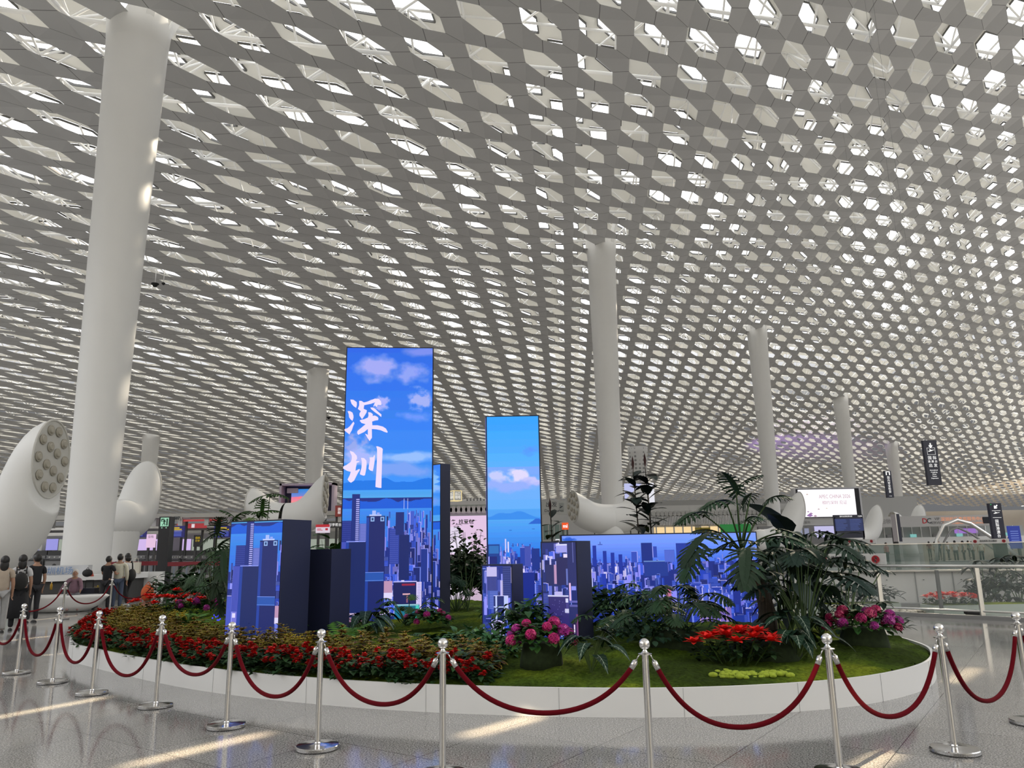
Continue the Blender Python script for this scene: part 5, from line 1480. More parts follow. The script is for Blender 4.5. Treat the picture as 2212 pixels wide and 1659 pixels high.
for z in (.02, .88):
    for s_ in (-.39, .39): m.box((s_, 0, z), (.05, .8, .05)); m.box((0, s_, z), (.8, .05, .05))
m.build('glowing_frame', emat('lantern_gold', (250, 226, 160)), rt)
text_obj('lettering', '出口\n咖啡', .30, emat('lantern_white', (255, 250, 240)), rt, (0, -.385, .45), (math.pi / 2, 0, 0)); text_obj('lettering', '出口\n咖啡', .30, MATS['lantern_white'], rt, (-.385, 0, .45), (math.pi / 2, 0, -math.pi / 2))

# big framed sunset screen behind the left vent
P = Panel('framed_screen', 'large lilac-framed screen with a sunset sky behind the white air vent', 'screen', 604, 1044, 722, 1110, 62, None and 0 or .05).stand()
lil = mat('lilac_frame', (.50, .42, .52), rough=.45); inn_m = mat('frame_inside', (.03, .028, .07), rough=.6)
P.box(0, .93, 1, 1.0, 1.2, lil, 'frame_top', y=.4); P.box(0, 0, 1, .05, 1.2, lil, 'frame_bottom', y=.4); P.box(0, 0, .04, 1, 1.2, lil, 'frame_side', y=.4); P.box(.96, 0, 1, 1, 1.2, lil, 'frame_side', y=.4); P.box(.03, .03, .97, .95, .1, inn_m, 'backing', y=.95)
cs_ = Canvas(70, 50); cs_.grad(0, 18, (40, 130, 220), (130, 130, 210)); cs_.grad(18, 34, (226, 120, 170), (250, 150, 130)); cs_.grad(34, 50, (252, 170, 90), (252, 140, 50)); cs_.cloud(40, 12, 22, 5, (240, 150, 190), 3); cs_.cloud(20, 20, 22, 4, (250, 120, 130), 5); cs_.rect(4, 34, 6, 50, (60, 30, 30)); cs_.rect(9, 32, 11, 50, (50, 30, 40)); cs_.rect(14, 40, 17, 50, (70, 40, 40))
cs_.mesh('picture', (.16 * P.w, .80, .84 * P.h), (.62 * P.w, 0, 0), (0, 0, -.72 * P.h), LED, P.rt)
P.box(.10, .70, .30, .86, .2, lil, 'hanging_block', y=.5)

# ------------------------------------------------------------------ white air vents: bent tubes with nozzle discs
vent_m = mat('vent_white', (.74, .74, .72), rough=.45)
disc_m = mat('vent_disc', (.55, .54, .50), rough=.5); nzm = mat('vent_nozzle', (.42, .39, .32), rough=.5); nzd = mat('vent_nozzle_dark', (.05, .05, .06), rough=.7)
def vent(label, x, y, arms, R=1.05, zc=3.6, discs=True, trunk=True):
    """bent tube(s) on a round trunk; each arm: azimuth, reach, end height, end slope; the mouth is cut by an upright plane"""
    rt = thing('air_vent', label, 'air vent', (x, y, 0))
    if trunk:
        m = MB(); m.tube([(0, 0, 0), (0, 0, 1.2), (0, 0, zc - 1.2), (0, 0, zc - .5)], [R * .95, R * .85, R * .95, R * 1.0], n=32); m.build('trunk', vent_m, rt, smooth=True)
    if len(arms) == 1:
        m = MB(); m.sphere((0, 0, zc - .55), R * 1.12, 28, 16); m.build('elbow', vent_m, rt, smooth=True)
    def half(az, reach, ztop, tilt):
        d = Vector((math.cos(az), math.sin(az), 0)); end = d * reach + Vector((0, 0, ztop)); nd = d * math.cos(tilt) + Vector((0, 0, math.sin(tilt)))
        p0 = Vector((0, 0, zc - .55)) - Vector(); L_ = (end - p0).length
        c1 = p0 + d * L_ * .55; c2 = end - nd * L_ * .30; pts = []; tg = []
        for i in range(21):
            f = i / 20; pts.append(p0 * (1 - f) ** 3 + c1 * 3 * f * (1 - f) ** 2 + c2 * 3 * f * f * (1 - f) + end * f ** 3)
            tg.append(((c1 - p0) * 3 * (1 - f) ** 2 + (c2 - c1) * 6 * f * (1 - f) + (end - c2) * 3 * f * f).normalized())
        sd = Vector((-d.y, d.x, 0)); vs = []; n = 44
        for i, (p, t_6) in enumerate(zip(pts, tg)):
            f = i / 20; up = t_6.cross(sd).normalized() * -1; k = max(0, (f - .45) / .55) ** 1.2; r_6 = R * (1.10 - .10 * f)
            nn = (t_6 * (1 - k) + d * k).normalized()
            for q in range(n):
                a = 2 * math.pi * q / n; off = sd * math.cos(a) * r_6 + up * math.sin(a) * r_6
                off = off - t_6 * (off.dot(nn) / t_6.dot(nn)); vs.append(p + off)
        m = MB(); m.add(vs, [(i * n + q, i * n + (q + 1) % n, (i + 1) * n + (q + 1) % n, (i + 1) * n + q) for i in range(20) for q in range(n)]); m.build('tube', vent_m, rt, smooth=True)
        rim_pts = vs[-n:]; m = MB(); m.add([v + d * .0 for v in rim_pts], [tuple(range(n))]); m.tube(rim_pts + [rim_pts[0]], .035, n=6, cap=False); m.build('disc', disc_m, rt)
        if discs:
            el = 1 / math.cos(tilt)
            Mx = Matrix(((sd.x, 0, d.x, end.x), (sd.y, 0, d.y, end.y), (0, 1, 0, end.z), (0, 0, 0, 1)))
            spots = [(0.30 * R * math.cos(a * 1.5708 + .5), 0.34 * R * el * math.sin(a * 1.5708 + .5)) for a in range(4)] + [(.73 * R * math.cos(a * .6283), .76 * R * el * math.sin(a * .6283)) for a in range(10)]
            for sx_, sy_ in spots:
                m = MB(); T2 = Mx @ Matrix.Translation((sx_, sy_, .01)); m.lathe([(.175 * R, 0), (.18 * R, .03), (.155 * R, .035), (.125 * R, .015), (.11 * R, .07), (.085 * R, .07)], n=14, M=T2); nz_ = m.build('nozzle', nzm, rt, smooth=True)
                m = MB(); m.lathe([(0, .06), (.087 * R, .06)], n=12, M=T2); m.build('nozzle_bore', nzd, nz_)
    for a_ in arms: half(*a_)
    return rt
def vat(px, py, Y): p = AY(px, py, Y); return p.x, p.y
x_, y_ = vat(-82, 1180, 22.5); vent('huge white air vent with a disc of round nozzles at the far left', x_, y_, [(math.radians(-1), 2.35, 4.5, math.radians(42))], R=.86, zc=2.3)
x_, y_ = vat(262, 1120, 38); vent('rounded white air vent half hidden behind the broad left column', x_, y_, [(math.radians(80), 1.6, 5.0, math.radians(50))], R=.95, zc=3.9, discs=False)
x_, y_ = vat(617, 1130, 42); vent('white double air vent curving up on both sides left of the tallest screen', x_, y_, [(math.radians(3), 2.1, 4.75, math.radians(44)), (math.radians(172), 2.0, 4.25, math.radians(30))], R=.85, zc=3.95)
x_, y_ = vat(1318, 1130, 52); vent('large white double air vent standing before the column right of the screens', x_, y_, [(math.radians(202), 2.75, 4.35, math.radians(26)), (math.radians(10), 2.5, 4.75, math.radians(40))], R=.92, zc=4.05)
x_, y_ = vat(1640, 1120, 62); vent('white air vent arm pointing up before the bright billboard', x_, y_, [(math.radians(4), 3.5, 4.6, math.radians(42))], R=.9, zc=2.4, discs=False)
x_, y_ = vat(1846, 1130, 80); vent('white air vent arm right of the departures board', x_, y_, [(math.radians(6), 2.7, 4.4, math.radians(42))], R=.85, zc=2.6, discs=False)
x_, y_ = vat(1960, 1130, 96); vent('small distant double air vent beyond the black standing sign', x_, y_, [(math.radians(188), 1.9, 4.4, math.radians(14)), (math.radians(8), 2.0, 4.9, math.radians(45))], R=.95, zc=3.5)

# ------------------------------------------------------------------ bright billboard and departures board
P = Panel('billboard', 'big bright white billboard with faint pink lettering, its right part hidden by a column', 'billboard', 1717, 1053, 1862, 1120, 105, 1.2, mat('billboard_case', (.60, .60, .62), rough=.4)).stand()
P.box(.03, .03, .97, .96, .1, blackm, 'black_surround', y=-.05)
P.box(.055, .055, .90, .94, .06, emat('billboard_white', (252, 250, 255), 1.1), 'lit_screen', y=-.10)
rose = emat('rose_text', (196, 160, 170)); P.text('APEC CHINA 2026', .42, .70, .17, rose, align='LEFT', y=-.15, sx=.75).location.x = .36 * P.w
P.text('相约深圳 见证', .45, .50, .13, rose, align='LEFT', y=-.15).location.x = .40 * P.w
for k, (u, v, s_) in enumerate(((.20, .10, .05), (.22, .16, .03), (.18, .22, .02), (.28, .08, .03), (.34, .30, .02), (.19, .78, .02), (.46, .32, .015))): P.poly([(u - s_, v), (u, v - s_ * .8), (u + s_, v), (u, v + s_ * 1.4)], emat('plum_%s' % 'abcdefg'[k], (150 + k * 10, 110 + k * 14, 170)), 'blossom_mark', y=-.14)
P = Panel('departures_board', 'dark blue flight information board before the bright billboard', 'screen', 1803, 1112, 1866, 1162, 48, .15, navy_sign)
P.box(.02, .30, .98, .84, .02, emat('board_blue', (26, 40, 86)), 'lit_face', y=-.01)
P.text('国内出发航班动态', .42, .93, .07, signw); P.text('12:05', .90, .93, .09, signw)
r_ = random.Random(5)
for k in range(9):
    for c_ in range(2):
        P.box(.05 + c_ * .48, .78 - k * .055, .05 + c_ * .48 + r_.uniform(.25, .40), .79 - k * .055, .01, emat('row_blue' + 'ab'[c_], (86, 108, 176)), 'flight_row', y=-.025)
for u in (.03, .97): P.box(u - .02, -1.2, u + .02, .9, .12, blackm, 'leg', y=.06)
# ------------------------------------------------------------------ hanging and standing signs
def arrow_pts(cx_, cy_, s_, rot, asp):
    pts = [(-.12, .5), (.12, .5), (.12, -.05), (.34, .15), (.34, -.12), (0, -.5), (-.34, -.12), (-.34, .15), (-.12, -.05)]
    c0, s0 = math.cos(rot), math.sin(rot); return [(cx_ + (x * c0 - y * s0) * s_, cy_ + (x * s0 + y * c0) * s_ * asp) for x, y in pts]
P = Panel('hanging_sign', 'large black hanging sign for international departures with a down arrow', 'sign', 2000, 951, 2029, 1048, 27, .14, navy_sign)
asp = P.w / P.h
P.poly(arrow_pts(.5, .88, .38, 0, asp), signw, 'arrow')
P.poly([(.2, .68), (.8, .68), (.8, .675), (.2, .675)], signw, 'icon_frame'); P.poly([(.2, .83), (.8, .83), (.8, .825), (.2, .825)], signw, 'icon_frame'); P.poly([(.2, .675), (.215, .675), (.215, .83), (.2, .83)], signw, 'icon_frame'); P.poly([(.785, .675), (.8, .675), (.8, .83), (.785, .83)], signw, 'icon_frame')
icon(P, .25, .71, .5, .11, signw)
P.text('国 际', .5, .60, .085, signw); P.text('港 澳 台', .5, .52, .06, signw); P.text('出 发', .5, .43, .085, signw)
for k, s_ in enumerate(('International', 'Hongkong', 'Macao', 'Taiwan', 'Departures')): P.text(s_, .5, .33 - k * .045, .034, signw)
def wires(P, us, ztop=None):
    for u in us:
        m = MB(); q = P.rt.matrix_world
        x = P.rt.location.x + u * P.w * math.cos(P.rt.rotation_euler.z); y = P.rt.location.y + u * P.w * math.sin(P.rt.rotation_euler.z)
        zc_ = ceil_at(x, y) + .8; m.tube([(u * P.w, .05, P.h), (u * P.w, .05, zc_ - P.zb)], .005, n=5, cap=False); m.build('wire', midgrey, P.rt)
wires(P, (.15, .85))
P = Panel('hanging_sign', 'small black hanging sign for domestic security check', 'sign', 1913, 1017, 1928, 1075, 44, .14, navy_sign)
P.text('国\n内\n安\n全\n检\n查', .5, .48, .105, signw).data; P.poly([(.2, .84), (.35, .84), (.35, .95), (.65, .95), (.65, .84), (.8, .84), (.8, .98), (.2, .98)], signw, 'icon'); P.text('Security', .5, .06, .03, signw); wires(P, (.2,))
P = Panel('standing_sign', 'black totem sign with arrow and plane icon at the far right', 'sign', 2142, 1087, 2168, 1166, 26, .14, navy_sign)
asp = P.w / P.h
P.poly(arrow_pts(.5, .90, .42, -math.pi / 4, asp), signw, 'arrow'); icon(P, .22, .68, .56, .1, signw); P.poly([(.15, .80), (.85, .80), (.85, .79), (.15, .79)], signw, 'icon_frame'); P.poly([(.15, .60), (.85, .60), (.85, .61), (.15, .61)], signw, 'icon_frame')
P.text('国\n际\n港\n澳\n台', .42, .30, .10, signw); P.box(.1, .955, .16, .975, .01, emat('green_dot', (60, 220, 120)), 'green_light', y=-.01); P.box(0, -.65, 1, 0, .14, blackm, 'lower_post', y=.07)
P = Panel('standing_sign', 'slim dark totem sign seen edge-on before the distant double vent', 'sign', 1939, 1110, 1946, 1170, 40, .5, navy_sign).stand(); P.box(-.25, 0, 0, 1, .5, steel, 'steel_edge', y=.25)
P = Panel('blue_notice', 'blue information panel beside the man in the white shirt', 'sign', 2180, 1136, 2206, 1185, 42, .1, emat('notice_blue', (30, 50, 140))).stand()
for k in range(6): P.box(.15, .75 - k * .1, .8, .78 - k * .1, .01, emat('notice_line', (110, 130, 200)), 'text_line', y=-.01)
# exit pillar on the left
P = Panel('exit_pillar', 'tall black pillar with a green running-man exit sign', 'sign', 338, 1116, 362, 1275, 36, .5, blackm)
P.box(.15, .865, .88, .985, .02, emat('exit_green', (150, 205, 175)), 'lit_exit_sign', y=-.01)
dkg = mat('exit_dark', (.01, .05, .03)); 
P.poly([(.22, .97), (.5, .97), (.5, .955), (.30, .955), (.30, .93), (.22, .93)], dkg, 'door_outline', y=-.035); P.poly([(.70, .875), (.82, .875), (.82, .97), (.70, .97)], dkg, 'door_leaf', y=-.035)
P.poly([(.50, .955), (.58, .955), (.60, .935), (.66, .93), (.66, .925), (.56, .925), (.54, .91), (.62, .895), (.60, .875), (.55, .875), (.56, .89), (.46, .905), (.40, .88), (.32, .878), (.32, .885), (.38, .89), (.46, .925), (.40, .935), (.36, .925), (.34, .93), (.40, .945)], dkg, 'running_man', y=-.036)
P.poly(arrow_pts(.32, .845, .16, -math.pi / 2, P.w / P.h), MATS['exit_green'], 'arrow_left', y=-.02); P.poly(arrow_pts(.70, .845, .16, math.pi / 2, P.w / P.h), MATS['exit_green'], 'arrow_right', y=-.02)

# ------------------------------------------------------------------ check-in island at the left rear
YC = 47
P = Panel('check_in_canopy', 'long pale canopy beam over the check-in counters at the left rear', 'canopy', -40, 1110, 740, 1119, YC, 1.4, mat('canopy_beige', (.46, .45, .41), rough=.5))
for k in range(14):
    u = .03 + k * .073; P.box(u, -1.9, u + .012, 0, .5, pale, 'bracket', y=.5)
P.box(0, -2.9, 1, -2.3, .3, midgrey, 'service_rail', y=1.4); P.box(0, -1.6, 1, -1.2, .3, pale, 'upper_rail', y=1.6)
for u in (.15, .31, .50, .68, .86): P.box(u, -10.4, u + .008, -1.2, .4, pale, 'post', y=.9)
scr_blue = emat('info_blue', (22, 22, 92)); yel = emat('info_yellow', (200, 170, 30)); wht = emat('info_white', (170, 175, 230)); lb_ = emat('info_text_blue', (90, 110, 210))
for k, (x0, x1, lab) in enumerate(((36, 88, 'hanging blue information screen under gate sign E04'), (141, 200, 'hanging blue information screen half behind the broad column'), (268, 316, 'hanging blue information screen under sign E06'), (360, 398, 'hanging blue information screen right of the exit pillar'), (462, 500, 'hanging blue information screen behind the split-leaf plant'), (560, 600, 'hanging blue information screen hidden behind the low left screen'))):
    P = Panel('hanging_screen', lab, 'screen', x0, 1136, x1, 1161, YC - .9, .1, scr_blue, 'screen')
    P.box(.28, .78, .72, .88, .01, yel, 'yellow_text', y=-.01); P.box(.15, .64, .85, .74, .01, yel, 'yellow_text', y=-.01); P.box(.12, .54, .88, .58, .01, wht, 'white_text', y=-.01)
    for q in range(4): P.box(.15, .42 - q * .1, .85, .46 - q * .1, .01, lb_, 'blue_text', y=-.01)
    for u in (.2, .8): P.box(u, 1, u + .02, 1.75, .05, steel, 'hanger', y=.05); P.box(u, 1.6, u + .02, 1.75, 1.2, steel, 'hanger_arm', y=.55)
for (x0, x1, s_, lab) in ((57, 78, 'E04', 'small grey sign reading E04 under the canopy beam'), (287, 305, 'E06', 'small grey sign reading E06 under the canopy beam'), (374, 390, 'E07', 'small grey sign reading E07 right of the exit pillar')):
    P = Panel('counter_sign', lab, 'sign', x0, 1114.5, x1, 1124.5, YC - .9, .08, mat('sign_grey_%s' % s_, (.40, .39, .36))); P.text(s_, .5, .5, .85, dk, bold=.01)
P = Panel('light_strip', 'red airline banner strip under the canopy right of the exit pillar', 'banner', 388, 1122, 478, 1126, YC + .4, .1, emat('red_banner', (170, 60, 62))).stand()
P = Panel('light_strip', 'lower red airline banner with white figure behind the blue screens', 'banner', 382, 1131, 446, 1141, YC + 1.2, .1, emat('red_banner2', (160, 56, 60))).stand(); P.box(.5, .1, .6, .9, .02, emat('banner_white', (220, 210, 215)), 'figure', y=-.01)
P = Panel('red_poster', 'small red poster board beside the tallest screen', 'poster', 724, 1092, 742, 1116, 46, .1, mat('poster_red', (.35, .06, .05))).stand(); P.text('旗\n舰', .5, .5, .3, signw)
P = Panel('airline_sign', 'red and white tilted airline counter sign left of the tallest screen', 'sign', 682, 1133, 712, 1151, 40, .1, emat('airline_white', (214, 200, 214))).stand(); P.box(0, .68, 1, 1, .02, emat('airline_red', (176, 30, 44)), 'red_header', y=-.01); P.box(.1, .42, .4, .5, .01, MATS['airline_red'], 'text_line', y=-.01); P.box(.1, .28, .5, .34, .01, MATS['airline_red'], 'text_line', y=-.01); P.box(.7, .3, .88, .55, .01, MATS['airline_red'], 'text_block', y=-.01)
P = Panel('counter_sign', 'dark baggage counter sign with white characters beside the tallest screen', 'sign', 698, 1128, 740, 1140, 41, .1, dkgrey).stand(); P.text('行李柜台', .62, .5, .6, signw)
counter_w = mat('counter_back_white', (.50, .52, .50), rough=.4); lilac = emat('lilac_panel', (206, 180, 232)); lilac2 = emat('lilac_blue_panel', (150, 148, 220)); oliv = emat('glow_grey', (150, 158, 146))
cells_c = [(-30, 40, oliv, 'far left end'), (42, 88, lilac2, 'left of the column, with a pale blue backing'), (90, 140, oliv, 'just left of the broad column'), (236, 262, oliv, 'just right of the broad column'), (262, 306, lilac, 'with a lilac back screen near the exit pillar'), (306, 340, lilac, 'directly left of the exit pillar'), (362, 386, lilac, 'directly right of the exit pillar'), (388, 440, oliv, 'with pale backing and a dark poster'), (442, 498, oliv, 'behind the hanging split-leaf foliage'), (500, 600, oliv, 'behind the low left screen'), (600, 740, oliv, 'between the low left screen and the tallest screen')]
for (x0, x1, mt_, lab) in cells_c:
    P = Panel('check_in_counter', 'check-in counter unit ' + lab, 'counter', x0, 1162, x1, 1252, YC, .6, None); 
    P.box(.02, .70, .98, .98, .1, mt_, 'back_screen', y=1.6); P.box(0, .58, 1, .69, .5, dkgrey, 'upper_shelf', y=.8); P.box(.02, .50, .98, .57, .1, midgrey, 'label_strip', y=.5); P.box(0, .10, 1, .48, .6, dkgrey, 'counter_front', y=.6); P.box(.1, .14, .9, .44, .1, midgrey, 'front_panel', y=.22); P.box(0, 0, 1, .12, 1.4, mat('belt_grey', (.3, .3, .3)) if 'belt_grey' not in MATS else MATS['belt_grey'], 'baggage_belt', y=.5)
    for q in range(4): P.box(.12 + q * .22, .52, .18 + q * .22, .55, .02, pale, 'notice', y=.43)
wall_seg('wall_left_rear', -48, -8, YC + 3.2, 0, 3.0, mat('rear_partition', (.32, .32, .31), rough=.6))
P = Panel('poster_stand', 'black poster with yellow lettering on the counters right of the exit pillar', 'poster', 418, 1156, 436, 1181, YC - .6, .1, blackm).stand(); P.text('值机', .5, .75, .22, yel); P.text('行李', .5, .5, .2, yel)
P = Panel('advert_panel', 'pink advert panel with two characters left of the exit pillar', 'poster', 316, 1154, 335, 1183, YC - .8, .1, emat('pink_ad', (226, 190, 222))).stand(); P.text('豆包', .5, .8, .22, dk)
# belt barrier: red tape and posts in front of the counters
for k, (x0, x1, lab) in enumerate(((236, 340, 'red queue tape left of the exit pillar'), (362, 500, 'red queue tape right of the exit pillar'), (60, 105, 'red queue tape behind the seated people'))):
    P = Panel('queue_tape', lab, 'queue barrier', x0, 1213 - k * (0 if k < 2 else -10), x1, 1222 - (0 if k < 2 else -10), 33, .02, mat('tape_red_%d' % k, (.22, .02, .03)), 'tape')
    n_ = max(2, int((x1 - x0) / 26))
    for q in range(n_): 
        m = MB(); m.tube([((q + .5) / n_ * P.w, .04, -P.zb), ((q + .5) / n_ * P.w, .04, P.h * 1.1)], .04, n=8); m.build('post', mat('tape_post', (.20, .23, .28), rough=.4) if 'tape_post' not in MATS else MATS['tape_post'], P.rt)
# ------------------------------------------------------------------ help desk wrapped round the column, bench, small things
dx, dy_ = ceil_hit(300, 72).x, ceil_hit(300, 72).y
rt = thing('help_desk', 'curved white help desk with dark recessed front around the broad column', 'desk', (0, 0, 0))
e0_, e1_ = G(160, 1318), Vector((-15.0, 31.0, 0))
desk = [(-17.6, 27.6), (-16.6, 28.1), (-15.7, 28.9), (-15.0, 30.0), (-14.75, 31.2), (-14.9, 32.4)]
dpts = catmull(desk, 6, closed=False) + [desk[-1]]
def ribbon(pts, z0, z1, off, d):
    m = MB()
    for i in range(len(pts) - 1):
        a = np.array(pts[i]); b_ = np.array(pts[i + 1]); t_5 = (b_ - a) / np.linalg.norm(b_ - a); nr = np.array([t_5[1], -t_5[0]])
        a1 = a + nr * off; b1_ = b_ + nr * off; a2 = a1 - nr * d; b2_ = b1_ - nr * d
        m.add([(*a1, z0), (*b1_, z0), (*b1_, z1), (*a1, z1), (*a2, z0), (*b2_, z0), (*b2_, z1), (*a2, z1)], [(0, 1, 2, 3), (7, 6, 5, 4), (3, 2, 6, 7), (4, 5, 1, 0), (0, 3, 7, 4), (1, 5, 6, 2)])
    return m
ribbon(dpts, .78, .98, 0, .75).build('worktop', white_paint, rt); ribbon(dpts, .0, .78, -.18, .45).build('recessed_front', dkgrey, rt)
m = MB(); m.box((-14.55, 31.3, .50), (.9, .12, 1.0), rz=math.radians(-10)); m.build('end_panel', white_paint, rt)
m = MB(); m.box((-17.3, 29.2, 1.05), (2.4, .5, .55), rz=math.radians(12)); m.build('signboard', mat('desk_sign', (.55, .56, .58), rough=.4), rt)
text_obj('lettering', '深圳机场', .30, mat('desk_text', (.15, .25, .45)), rt, (-17.1, 28.9, 1.12), (math.pi / 2, 0, math.radians(12)))
rt = thing('bench', 'rounded white sculpted bench on which the elderly woman sits', 'bench', (*G(128, 1322).xy, 0), math.radians(8))
m = MB(); n_ = 28; vs = []
prof = [(.0, 0), (.52, .02), (.72, .18), (.86, .40), (.90, .46), (.84, .50), (.0, .46)]
m.lathe(prof, n=40, sx=1.55, sy=.55); m.build('seat', white_paint, rt, smooth=True)
rt = thing('bench', 'white high-backed seat shell behind the elderly woman', 'bench', (*G(160, 1300).xy, 0), math.radians(10))
m = MB(); m.box((0, .5, .62), (.55, .10, .95)); m.box((0, .2, .42), (.55, .6, .08)); m.box((0, .3, .2), (.4, .4, .4)); m.build('shell', white_paint, rt)
# ------------------------------------------------------------------ glass railing and void at the right
A0, A1 = Vector((9.35, 22.3, 0)), Vector((10.6, 15.2, 0))
def rail_pt(px, Y0=None):
    # railing line in plan: through the foot of the posts
    pL, pR = Vector((8.3, 18.4)), Vector((10.6, 15.9)); d = ray(px, 1250); k = Vector((d.x, d.y))
    e_ = pR - pL; den = k.x * e_.y - k.y * e_.x; s_ = (pL.x * e_.y - pL.y * e_.x) / den; return k * s_
rt = thing('glass_railing', 'long glass railing with steel handrail along the void at the right', 'railing')
ra_, rb_ = rail_pt(1740), rail_pt(2300)
def R3(px, z, off=0): p = rail_pt(px); return Vector((p.x, p.y + off, z))
m = MB(); m.tube([R3(1772, 1.10), R3(2300, 1.10)], .032, n=10); m.build('handrail', steel, rt, smooth=True)
m = MB(); m.tube([R3(1690, .17), R3(2300, .17)], .022, n=8); m.build('lower_rail', steel, rt, smooth=True)
for px in (1898, 2112, 2250):
    m = MB(); m.bar(R3(px, 0), R3(px, 1.06), .05, .09); m.build('post', steel, rt)
for px in (1918, 2052):
    m = MB(); m.bar(R3(px, .17, .5), R3(px, 1.0, .5), .045, .07); m.build('brace_post', mat('brace_dark', (.08, .08, .08), rough=.4) if 'brace_dark' not in MATS else MATS['brace_dark'], rt)
for a_, b2 in ((1700, 1896), (1900, 2110), (2114, 2300)):
    m = MB(); m.bar(R3(a_, .68), R3(b2, .68), .012, 1.02); m.build('glass_pane', glass, rt)
m = MB(); m.bar(R3(1690, .04), R3(2300, .04), .12, .08); m.build('kerb', midgrey, rt)
# notice plate standing on the rail
def plate(label, px0, py0, px1, py1, Y, Y1, texts):
    P = Panel('notice_plate', label, 'sign', px0, py0, px1, py1, Y, .02, mat('plate_' + str(px0), (.62, .62, .61), rough=.4), 'plate', Y1=Y1)
    for tx, u, v, s_ in texts: P.text(tx, u, v, s_, dk)
    for u in (.10, .86):
        m = MB(); red = MATS.get('prohibit_red') or mat('prohibit_red', (.5, .03, .04)); rr = .34 * P.h
        m.lathe([(rr, -.004), (rr, .004), (rr * .84, .004), (rr * .84, -.004)], n=24, M=Matrix.Translation((u * P.w, -.02, .5 * P.h)) @ Matrix.Rotation(math.pi / 2, 4, 'X')); m.bar((u * P.w - rr * .65, -.022, .5 * P.h + rr * .65), (u * P.w + rr * .65, -.022, .5 * P.h - rr * .65), .004, rr * .16); m.build('prohibition_ring', red, P.rt)
        q = u * P.w; P.poly([((q - rr * .3) / P.w, .3), ((q + rr * .1) / P.w, .3), ((q + rr * .35) / P.w, .62), ((q + rr * .05) / P.w, .72), ((q - rr * .2) / P.w, .55)], dk, 'figure', y=-.018)
    return P
pa, pb = rail_pt(1768), rail_pt(1914)
plate('grey notice plate reading no leaning, no crossing above the handrail', 1765, 1196, 1914, 1221, pa.y, pb.y, [('请勿倚靠，禁止翻越', .47, .62, .34), ('No Leaning, No Crossing', .47, .24, .24)])
plate('second smaller notice plate on the glass further back', 1830, 1165, 1892, 1174, 26, 25, [('请勿倚靠', .45, .6, .4)])
plate('third notice plate on the far glass near the right plants', 2098, 1164, 2180, 1174, 24, 23.5, [('请勿倚靠 禁止翻越', .45, .55, .4)])
# inner white parapet of the void, with glass above, behind the railing
P = Panel('parapet', 'white panelled inner parapet seen through the glass railing', 'parapet', 1660, 1234, 2330, 1302, 21.5, .15, mat('parapet_white', (.56, .56, .54), rough=.5), 'panels', Y1=19.5)
for k in range(9):
    P.box(.02 + k * .12, .02, .023 + k * .12, .98, .02, midgrey, 'joint', y=-.01)
    for v in (.72, .2): P.box(.045 + k * .12, v, .050 + k * .12, v + .02, .02, dkgrey, 'stud', y=-.01)
P.box(0, -.22, 1, 0, .5, midgrey, 'base', y=0); P.box(0, 1.0, 1, 1.05, .2, steel, 'cap', y=0)
P = Panel('glass_balustrade', 'greenish glass balustrade above the white parapet', 'railing', 1660, 1196, 2330, 1233, 21.6, .02, glass_g, 'glass_pane', Y1=19.6)
P = Panel('glass_balustrade', 'further glass balustrade with thin steel top rail across the void', 'railing', 1700, 1174, 2330, 1196, 27, .02, glass_g, 'glass_pane', Y1=25.5); P.box(0, .96, 1, 1.04, .06, steel, 'top_rail', y=0)
# beige tray planters behind the glass
def tray(label, px0, px1, Y, w_=.5):
    a = AY(px0, 1320, Y); b_ = AY(px1, 1320, Y); rt = thing('tray_planter', label, 'planter', (a.x, Y, 0)); m = MB(); m.box(((b_.x - a.x) / 2, 0, .10), (b_.x - a.x, w_, .20)); m.build('tray', mat('tray_green_grey', (.36, .42, .37), rough=.5) if 'tray_green_grey' not in MATS else MATS['tray_green_grey'], rt); m = MB(); m.box(((b_.x - a.x) / 2, 0, .205), (b_.x - a.x - .06, w_ - .06, .02)); m.build('soil', MOSS, rt); return a, b_
tray('long low planter tray behind the glass holding the red poinsettias', 2003, 2330, 18.3, .6); tray('low planter tray left behind the glass railing', 1680, 1935, 19.2, .6)
o = poinsettia('row of red poinsettias behind the glass railing', 9, 22, .62, .26); p = AY(2056, 1318, 18.25); o.location = (p.x, 18.25, .18)
rt = thing('pebble_bed', 'bed of pale pebbles behind the glass railing', 'pebbles', (*AY(1965, 1325, 18.6).xy, 0)); r_ = random.Random(6); m = MB()
for k in range(150): m.sphere((r_.uniform(-.75, .75), r_.uniform(-.3, .3), .03 + r_.uniform(0, .03)), r_.uniform(.03, .055), 7, 5, (1.3, 1, .6))
m.build('pebbles', mat('pebble_cream', (.55, .52, .44), rough=.5, noise=.2, nscale=5), rt, smooth=True); tag(rt, kind='stuff')
rt = thing('floor_lamp_box', 'small black floor spotlight behind the glass', 'light', (*AY(2101, 1334, 17.6).xy, 0)); m = MB(); m.box((0, 0, .07), (.28, .14, .08), rx=.3); m.box((0, 0, .015), (.1, .1, .03)); m.build('housing', black_rubber, rt)
YR = 18.9
def tips(lst): return [AY(x, y, YR + dz) for x, y, dz in lst]
r_ = random.Random(12)
schefflera('tall umbrella plant behind the glass railing at the right', 15, AY(2130, 1312, YR), tips([(2095, 1225, 0), (2120, 1212, .2), (2160, 1215, -.2), (2180, 1232, 0), (2100, 1250, .1), (2140, 1248, -.2), (2175, 1262, .2), (2118, 1278, 0), (2150, 1285, .1), (2190, 1290, 0), (2085, 1275, .2), (2110, 1300, .1), (2200, 1240, .2)]), L=.36, wd=.10, col_=(.016, .026, .018))
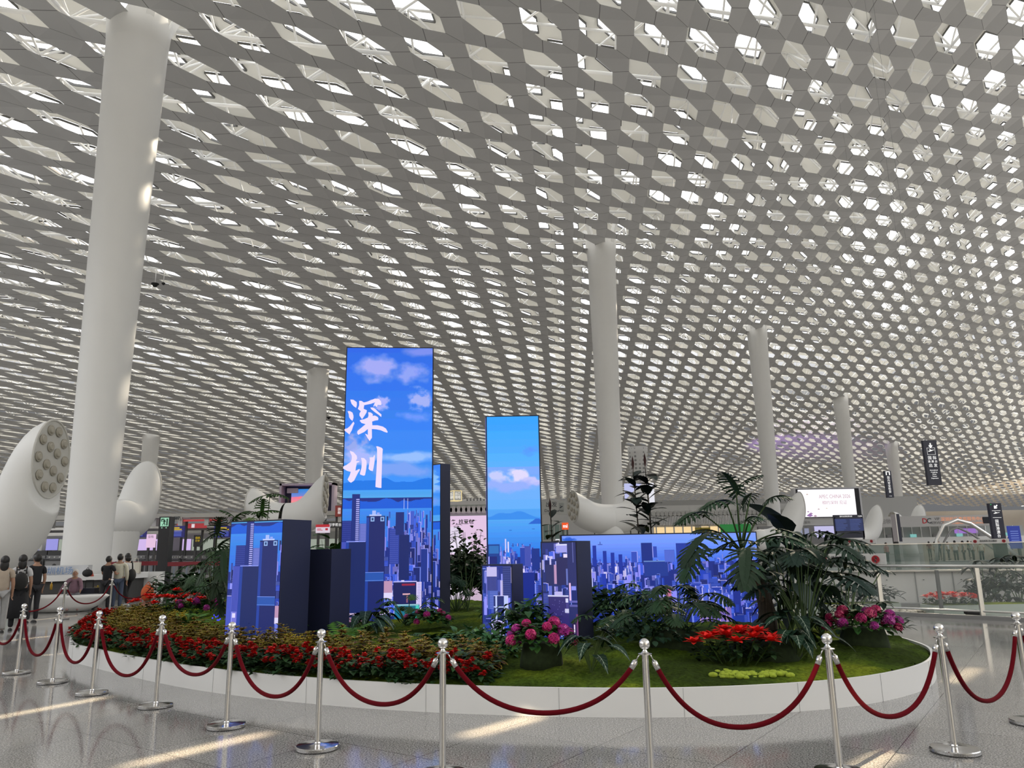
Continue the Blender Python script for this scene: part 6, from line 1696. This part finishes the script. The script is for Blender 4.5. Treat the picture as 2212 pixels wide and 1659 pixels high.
schefflera('dark umbrella plant at the right edge behind the railing', 16, AY(2205, 1312, YR + .4), tips([(2190, 1200, .4), (2212, 1212, .3), (2165, 1205, .5), (2220, 1240, .4), (2150, 1222, .5)]), L=.40, wd=.11, col_=(.014, .022, .018))
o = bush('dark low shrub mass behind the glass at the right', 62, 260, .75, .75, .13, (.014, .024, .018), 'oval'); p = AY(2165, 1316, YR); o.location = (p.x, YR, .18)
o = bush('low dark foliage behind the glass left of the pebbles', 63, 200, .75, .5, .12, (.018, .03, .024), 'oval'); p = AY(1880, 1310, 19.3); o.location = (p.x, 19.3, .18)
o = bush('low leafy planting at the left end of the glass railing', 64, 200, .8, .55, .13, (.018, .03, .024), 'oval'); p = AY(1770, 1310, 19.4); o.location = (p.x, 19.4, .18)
# escalator hoop and sculptures over the void
rt = thing('escalator_hoop', 'curved steel escalator balustrade arching over the void at right', 'escalator', (*AY(2078, 1200, 30).xy, 0)); m = MB()
m.tube([(-1.0 + 0, 0, .9), (-.9, 0, 1.7), (-.55, 0, 2.25), (0, 0, 2.45), (.5, 0, 2.3), (1.6, 0, 1.5), (2.3, 0, .9)], .07, n=8); m.build('hoop', steel, rt, smooth=True); m = MB(); m.tube([(-.7, .02, .9), (-.62, .02, 1.6), (-.3, .02, 2.05), (0, .02, 2.15), (.5, .02, 1.9), (1.8, .02, .9)], .04, n=6); m.build('inner_rail', midgrey, rt, smooth=True); m = MB(); m.box((.3, .3, .45), (2.6, .5, .9)); m.build('truss', midgrey, rt)
rt = thing('escalator_hoop', 'low curved steel escalator end at the left of the void', 'escalator', (*AY(1830, 1200, 28).xy, 0)); m = MB()
m.tube([(-.9, 0, .4), (-.6, 0, .95), (0, 0, 1.15), (.7, 0, .95), (1.6, 0, .4)], .06, n=8); m.build('hoop', steel, rt, smooth=True); m = MB(); m.box((.2, .3, .25), (2.0, .5, .5)); m.build('truss', midgrey, rt)
# far right counters and fascia
P = Panel('service_fascia', 'long grey curved fascia with orange service lettering at the far right', 'shop front', 1880, 1114, 2150, 1137, 80, .8, mat('fascia_right', (.40, .39, .38), rough=.5), 'fascia')
P.text('D', .435, .5, .7, mat('logo_red', (.45, .02, .03)), bold=.01); P.text('C', .47, .5, .7, dk, bold=.01); P.text('VIP\nSERVICE', .535, .5, .36, mat('vip_grey', (.12, .12, .12))); org = emat('orange_letters', (226, 150, 110)); P.text('深圳机场贵宾服务中心', .74, .62, .42, org); P.text('SHENZHEN AIRPORT BUSINESS SERVICE', .74, .25, .22, org); P.box(.90, .2, .96, .8, .05, blackm, 'display', y=-.02); P.text('失物招领', .08, .5, .5, midgrey)
P = Panel('service_fascia', 'pale fascia band beneath the bright billboard', 'shop front', 1700, 1121, 1885, 1135, 84, .8, mat('fascia_mid', (.45, .45, .44), rough=.5), 'fascia'); P.text('旅客服务', .2, .5, .5, midgrey)
P = Panel('service_counters', 'bright backlit counter wall at the far right', 'counter', 1880, 1137, 2212, 1172, 82, .6, mat('counter_wall', (.30, .32, .31), rough=.5), 'back_wall')
P.box(.55, .55, .70, .85, .05, emat('violet_screen', (150, 110, 190)), 'violet_screen', y=-.02); P.box(0, 0, 1, .35, 1.0, pale, 'counter_top', y=-.5)
for k in range(16): P.box(.03 + k * .06, .35, .034 + k * .06, 1, .08, white_paint, 'mullion', y=-.04)
for k in range(6): P.box(.1 + k * .15, .36, .14 + k * .15, .55, .05, emat('teal_glow_%d' % k, (120, 180, 175)) if k % 2 else midgrey, 'equipment', y=-.3)
P = Panel('service_counters', 'dim shop zone under the bright billboard', 'counter', 1640, 1135, 1880, 1175, 84, .6, mat('shop_dim', (.20, .20, .20), rough=.6), 'back_wall')
P.box(.50, .35, .68, .95, .1, emat('lilac_ad2', (190, 186, 226)), 'lilac_advert', y=-.1); P.box(.53, .40, .55, .75, .02, mat('bottle_dark', (.06, .04, .10)), 'bottle_shape', y=-.17); P.box(.60, .38, .62, .70, .02, MATS['bottle_dark'], 'bottle_shape', y=-.17)
for k in range(7): P.box(.05 + k * .06, .5, .09 + k * .06, .85, .05, emat('shop_white_%d' % k, (180 - 8 * k, 184 - 8 * k, 196 - 6 * k)), 'lit_display', y=-.02)
wall_seg('wall_right', 75, 175, 84, 0, 5.4, far_w, 84)
# cameras and lamps hanging from the ceiling
def cam_drop(label, px, py, dz, s_=.22):
    q_ = ceil_hit(px, py - 26); p = AY(px, py, q_.y); rt = thing('ceiling_camera', label, 'camera', tuple(p)); zc_ = ceil_at(p.x, p.y) - p.z + .5
    m = MB(); m.tube([(0, 0, .1), (0, 0, zc_)], .03, n=6); m.build('rod', white_paint, rt); m = MB(); m.lathe([(0, -s_ * .9), (s_ * .5, -s_ * .7), (s_ * .62, -s_ * .3), (s_, 0), (s_, .06), (.05, .12)], n=16); m.build('dome', black_rubber, rt, smooth=True)
cam_drop('black dome camera hanging on a rod right of the broad column', 335, 614, 1, .30); cam_drop('small camera hanging beside the dome camera', 353, 613, 1, .14); cam_drop('dome camera hanging left of the tallest screen', 710, 902, 1, .3)
# ------------------------------------------------------------------ accent lamps the hall has
def spot(name, loc, target, col_, energy, size, blend=.6):
    d = bpy.data.lights.new(name, 'SPOT'); d.energy = energy; d.color = col_; d.spot_size = math.radians(size); d.spot_blend = blend; d.shadow_soft_size = .3
    o = bpy.data.objects.new(name, d); col.objects.link(o); o.location = loc; o.rotation_euler = (Vector(target) - Vector(loc)).to_track_quat('-Z', 'Y').to_euler(); return o
# ------------------------------------------------------------------ people
skin_m = mat('skin', (.36, .20, .13), rough=.55); hair_m = mat('black_hair', (.010, .009, .009), rough=.5); hair_w = mat('white_hair', (.55, .54, .52), rough=.7)
def cloth(name, c, noise=.12): return MATS.get(name) or mat(name, c, rough=.85, noise=noise, nscale=14)
def skinned(name, verts, edges, radii, material, parent, sub=1, flat=None):
    me = bpy.data.meshes.new(name); me.from_pydata([tuple(v) for v in verts], edges, [])
    o = bpy.data.objects.new(name, me); col.objects.link(o)
    bpy.context.view_layer.objects.active = o
    sm_ = o.modifiers.new('skin', 'SKIN'); sm_.use_smooth_shade = True
    for i, r_ in enumerate(radii):
        sv = me.skin_vertices[0].data[i]; sv.radius = r_ if hasattr(r_, '__len__') else (r_, r_)
    me.skin_vertices[0].data[0].use_root = True
    sb = o.modifiers.new('sub', 'SUBSURF'); sb.levels = sub; sb.render_levels = sub
    dg = bpy.context.evaluated_depsgraph_get(); m2 = bpy.data.meshes.new_from_object(o.evaluated_get(dg))
    bpy.data.objects.remove(o); m2.name = name; m2.materials.clear(); m2.materials.append(material)
    o = bpy.data.objects.new(name, m2); col.objects.link(o); o.parent = parent
    return o
def person(label, loc, rz, h=1.65, top=(.5, .5, .5), bottom=(.05, .05, .06), pose='stand', female=False, hair='short', sleeve='short', shoe=(.03, .03, .03), arms=None, legs=None, hairm=None, lean=0.0, skirt=False, head_turn=0.0, tname=None, group=None, simple=False):
    """figure facing local -y; joints in metres for height h"""
    k = h / 1.70; rt = thing('person', label, 'person', loc, rz, group)
    hip = .92 * k if pose != 'sit' else .52
    pel = Vector((0, 0, hip)); ch = pel + Vector((0, -lean * .25, .30 * k)); nk = pel + Vector((0, -lean * .5, .52 * k)); hd = nk + Vector((0, -lean * .12 - .01, .12 * k)); ht = hd + Vector((0, -.0, .09 * k))
    sw = (.165 if female else .19) * k; V = [pel, ch, nk, hd, ht]; E_ = [(0, 1), (1, 2), (2, 3), (3, 4)]; R_ = [(.135 * k, .10 * k), (.145 * k, .105 * k), .055 * k, .06 * k, .05 * k]
    A_ = arms or {}; L_ = legs or {}
    joints = {}
    for s_, nm in ((-1, 'R'), (1, 'L')):
        sh = nk + Vector((s_ * sw, 0, -.06 * k))
        el = sh + Vector(A_.get(nm + 'e', (s_ * .05, .01, -.28))) * k; wr = el + Vector(A_.get(nm + 'w', (s_ * .0, -.06, -.24))) * k
        i0 = len(V); V += [sh, el, wr, wr + (wr - el).normalized() * .05 * k]; E_ += [(1 if False else 2, i0), (i0, i0 + 1), (i0 + 1, i0 + 2), (i0 + 2, i0 + 3)]; R_ += [.052 * k, .042 * k, .026 * k, .030 * k]
        joints[nm + 'sh'], joints[nm + 'el'], joints[nm + 'wr'] = sh, el, wr
        hp = pel + Vector((s_ * .09 * k, 0, -.03 * k)); kn = hp + Vector(L_.get(nm + 'k', (s_ * .01, -.01, -.42))) * k; an = kn + Vector(L_.get(nm + 'a', (0, .02, -.40))) * k
        i0 = len(V); V += [hp, kn, an]; E_ += [(0, i0), (i0, i0 + 1), (i0 + 1, i0 + 2)]; R_ += [.085 * k, .055 * k, .036 * k]
        joints[nm + 'hp'], joints[nm + 'kn'], joints[nm + 'an'] = hp, kn, an
    skinned('body', V, E_, R_, skin_m, rt)
    # hands: palm with five separate bent fingers
    if not simple:
        for nm, s_ in (('R', -1), ('L', 1)):
            w_ = joints[nm + 'wr']; d = (w_ - joints[nm + 'el']).normalized(); sd = Vector((0, 1, 0)); sd = (sd - d * sd.dot(d)).normalized(); pn = d.cross(sd)
            hv = [w_, w_ + d * .085 * k]; he = [(0, 1)]; hr = [(.028 * k, .02 * k), (.036 * k, .018 * k)]
            for q in range(4):
                b0 = w_ + d * .085 * k + sd * (q - 1.5) * .019 * k; ln = (.062, .072, .068, .052)[q] * k; i0 = len(hv)
                hv += [b0 + d * .01, b0 + d * ln * .55 + pn * .008 * s_, b0 + d * ln * .9 + pn * .03 * s_]; he += [(1, i0), (i0, i0 + 1), (i0 + 1, i0 + 2)]; hr += [.0085 * k, .008 * k, .0065 * k]
            i0 = len(hv); hv += [w_ + d * .035 * k - sd * .035 * k, w_ + d * .075 * k - sd * .05 * k + pn * .015 * s_]; he += [(0, i0), (i0, i0 + 1)]; hr += [.011 * k, .009 * k]
            skinned('hand', hv, he, hr, skin_m, rt, 1)
    # head with face
    m = MB(); Mh = Matrix.Rotation(head_turn, 3, 'Z'); hc = hd + Vector((0, -.01, .045 * k))
    def HP(x, y, z): return hc + Mh @ Vector((x, y, z)) * k
    m.sphere(hc, .098 * k, 20, 14, (.80, .95, 1.18), M=Mh)
    m.sphere(HP(0, -.095, -.012), .015 * k, 8, 6, (.8, 1, 1.5)); m.sphere(HP(-.08, .0, -.01), .022 * k, 8, 6, (.4, .8, 1.2)); m.sphere(HP(.08, 0, -.01), .022 * k, 8, 6, (.4, .8, 1.2)); m.sphere(HP(0, -.045, -.075), .045 * k, 10, 8, (1, .9, .8))
    hd_o = m.build('head', skin_m, rt, smooth=True)
    m = MB()
    for s_ in (-1, 1): m.sphere(HP(s_ * .032, -.086, .018), .009 * k, 8, 6)
    m.build('eyes', hair_m, hd_o, smooth=True)
    m = MB(); m.sphere(HP(0, -.088, -.055), .016 * k, 8, 6, (1.5, .5, .4)); m.build('mouth', MATS.get('lips') or mat('lips', (.30, .10, .09)), hd_o, smooth=True)
    m = MB(); hm = hairm or hair_m
    m.sphere(HP(0, .022, .030), .108 * k, 18, 12, (.86, .95, 1.06), M=Mh)
    if hair == 'long': m.sphere(HP(0, .06, -.09), .09 * k, 14, 10, (1, .6, 1.7), M=Mh)
    if hair == 'bob': m.sphere(HP(0, .045, -.035), .105 * k, 14, 10, (.95, .8, 1.1), M=Mh)
    if hair == 'bun': m.sphere(HP(0, .11, .06), .05 * k, 10, 8)
    m.build('hair', hm, rt, smooth=True)
    # shirt
    tm_ = cloth(tname or 'cloth_' + '_'.join('%d' % (c * 100) for c in top), top)
    V = [pel + Vector((0, 0, -.05 * k)), ch, nk + Vector((0, 0, -.02 * k))]; E_ = [(0, 1), (1, 2)]; R_ = [(.165 * k, .125 * k), (.165 * k, .125 * k), (.075 * k, .07 * k)]
    for nm in 'RL':
        i0 = len(V); sh, el, wr = joints[nm + 'sh'], joints[nm + 'el'], joints[nm + 'wr']
        e2 = sh.lerp(el, .62) if sleeve == 'short' else el
        V += [sh, e2]; E_ += [(2, i0), (i0, i0 + 1)]; R_ += [.07 * k, .062 * k]
        if sleeve == 'long': V.append(el.lerp(wr, .92)); E_.append((i0 + 1, i0 + 2)); R_.append(.044 * k)
    skinned('shirt', V, E_, R_, tm_, rt)
    bm_ = cloth('cloth_' + '_'.join('%d' % (c * 100) for c in bottom), bottom)
    if skirt:
        m = MB(); zz_ = [(.10, .12), (.19, -.02), (.21, -.30), (.25, -.62), (.20, -.64)]; m.lathe([(r_ * k, z_ * k) for r_, z_ in reversed(zz_)], c=pel, n=22, sy=.72); m.build('skirt', bm_, rt, smooth=True)
    V = [pel + Vector((0, 0, .04 * k))]; E_ = []; R_ = [(.15 * k, .115 * k)]
    for nm in 'RL':
        i0 = len(V); V += [joints[nm + 'hp'], joints[nm + 'kn'], joints[nm + 'an']]; E_ += [(0, i0), (i0, i0 + 1), (i0 + 1, i0 + 2)]; R_ += [.102 * k, .072 * k, .058 * k]
    skinned('trousers', V, E_, R_, bm_, rt)
    sm2 = cloth('shoe_' + '_'.join('%d' % (c * 100) for c in shoe), shoe, 0)
    for nm in 'RL':
        a = joints[nm + 'an']; m = MB(); m.sphere(a + Vector((0, -.06 * k, -.055 * k)), .06 * k, 12, 8, (.75, 2.0, .75)); m.build('shoe', sm2, rt, smooth=True)
    return rt
def gp(px, py): p = G(px, py); return (p.x, p.y, 0)
def faceaway(loc): return math.pi + math.atan2(-loc[0], loc[1]) * 1.0
# woman with backpack, seen from behind
l = gp(32, 1362); r0 = person('person in white printed top and long black skirt with a backpack, far left', l, faceaway(l), 1.66, (.55, .55, .56), (.010, .010, .013), female=True, hair='long', skirt=True, arms={'Le': (.08, .03, -.27), 'Lw': (.06, -.05, -.24)})
m = MB(); m.sphere((.0, .19, 1.10), .15, 14, 10, (1.0, .6, 1.35)); bp2 = m.build('bag_body', black_rubber, None, smooth=True)
rt = thing('backpack', 'black backpack with straps on the back of the woman in the printed top', 'bag', l, faceaway(l)); bp2.parent = rt; m = MB()
for s_ in (-1, 1): m.tube([(s_ * .09, .17, 1.25), (s_ * .10, .10, 1.42), (s_ * .10, -.08, 1.40), (s_ * .12, -.11, 1.15), (s_ * .12, .12, 1.0)], .016, n=6)
m.build('straps', black_rubber, rt, smooth=True)
m = MB(); 
for (x, z) in ((-.07, 1.34), (.08, 1.22), (-.1, 1.18), (.02, 1.3), (.06, 1.36)): m.sphere((x, .135, z), .022, 8, 6, (1.6, .5, .8))
m.build('shirt_print', black_rubber, r0, smooth=True)
l = gp(66, 1345); person('person in black t-shirt with small white back print standing behind the long-skirted woman', l, faceaway(l) + .5, 1.68, (.012, .012, .014), (.02, .02, .024), hair='short', arms={'Re': (-.04, .02, -.28), 'Le': (.09, -.02, -.26), 'Lw': (.08, -.08, -.22)})
l = gp(-8, 1368); person('person in beige top at the left edge, only a bare raised forearm inside the frame', l, faceaway(l), 1.64, (.40, .33, .26), (.3, .3, .3), female=True, hair='long', arms={'Le': (.12, 0, -.24), 'Lw': (.05, -.12, .16)})
def sitter(label, px, py, rzz, top, bottom, z=.0, **kw):
    l = gp(px, py) if py > 0 else tuple(AY(px, 1270, -py)); o = person(label, (l[0], l[1], z), rzz, kw.pop('h', 1.55), top, bottom, pose='sit', legs={'Rk': (-.04, -.40, -.02), 'Lk': (.06, -.40, -.02), 'Ra': (0, -.04, -.38), 'La': (.02, -.02, -.38)}, **kw); return o
sitter('elderly white-haired person in mauve blouse sitting on the white bench', 160, -24.12, math.radians(28), (.22, .13, .17), (.20, .21, .23), female=True, hair='bob', sleeve='long', hairm=hair_w, lean=.35, shoe=(.35, .22, .2), arms={'Re': (-.16, -.02, -.24), 'Rw': (-.10, -.04, -.20), 'Le': (.06, -.06, -.26), 'Lw': (-.02, -.22, -.08)})
sitter('person in dark maroon top sitting with back turned behind the white bench', 108, 1300, math.radians(175), (.035, .010, .014), (.02, .02, .025), hair='short', sleeve='long', z=.12)
sitter('person in white shirt with dark hair sitting behind the elderly woman', 146, 1296, math.radians(160), (.58, .58, .58), (.05, .05, .06), hair='short', sleeve='long', z=.15)
rt = thing('backpack', 'bright blue backpack hanging on the shoulder of the seated person in white', 'bag', gp(160, 1296), .3); m = MB(); m.tube([(-.08, 0, 1.22), (.05, 0, 1.16), (.17, 0, .98), (.20, 0, .78)], [.05, .10, .12, .08], n=12); m.build('bag_body', mat('blue_bag', (.01, .06, .45), rough=.6), rt, smooth=True); m = MB(); m.tube([(-.08, .02, 1.2), (-.2, .05, 1.1), (-.1, .03, .85)], .015, n=6); m.build('strap', black_rubber, rt)
l = gp(225, 1318); person('person in black t-shirt and dark trousers leaning on the help desk, seen from behind', l, math.radians(172), 1.60, (.010, .010, .011), (.028, .026, .024), hair='short', arms={'Re': (-.05, -.10, -.24), 'Rw': (.05, -.22, .04), 'Le': (.05, -.10, -.24), 'Lw': (-.05, -.22, .04)}, legs={'Lk': (.05, .06, -.42), 'La': (.03, .14, -.36)}, shoe=(.2, .16, .12))
l = gp(250, 1316); person('person in cream hooded jacket and blue jeans at the help desk', l, math.radians(200), 1.66, (.52, .50, .40), (.06, .08, .13), hair='short', sleeve='long', arms={'Le': (.08, -.06, -.25), 'Lw': (.02, -.2, -.05)})
l = gp(270, 1313); r0 = person('person in white top, black leggings and white shoes walking past the help desk', l, math.radians(240), 1.68, (.62, .62, .62), (.010, .010, .013), female=True, hair='bob', sleeve='long', shoe=(.65, .65, .65), lean=.12, arms={'Re': (-.05, -.05, -.27), 'Rw': (.0, -.2, .05), 'Le': (.06, -.1, -.25), 'Lw': (.0, -.22, .06)}, legs={'Rk': (0, -.16, -.38), 'Ra': (0, .10, -.38), 'Lk': (0, .06, -.42), 'La': (0, .22, -.32)})
rt = thing('shoulder_bag', 'black slouchy shoulder bag on the walking woman in white', 'bag', l, math.radians(240)); m = MB(); m.sphere((.0, .20, 1.02), .17, 14, 10, (.8, .7, 1.2)); m.build('bag_body', black_rubber, rt, smooth=True); m = MB(); m.tube([(.0, .22, 1.15), (-.05, .12, 1.40), (-.10, .0, 1.46), (-.08, -.02, 1.3)], .022, n=6); m.build('strap', black_rubber, rt, smooth=True)
# things on the help desk
def small(name, label, cat, px, py, Y): p = AY(px, py, Y); return thing(name, label, cat, tuple(p))
rt = small('tote_bag', 'cream tote bag standing on the right end of the help desk', 'bag', 292, 1239, 30.6); m = MB(); m.box((0, 0, .22), (.36, .14, .44)); m.build('bag_body', mat('canvas_cream', (.55, .52, .44), rough=.9), rt); m = MB(); m.tube([(-.09, 0, .44), (-.07, 0, .58), (.07, 0, .58), (.09, 0, .44)], .01, n=5); m.build('handles', MATS['canvas_cream'], rt)
rt = small('handbag', 'small black bag lying on the help desk near the signboard', 'bag', 188, 1246, 27.6); m = MB(); m.sphere((0, 0, .13), .15, 12, 8, (1.2, .8, .9)); m.build('bag_body', black_rubber, rt, smooth=True); m = MB(); m.tube([(-.1, 0, .2), (0, 0, .32), (.1, 0, .2)], .012, n=5); m.build('handle', black_rubber, rt)
rt = small('small_cone', 'small orange-red cone-shaped object beside the black bag on the desk', 'cone', 197, 1245, 27.7); m = MB(); m.lathe([(.09, 0), (.02, .2)], n=10); m.build('cone', mat('cone_red', (.45, .05, .02)), rt)
rt = thing('suitcase', 'dark suitcase standing under the help desk worktop', 'suitcase', gp(188, 1318)); m = MB(); m.box((0, 0, .36), (.48, .30, .62)); m.build('shell', mat('case_navy', (.008, .010, .022), rough=.5), rt); m = MB(); m.bar((-.12, 0, .67), (-.12, 0, .9), .02); m.bar((.12, 0, .67), (.12, 0, .9), .02); m.bar((-.12, 0, .9), (.12, 0, .9), .03); m.build('handle', black_rubber, rt); m = MB(); [m.lathe([(.04, -.02), (.04, .02)], c=(x, 0, .03), n=8) for x in (-.18, .18)]; m.build('wheels', black_rubber, rt)
rt = thing('orange_bag', 'orange bag on the floor beyond the white end of the help desk', 'bag', gp(317, 1298)); m = MB(); m.sphere((0, 0, .28), .28, 12, 8, (.8, .8, 1.1)); m.build('bag_body', mat('orange_cloth', (.5, .09, .02), rough=.8), rt, smooth=True); m = MB(); m.tube([(-.1, 0, .55), (0, 0, .68), (.1, 0, .55)], .015, n=5); m.build('handle', MATS['orange_cloth'], rt)
rt = small('drink_bottle', 'yellow drink bottle beside the hand of the seated elderly person', 'bottle', 110, 1274, 25.2); m = MB(); m.lathe([(.035, 0), (.037, .16), (.015, .2), (.015, .23)], n=12); m.build('bottle', mat('juice_yellow', (.5, .28, .02)), rt, smooth=True); m = MB(); m.lathe([(.018, .23), (.018, .25)], n=10); m.build('cap', white_paint, rt)
# right-hand side people
l = AY(2172, 1200, 37); person('person in white shirt and dark trousers seen from behind at the right edge', (l.x, 37, 0), math.radians(175), 1.74, (.55, .58, .62), (.015, .015, .02), hair='short', arms={'Le': (.12, -.06, -.22), 'Lw': (-.05, -.15, -.05)})
r_ = random.Random(44)
far = [(2063, 62, (.50, .50, .48), 'pale shirt at the far counters, left of the hoop'), (2118, 58, (.55, .52, .42), 'cream top at the far counters, right of the hoop'), (2100, 66, (.5, .5, .52), 'white blouse near the far counters'), (2047, 74, (.55, .55, .55), 'white shirt far behind the hoop'), (2092, 78, (.05, .12, .10), 'dark green top far behind the hoop'), (2028, 78, (.02, .03, .06), 'navy jacket at the distant counters'), (2007, 80, (.18, .02, .03), 'dark red top at the distant counters, left'), (2080, 62, (.3, .3, .3), 'grey top directly behind the hoop'), (2148, 76, (.05, .3, .15), 'green top near the totem sign'), (2019, 76, (.4, .4, .42), 'light grey top beside the navy jacket'), (1914, 60, (.32, .12, .12), 'reddish top left of the slim totem sign'), (1872, 52, (.5, .5, .5), 'white top under the departures board, right'), (1856, 54, (.45, .42, .4), 'pale top under the departures board'), (1842, 56, (.5, .5, .52), 'white shirt under the departures board, left'), (1833, 58, (.03, .03, .05), 'dark top below the departures board')]
for px, Y, c, d in far:
    p = AY(px, 1180, Y); person('distant person in ' + d, (p.x, Y, 0), r_.uniform(0, 6.28), r_.uniform(1.6, 1.75), c, (.03, .03, .04), hair='short', sleeve='short', simple=True)
# ------------------------------------------------------------------ accent lamps
tg = ceil_hit(1725, 962); spot('violet_lamp', (tg.x - 30, tg.y - 20, 6), tg, (.62, .35, 1.0), 42000, 30)
tg = ceil_hit(2140, 1085); spot('warm_lamp', (tg.x - 20, tg.y - 60, 5), tg, (1.0, .72, .42), 60000, 50)

# narrow area lamps added high up to imitate sunlight streaks on the floor
SUNV = Vector((math.cos(math.radians(50)) * math.cos(math.radians(36)), math.sin(math.radians(50)) * math.cos(math.radians(36)), math.sin(math.radians(36))))
def streak_lamp(p0, p1, width, e=13):
    p0, p1 = Vector((*p0, 0)), Vector((*p1, 0)); c_ = (p0 + p1) / 2; L_ = (p1 - p0).length; dr = (p1 - p0).normalized()
    k = Vector((-dr.x * math.cos(math.radians(36)), -dr.y * math.cos(math.radians(36)), math.sin(math.radians(36))))
    d = bpy.data.lights.new('streak_lamp', 'AREA'); d.shape = 'RECTANGLE'; d.size = width; d.size_y = max(.15, L_ * math.sin(math.radians(36))); d.spread = math.radians(0.45); d.energy = e * width * L_; d.color = (1.0, .78, .50)
    t_7 = 20 / k.z; o = bpy.data.objects.new('streak_lamp', d); col.objects.link(o); pos = c_ + k * t_7; o.location = pos
    z = k; x = Vector((-dr.y, dr.x, 0)); y = z.cross(x); o.matrix_world = Matrix(((x.x, y.x, z.x, pos.x), (x.y, y.y, z.y, pos.y), (x.z, y.z, z.z, pos.z), (0, 0, 0, 1)))
def gq(px, py): p = G(px, py); return (p.x, p.y)
streak_lamp(gq(-60, 1560), gq(225, 1507), .16); streak_lamp(gq(275, 1655), gq(570, 1585), .18); streak_lamp(gq(1010, 1590), gq(1150, 1550), .22); streak_lamp(gq(1850, 1668), gq(1925, 1625), .16, 14); streak_lamp(gq(2055, 1475), gq(2105, 1443), .2, 10)
streak_lamp(gq(55, 1342), gq(170, 1329), .10, 14); streak_lamp(gq(-20, 1388), gq(110, 1374), .12, 14); streak_lamp(gq(85, 1416), gq(155, 1410), .10, 12)
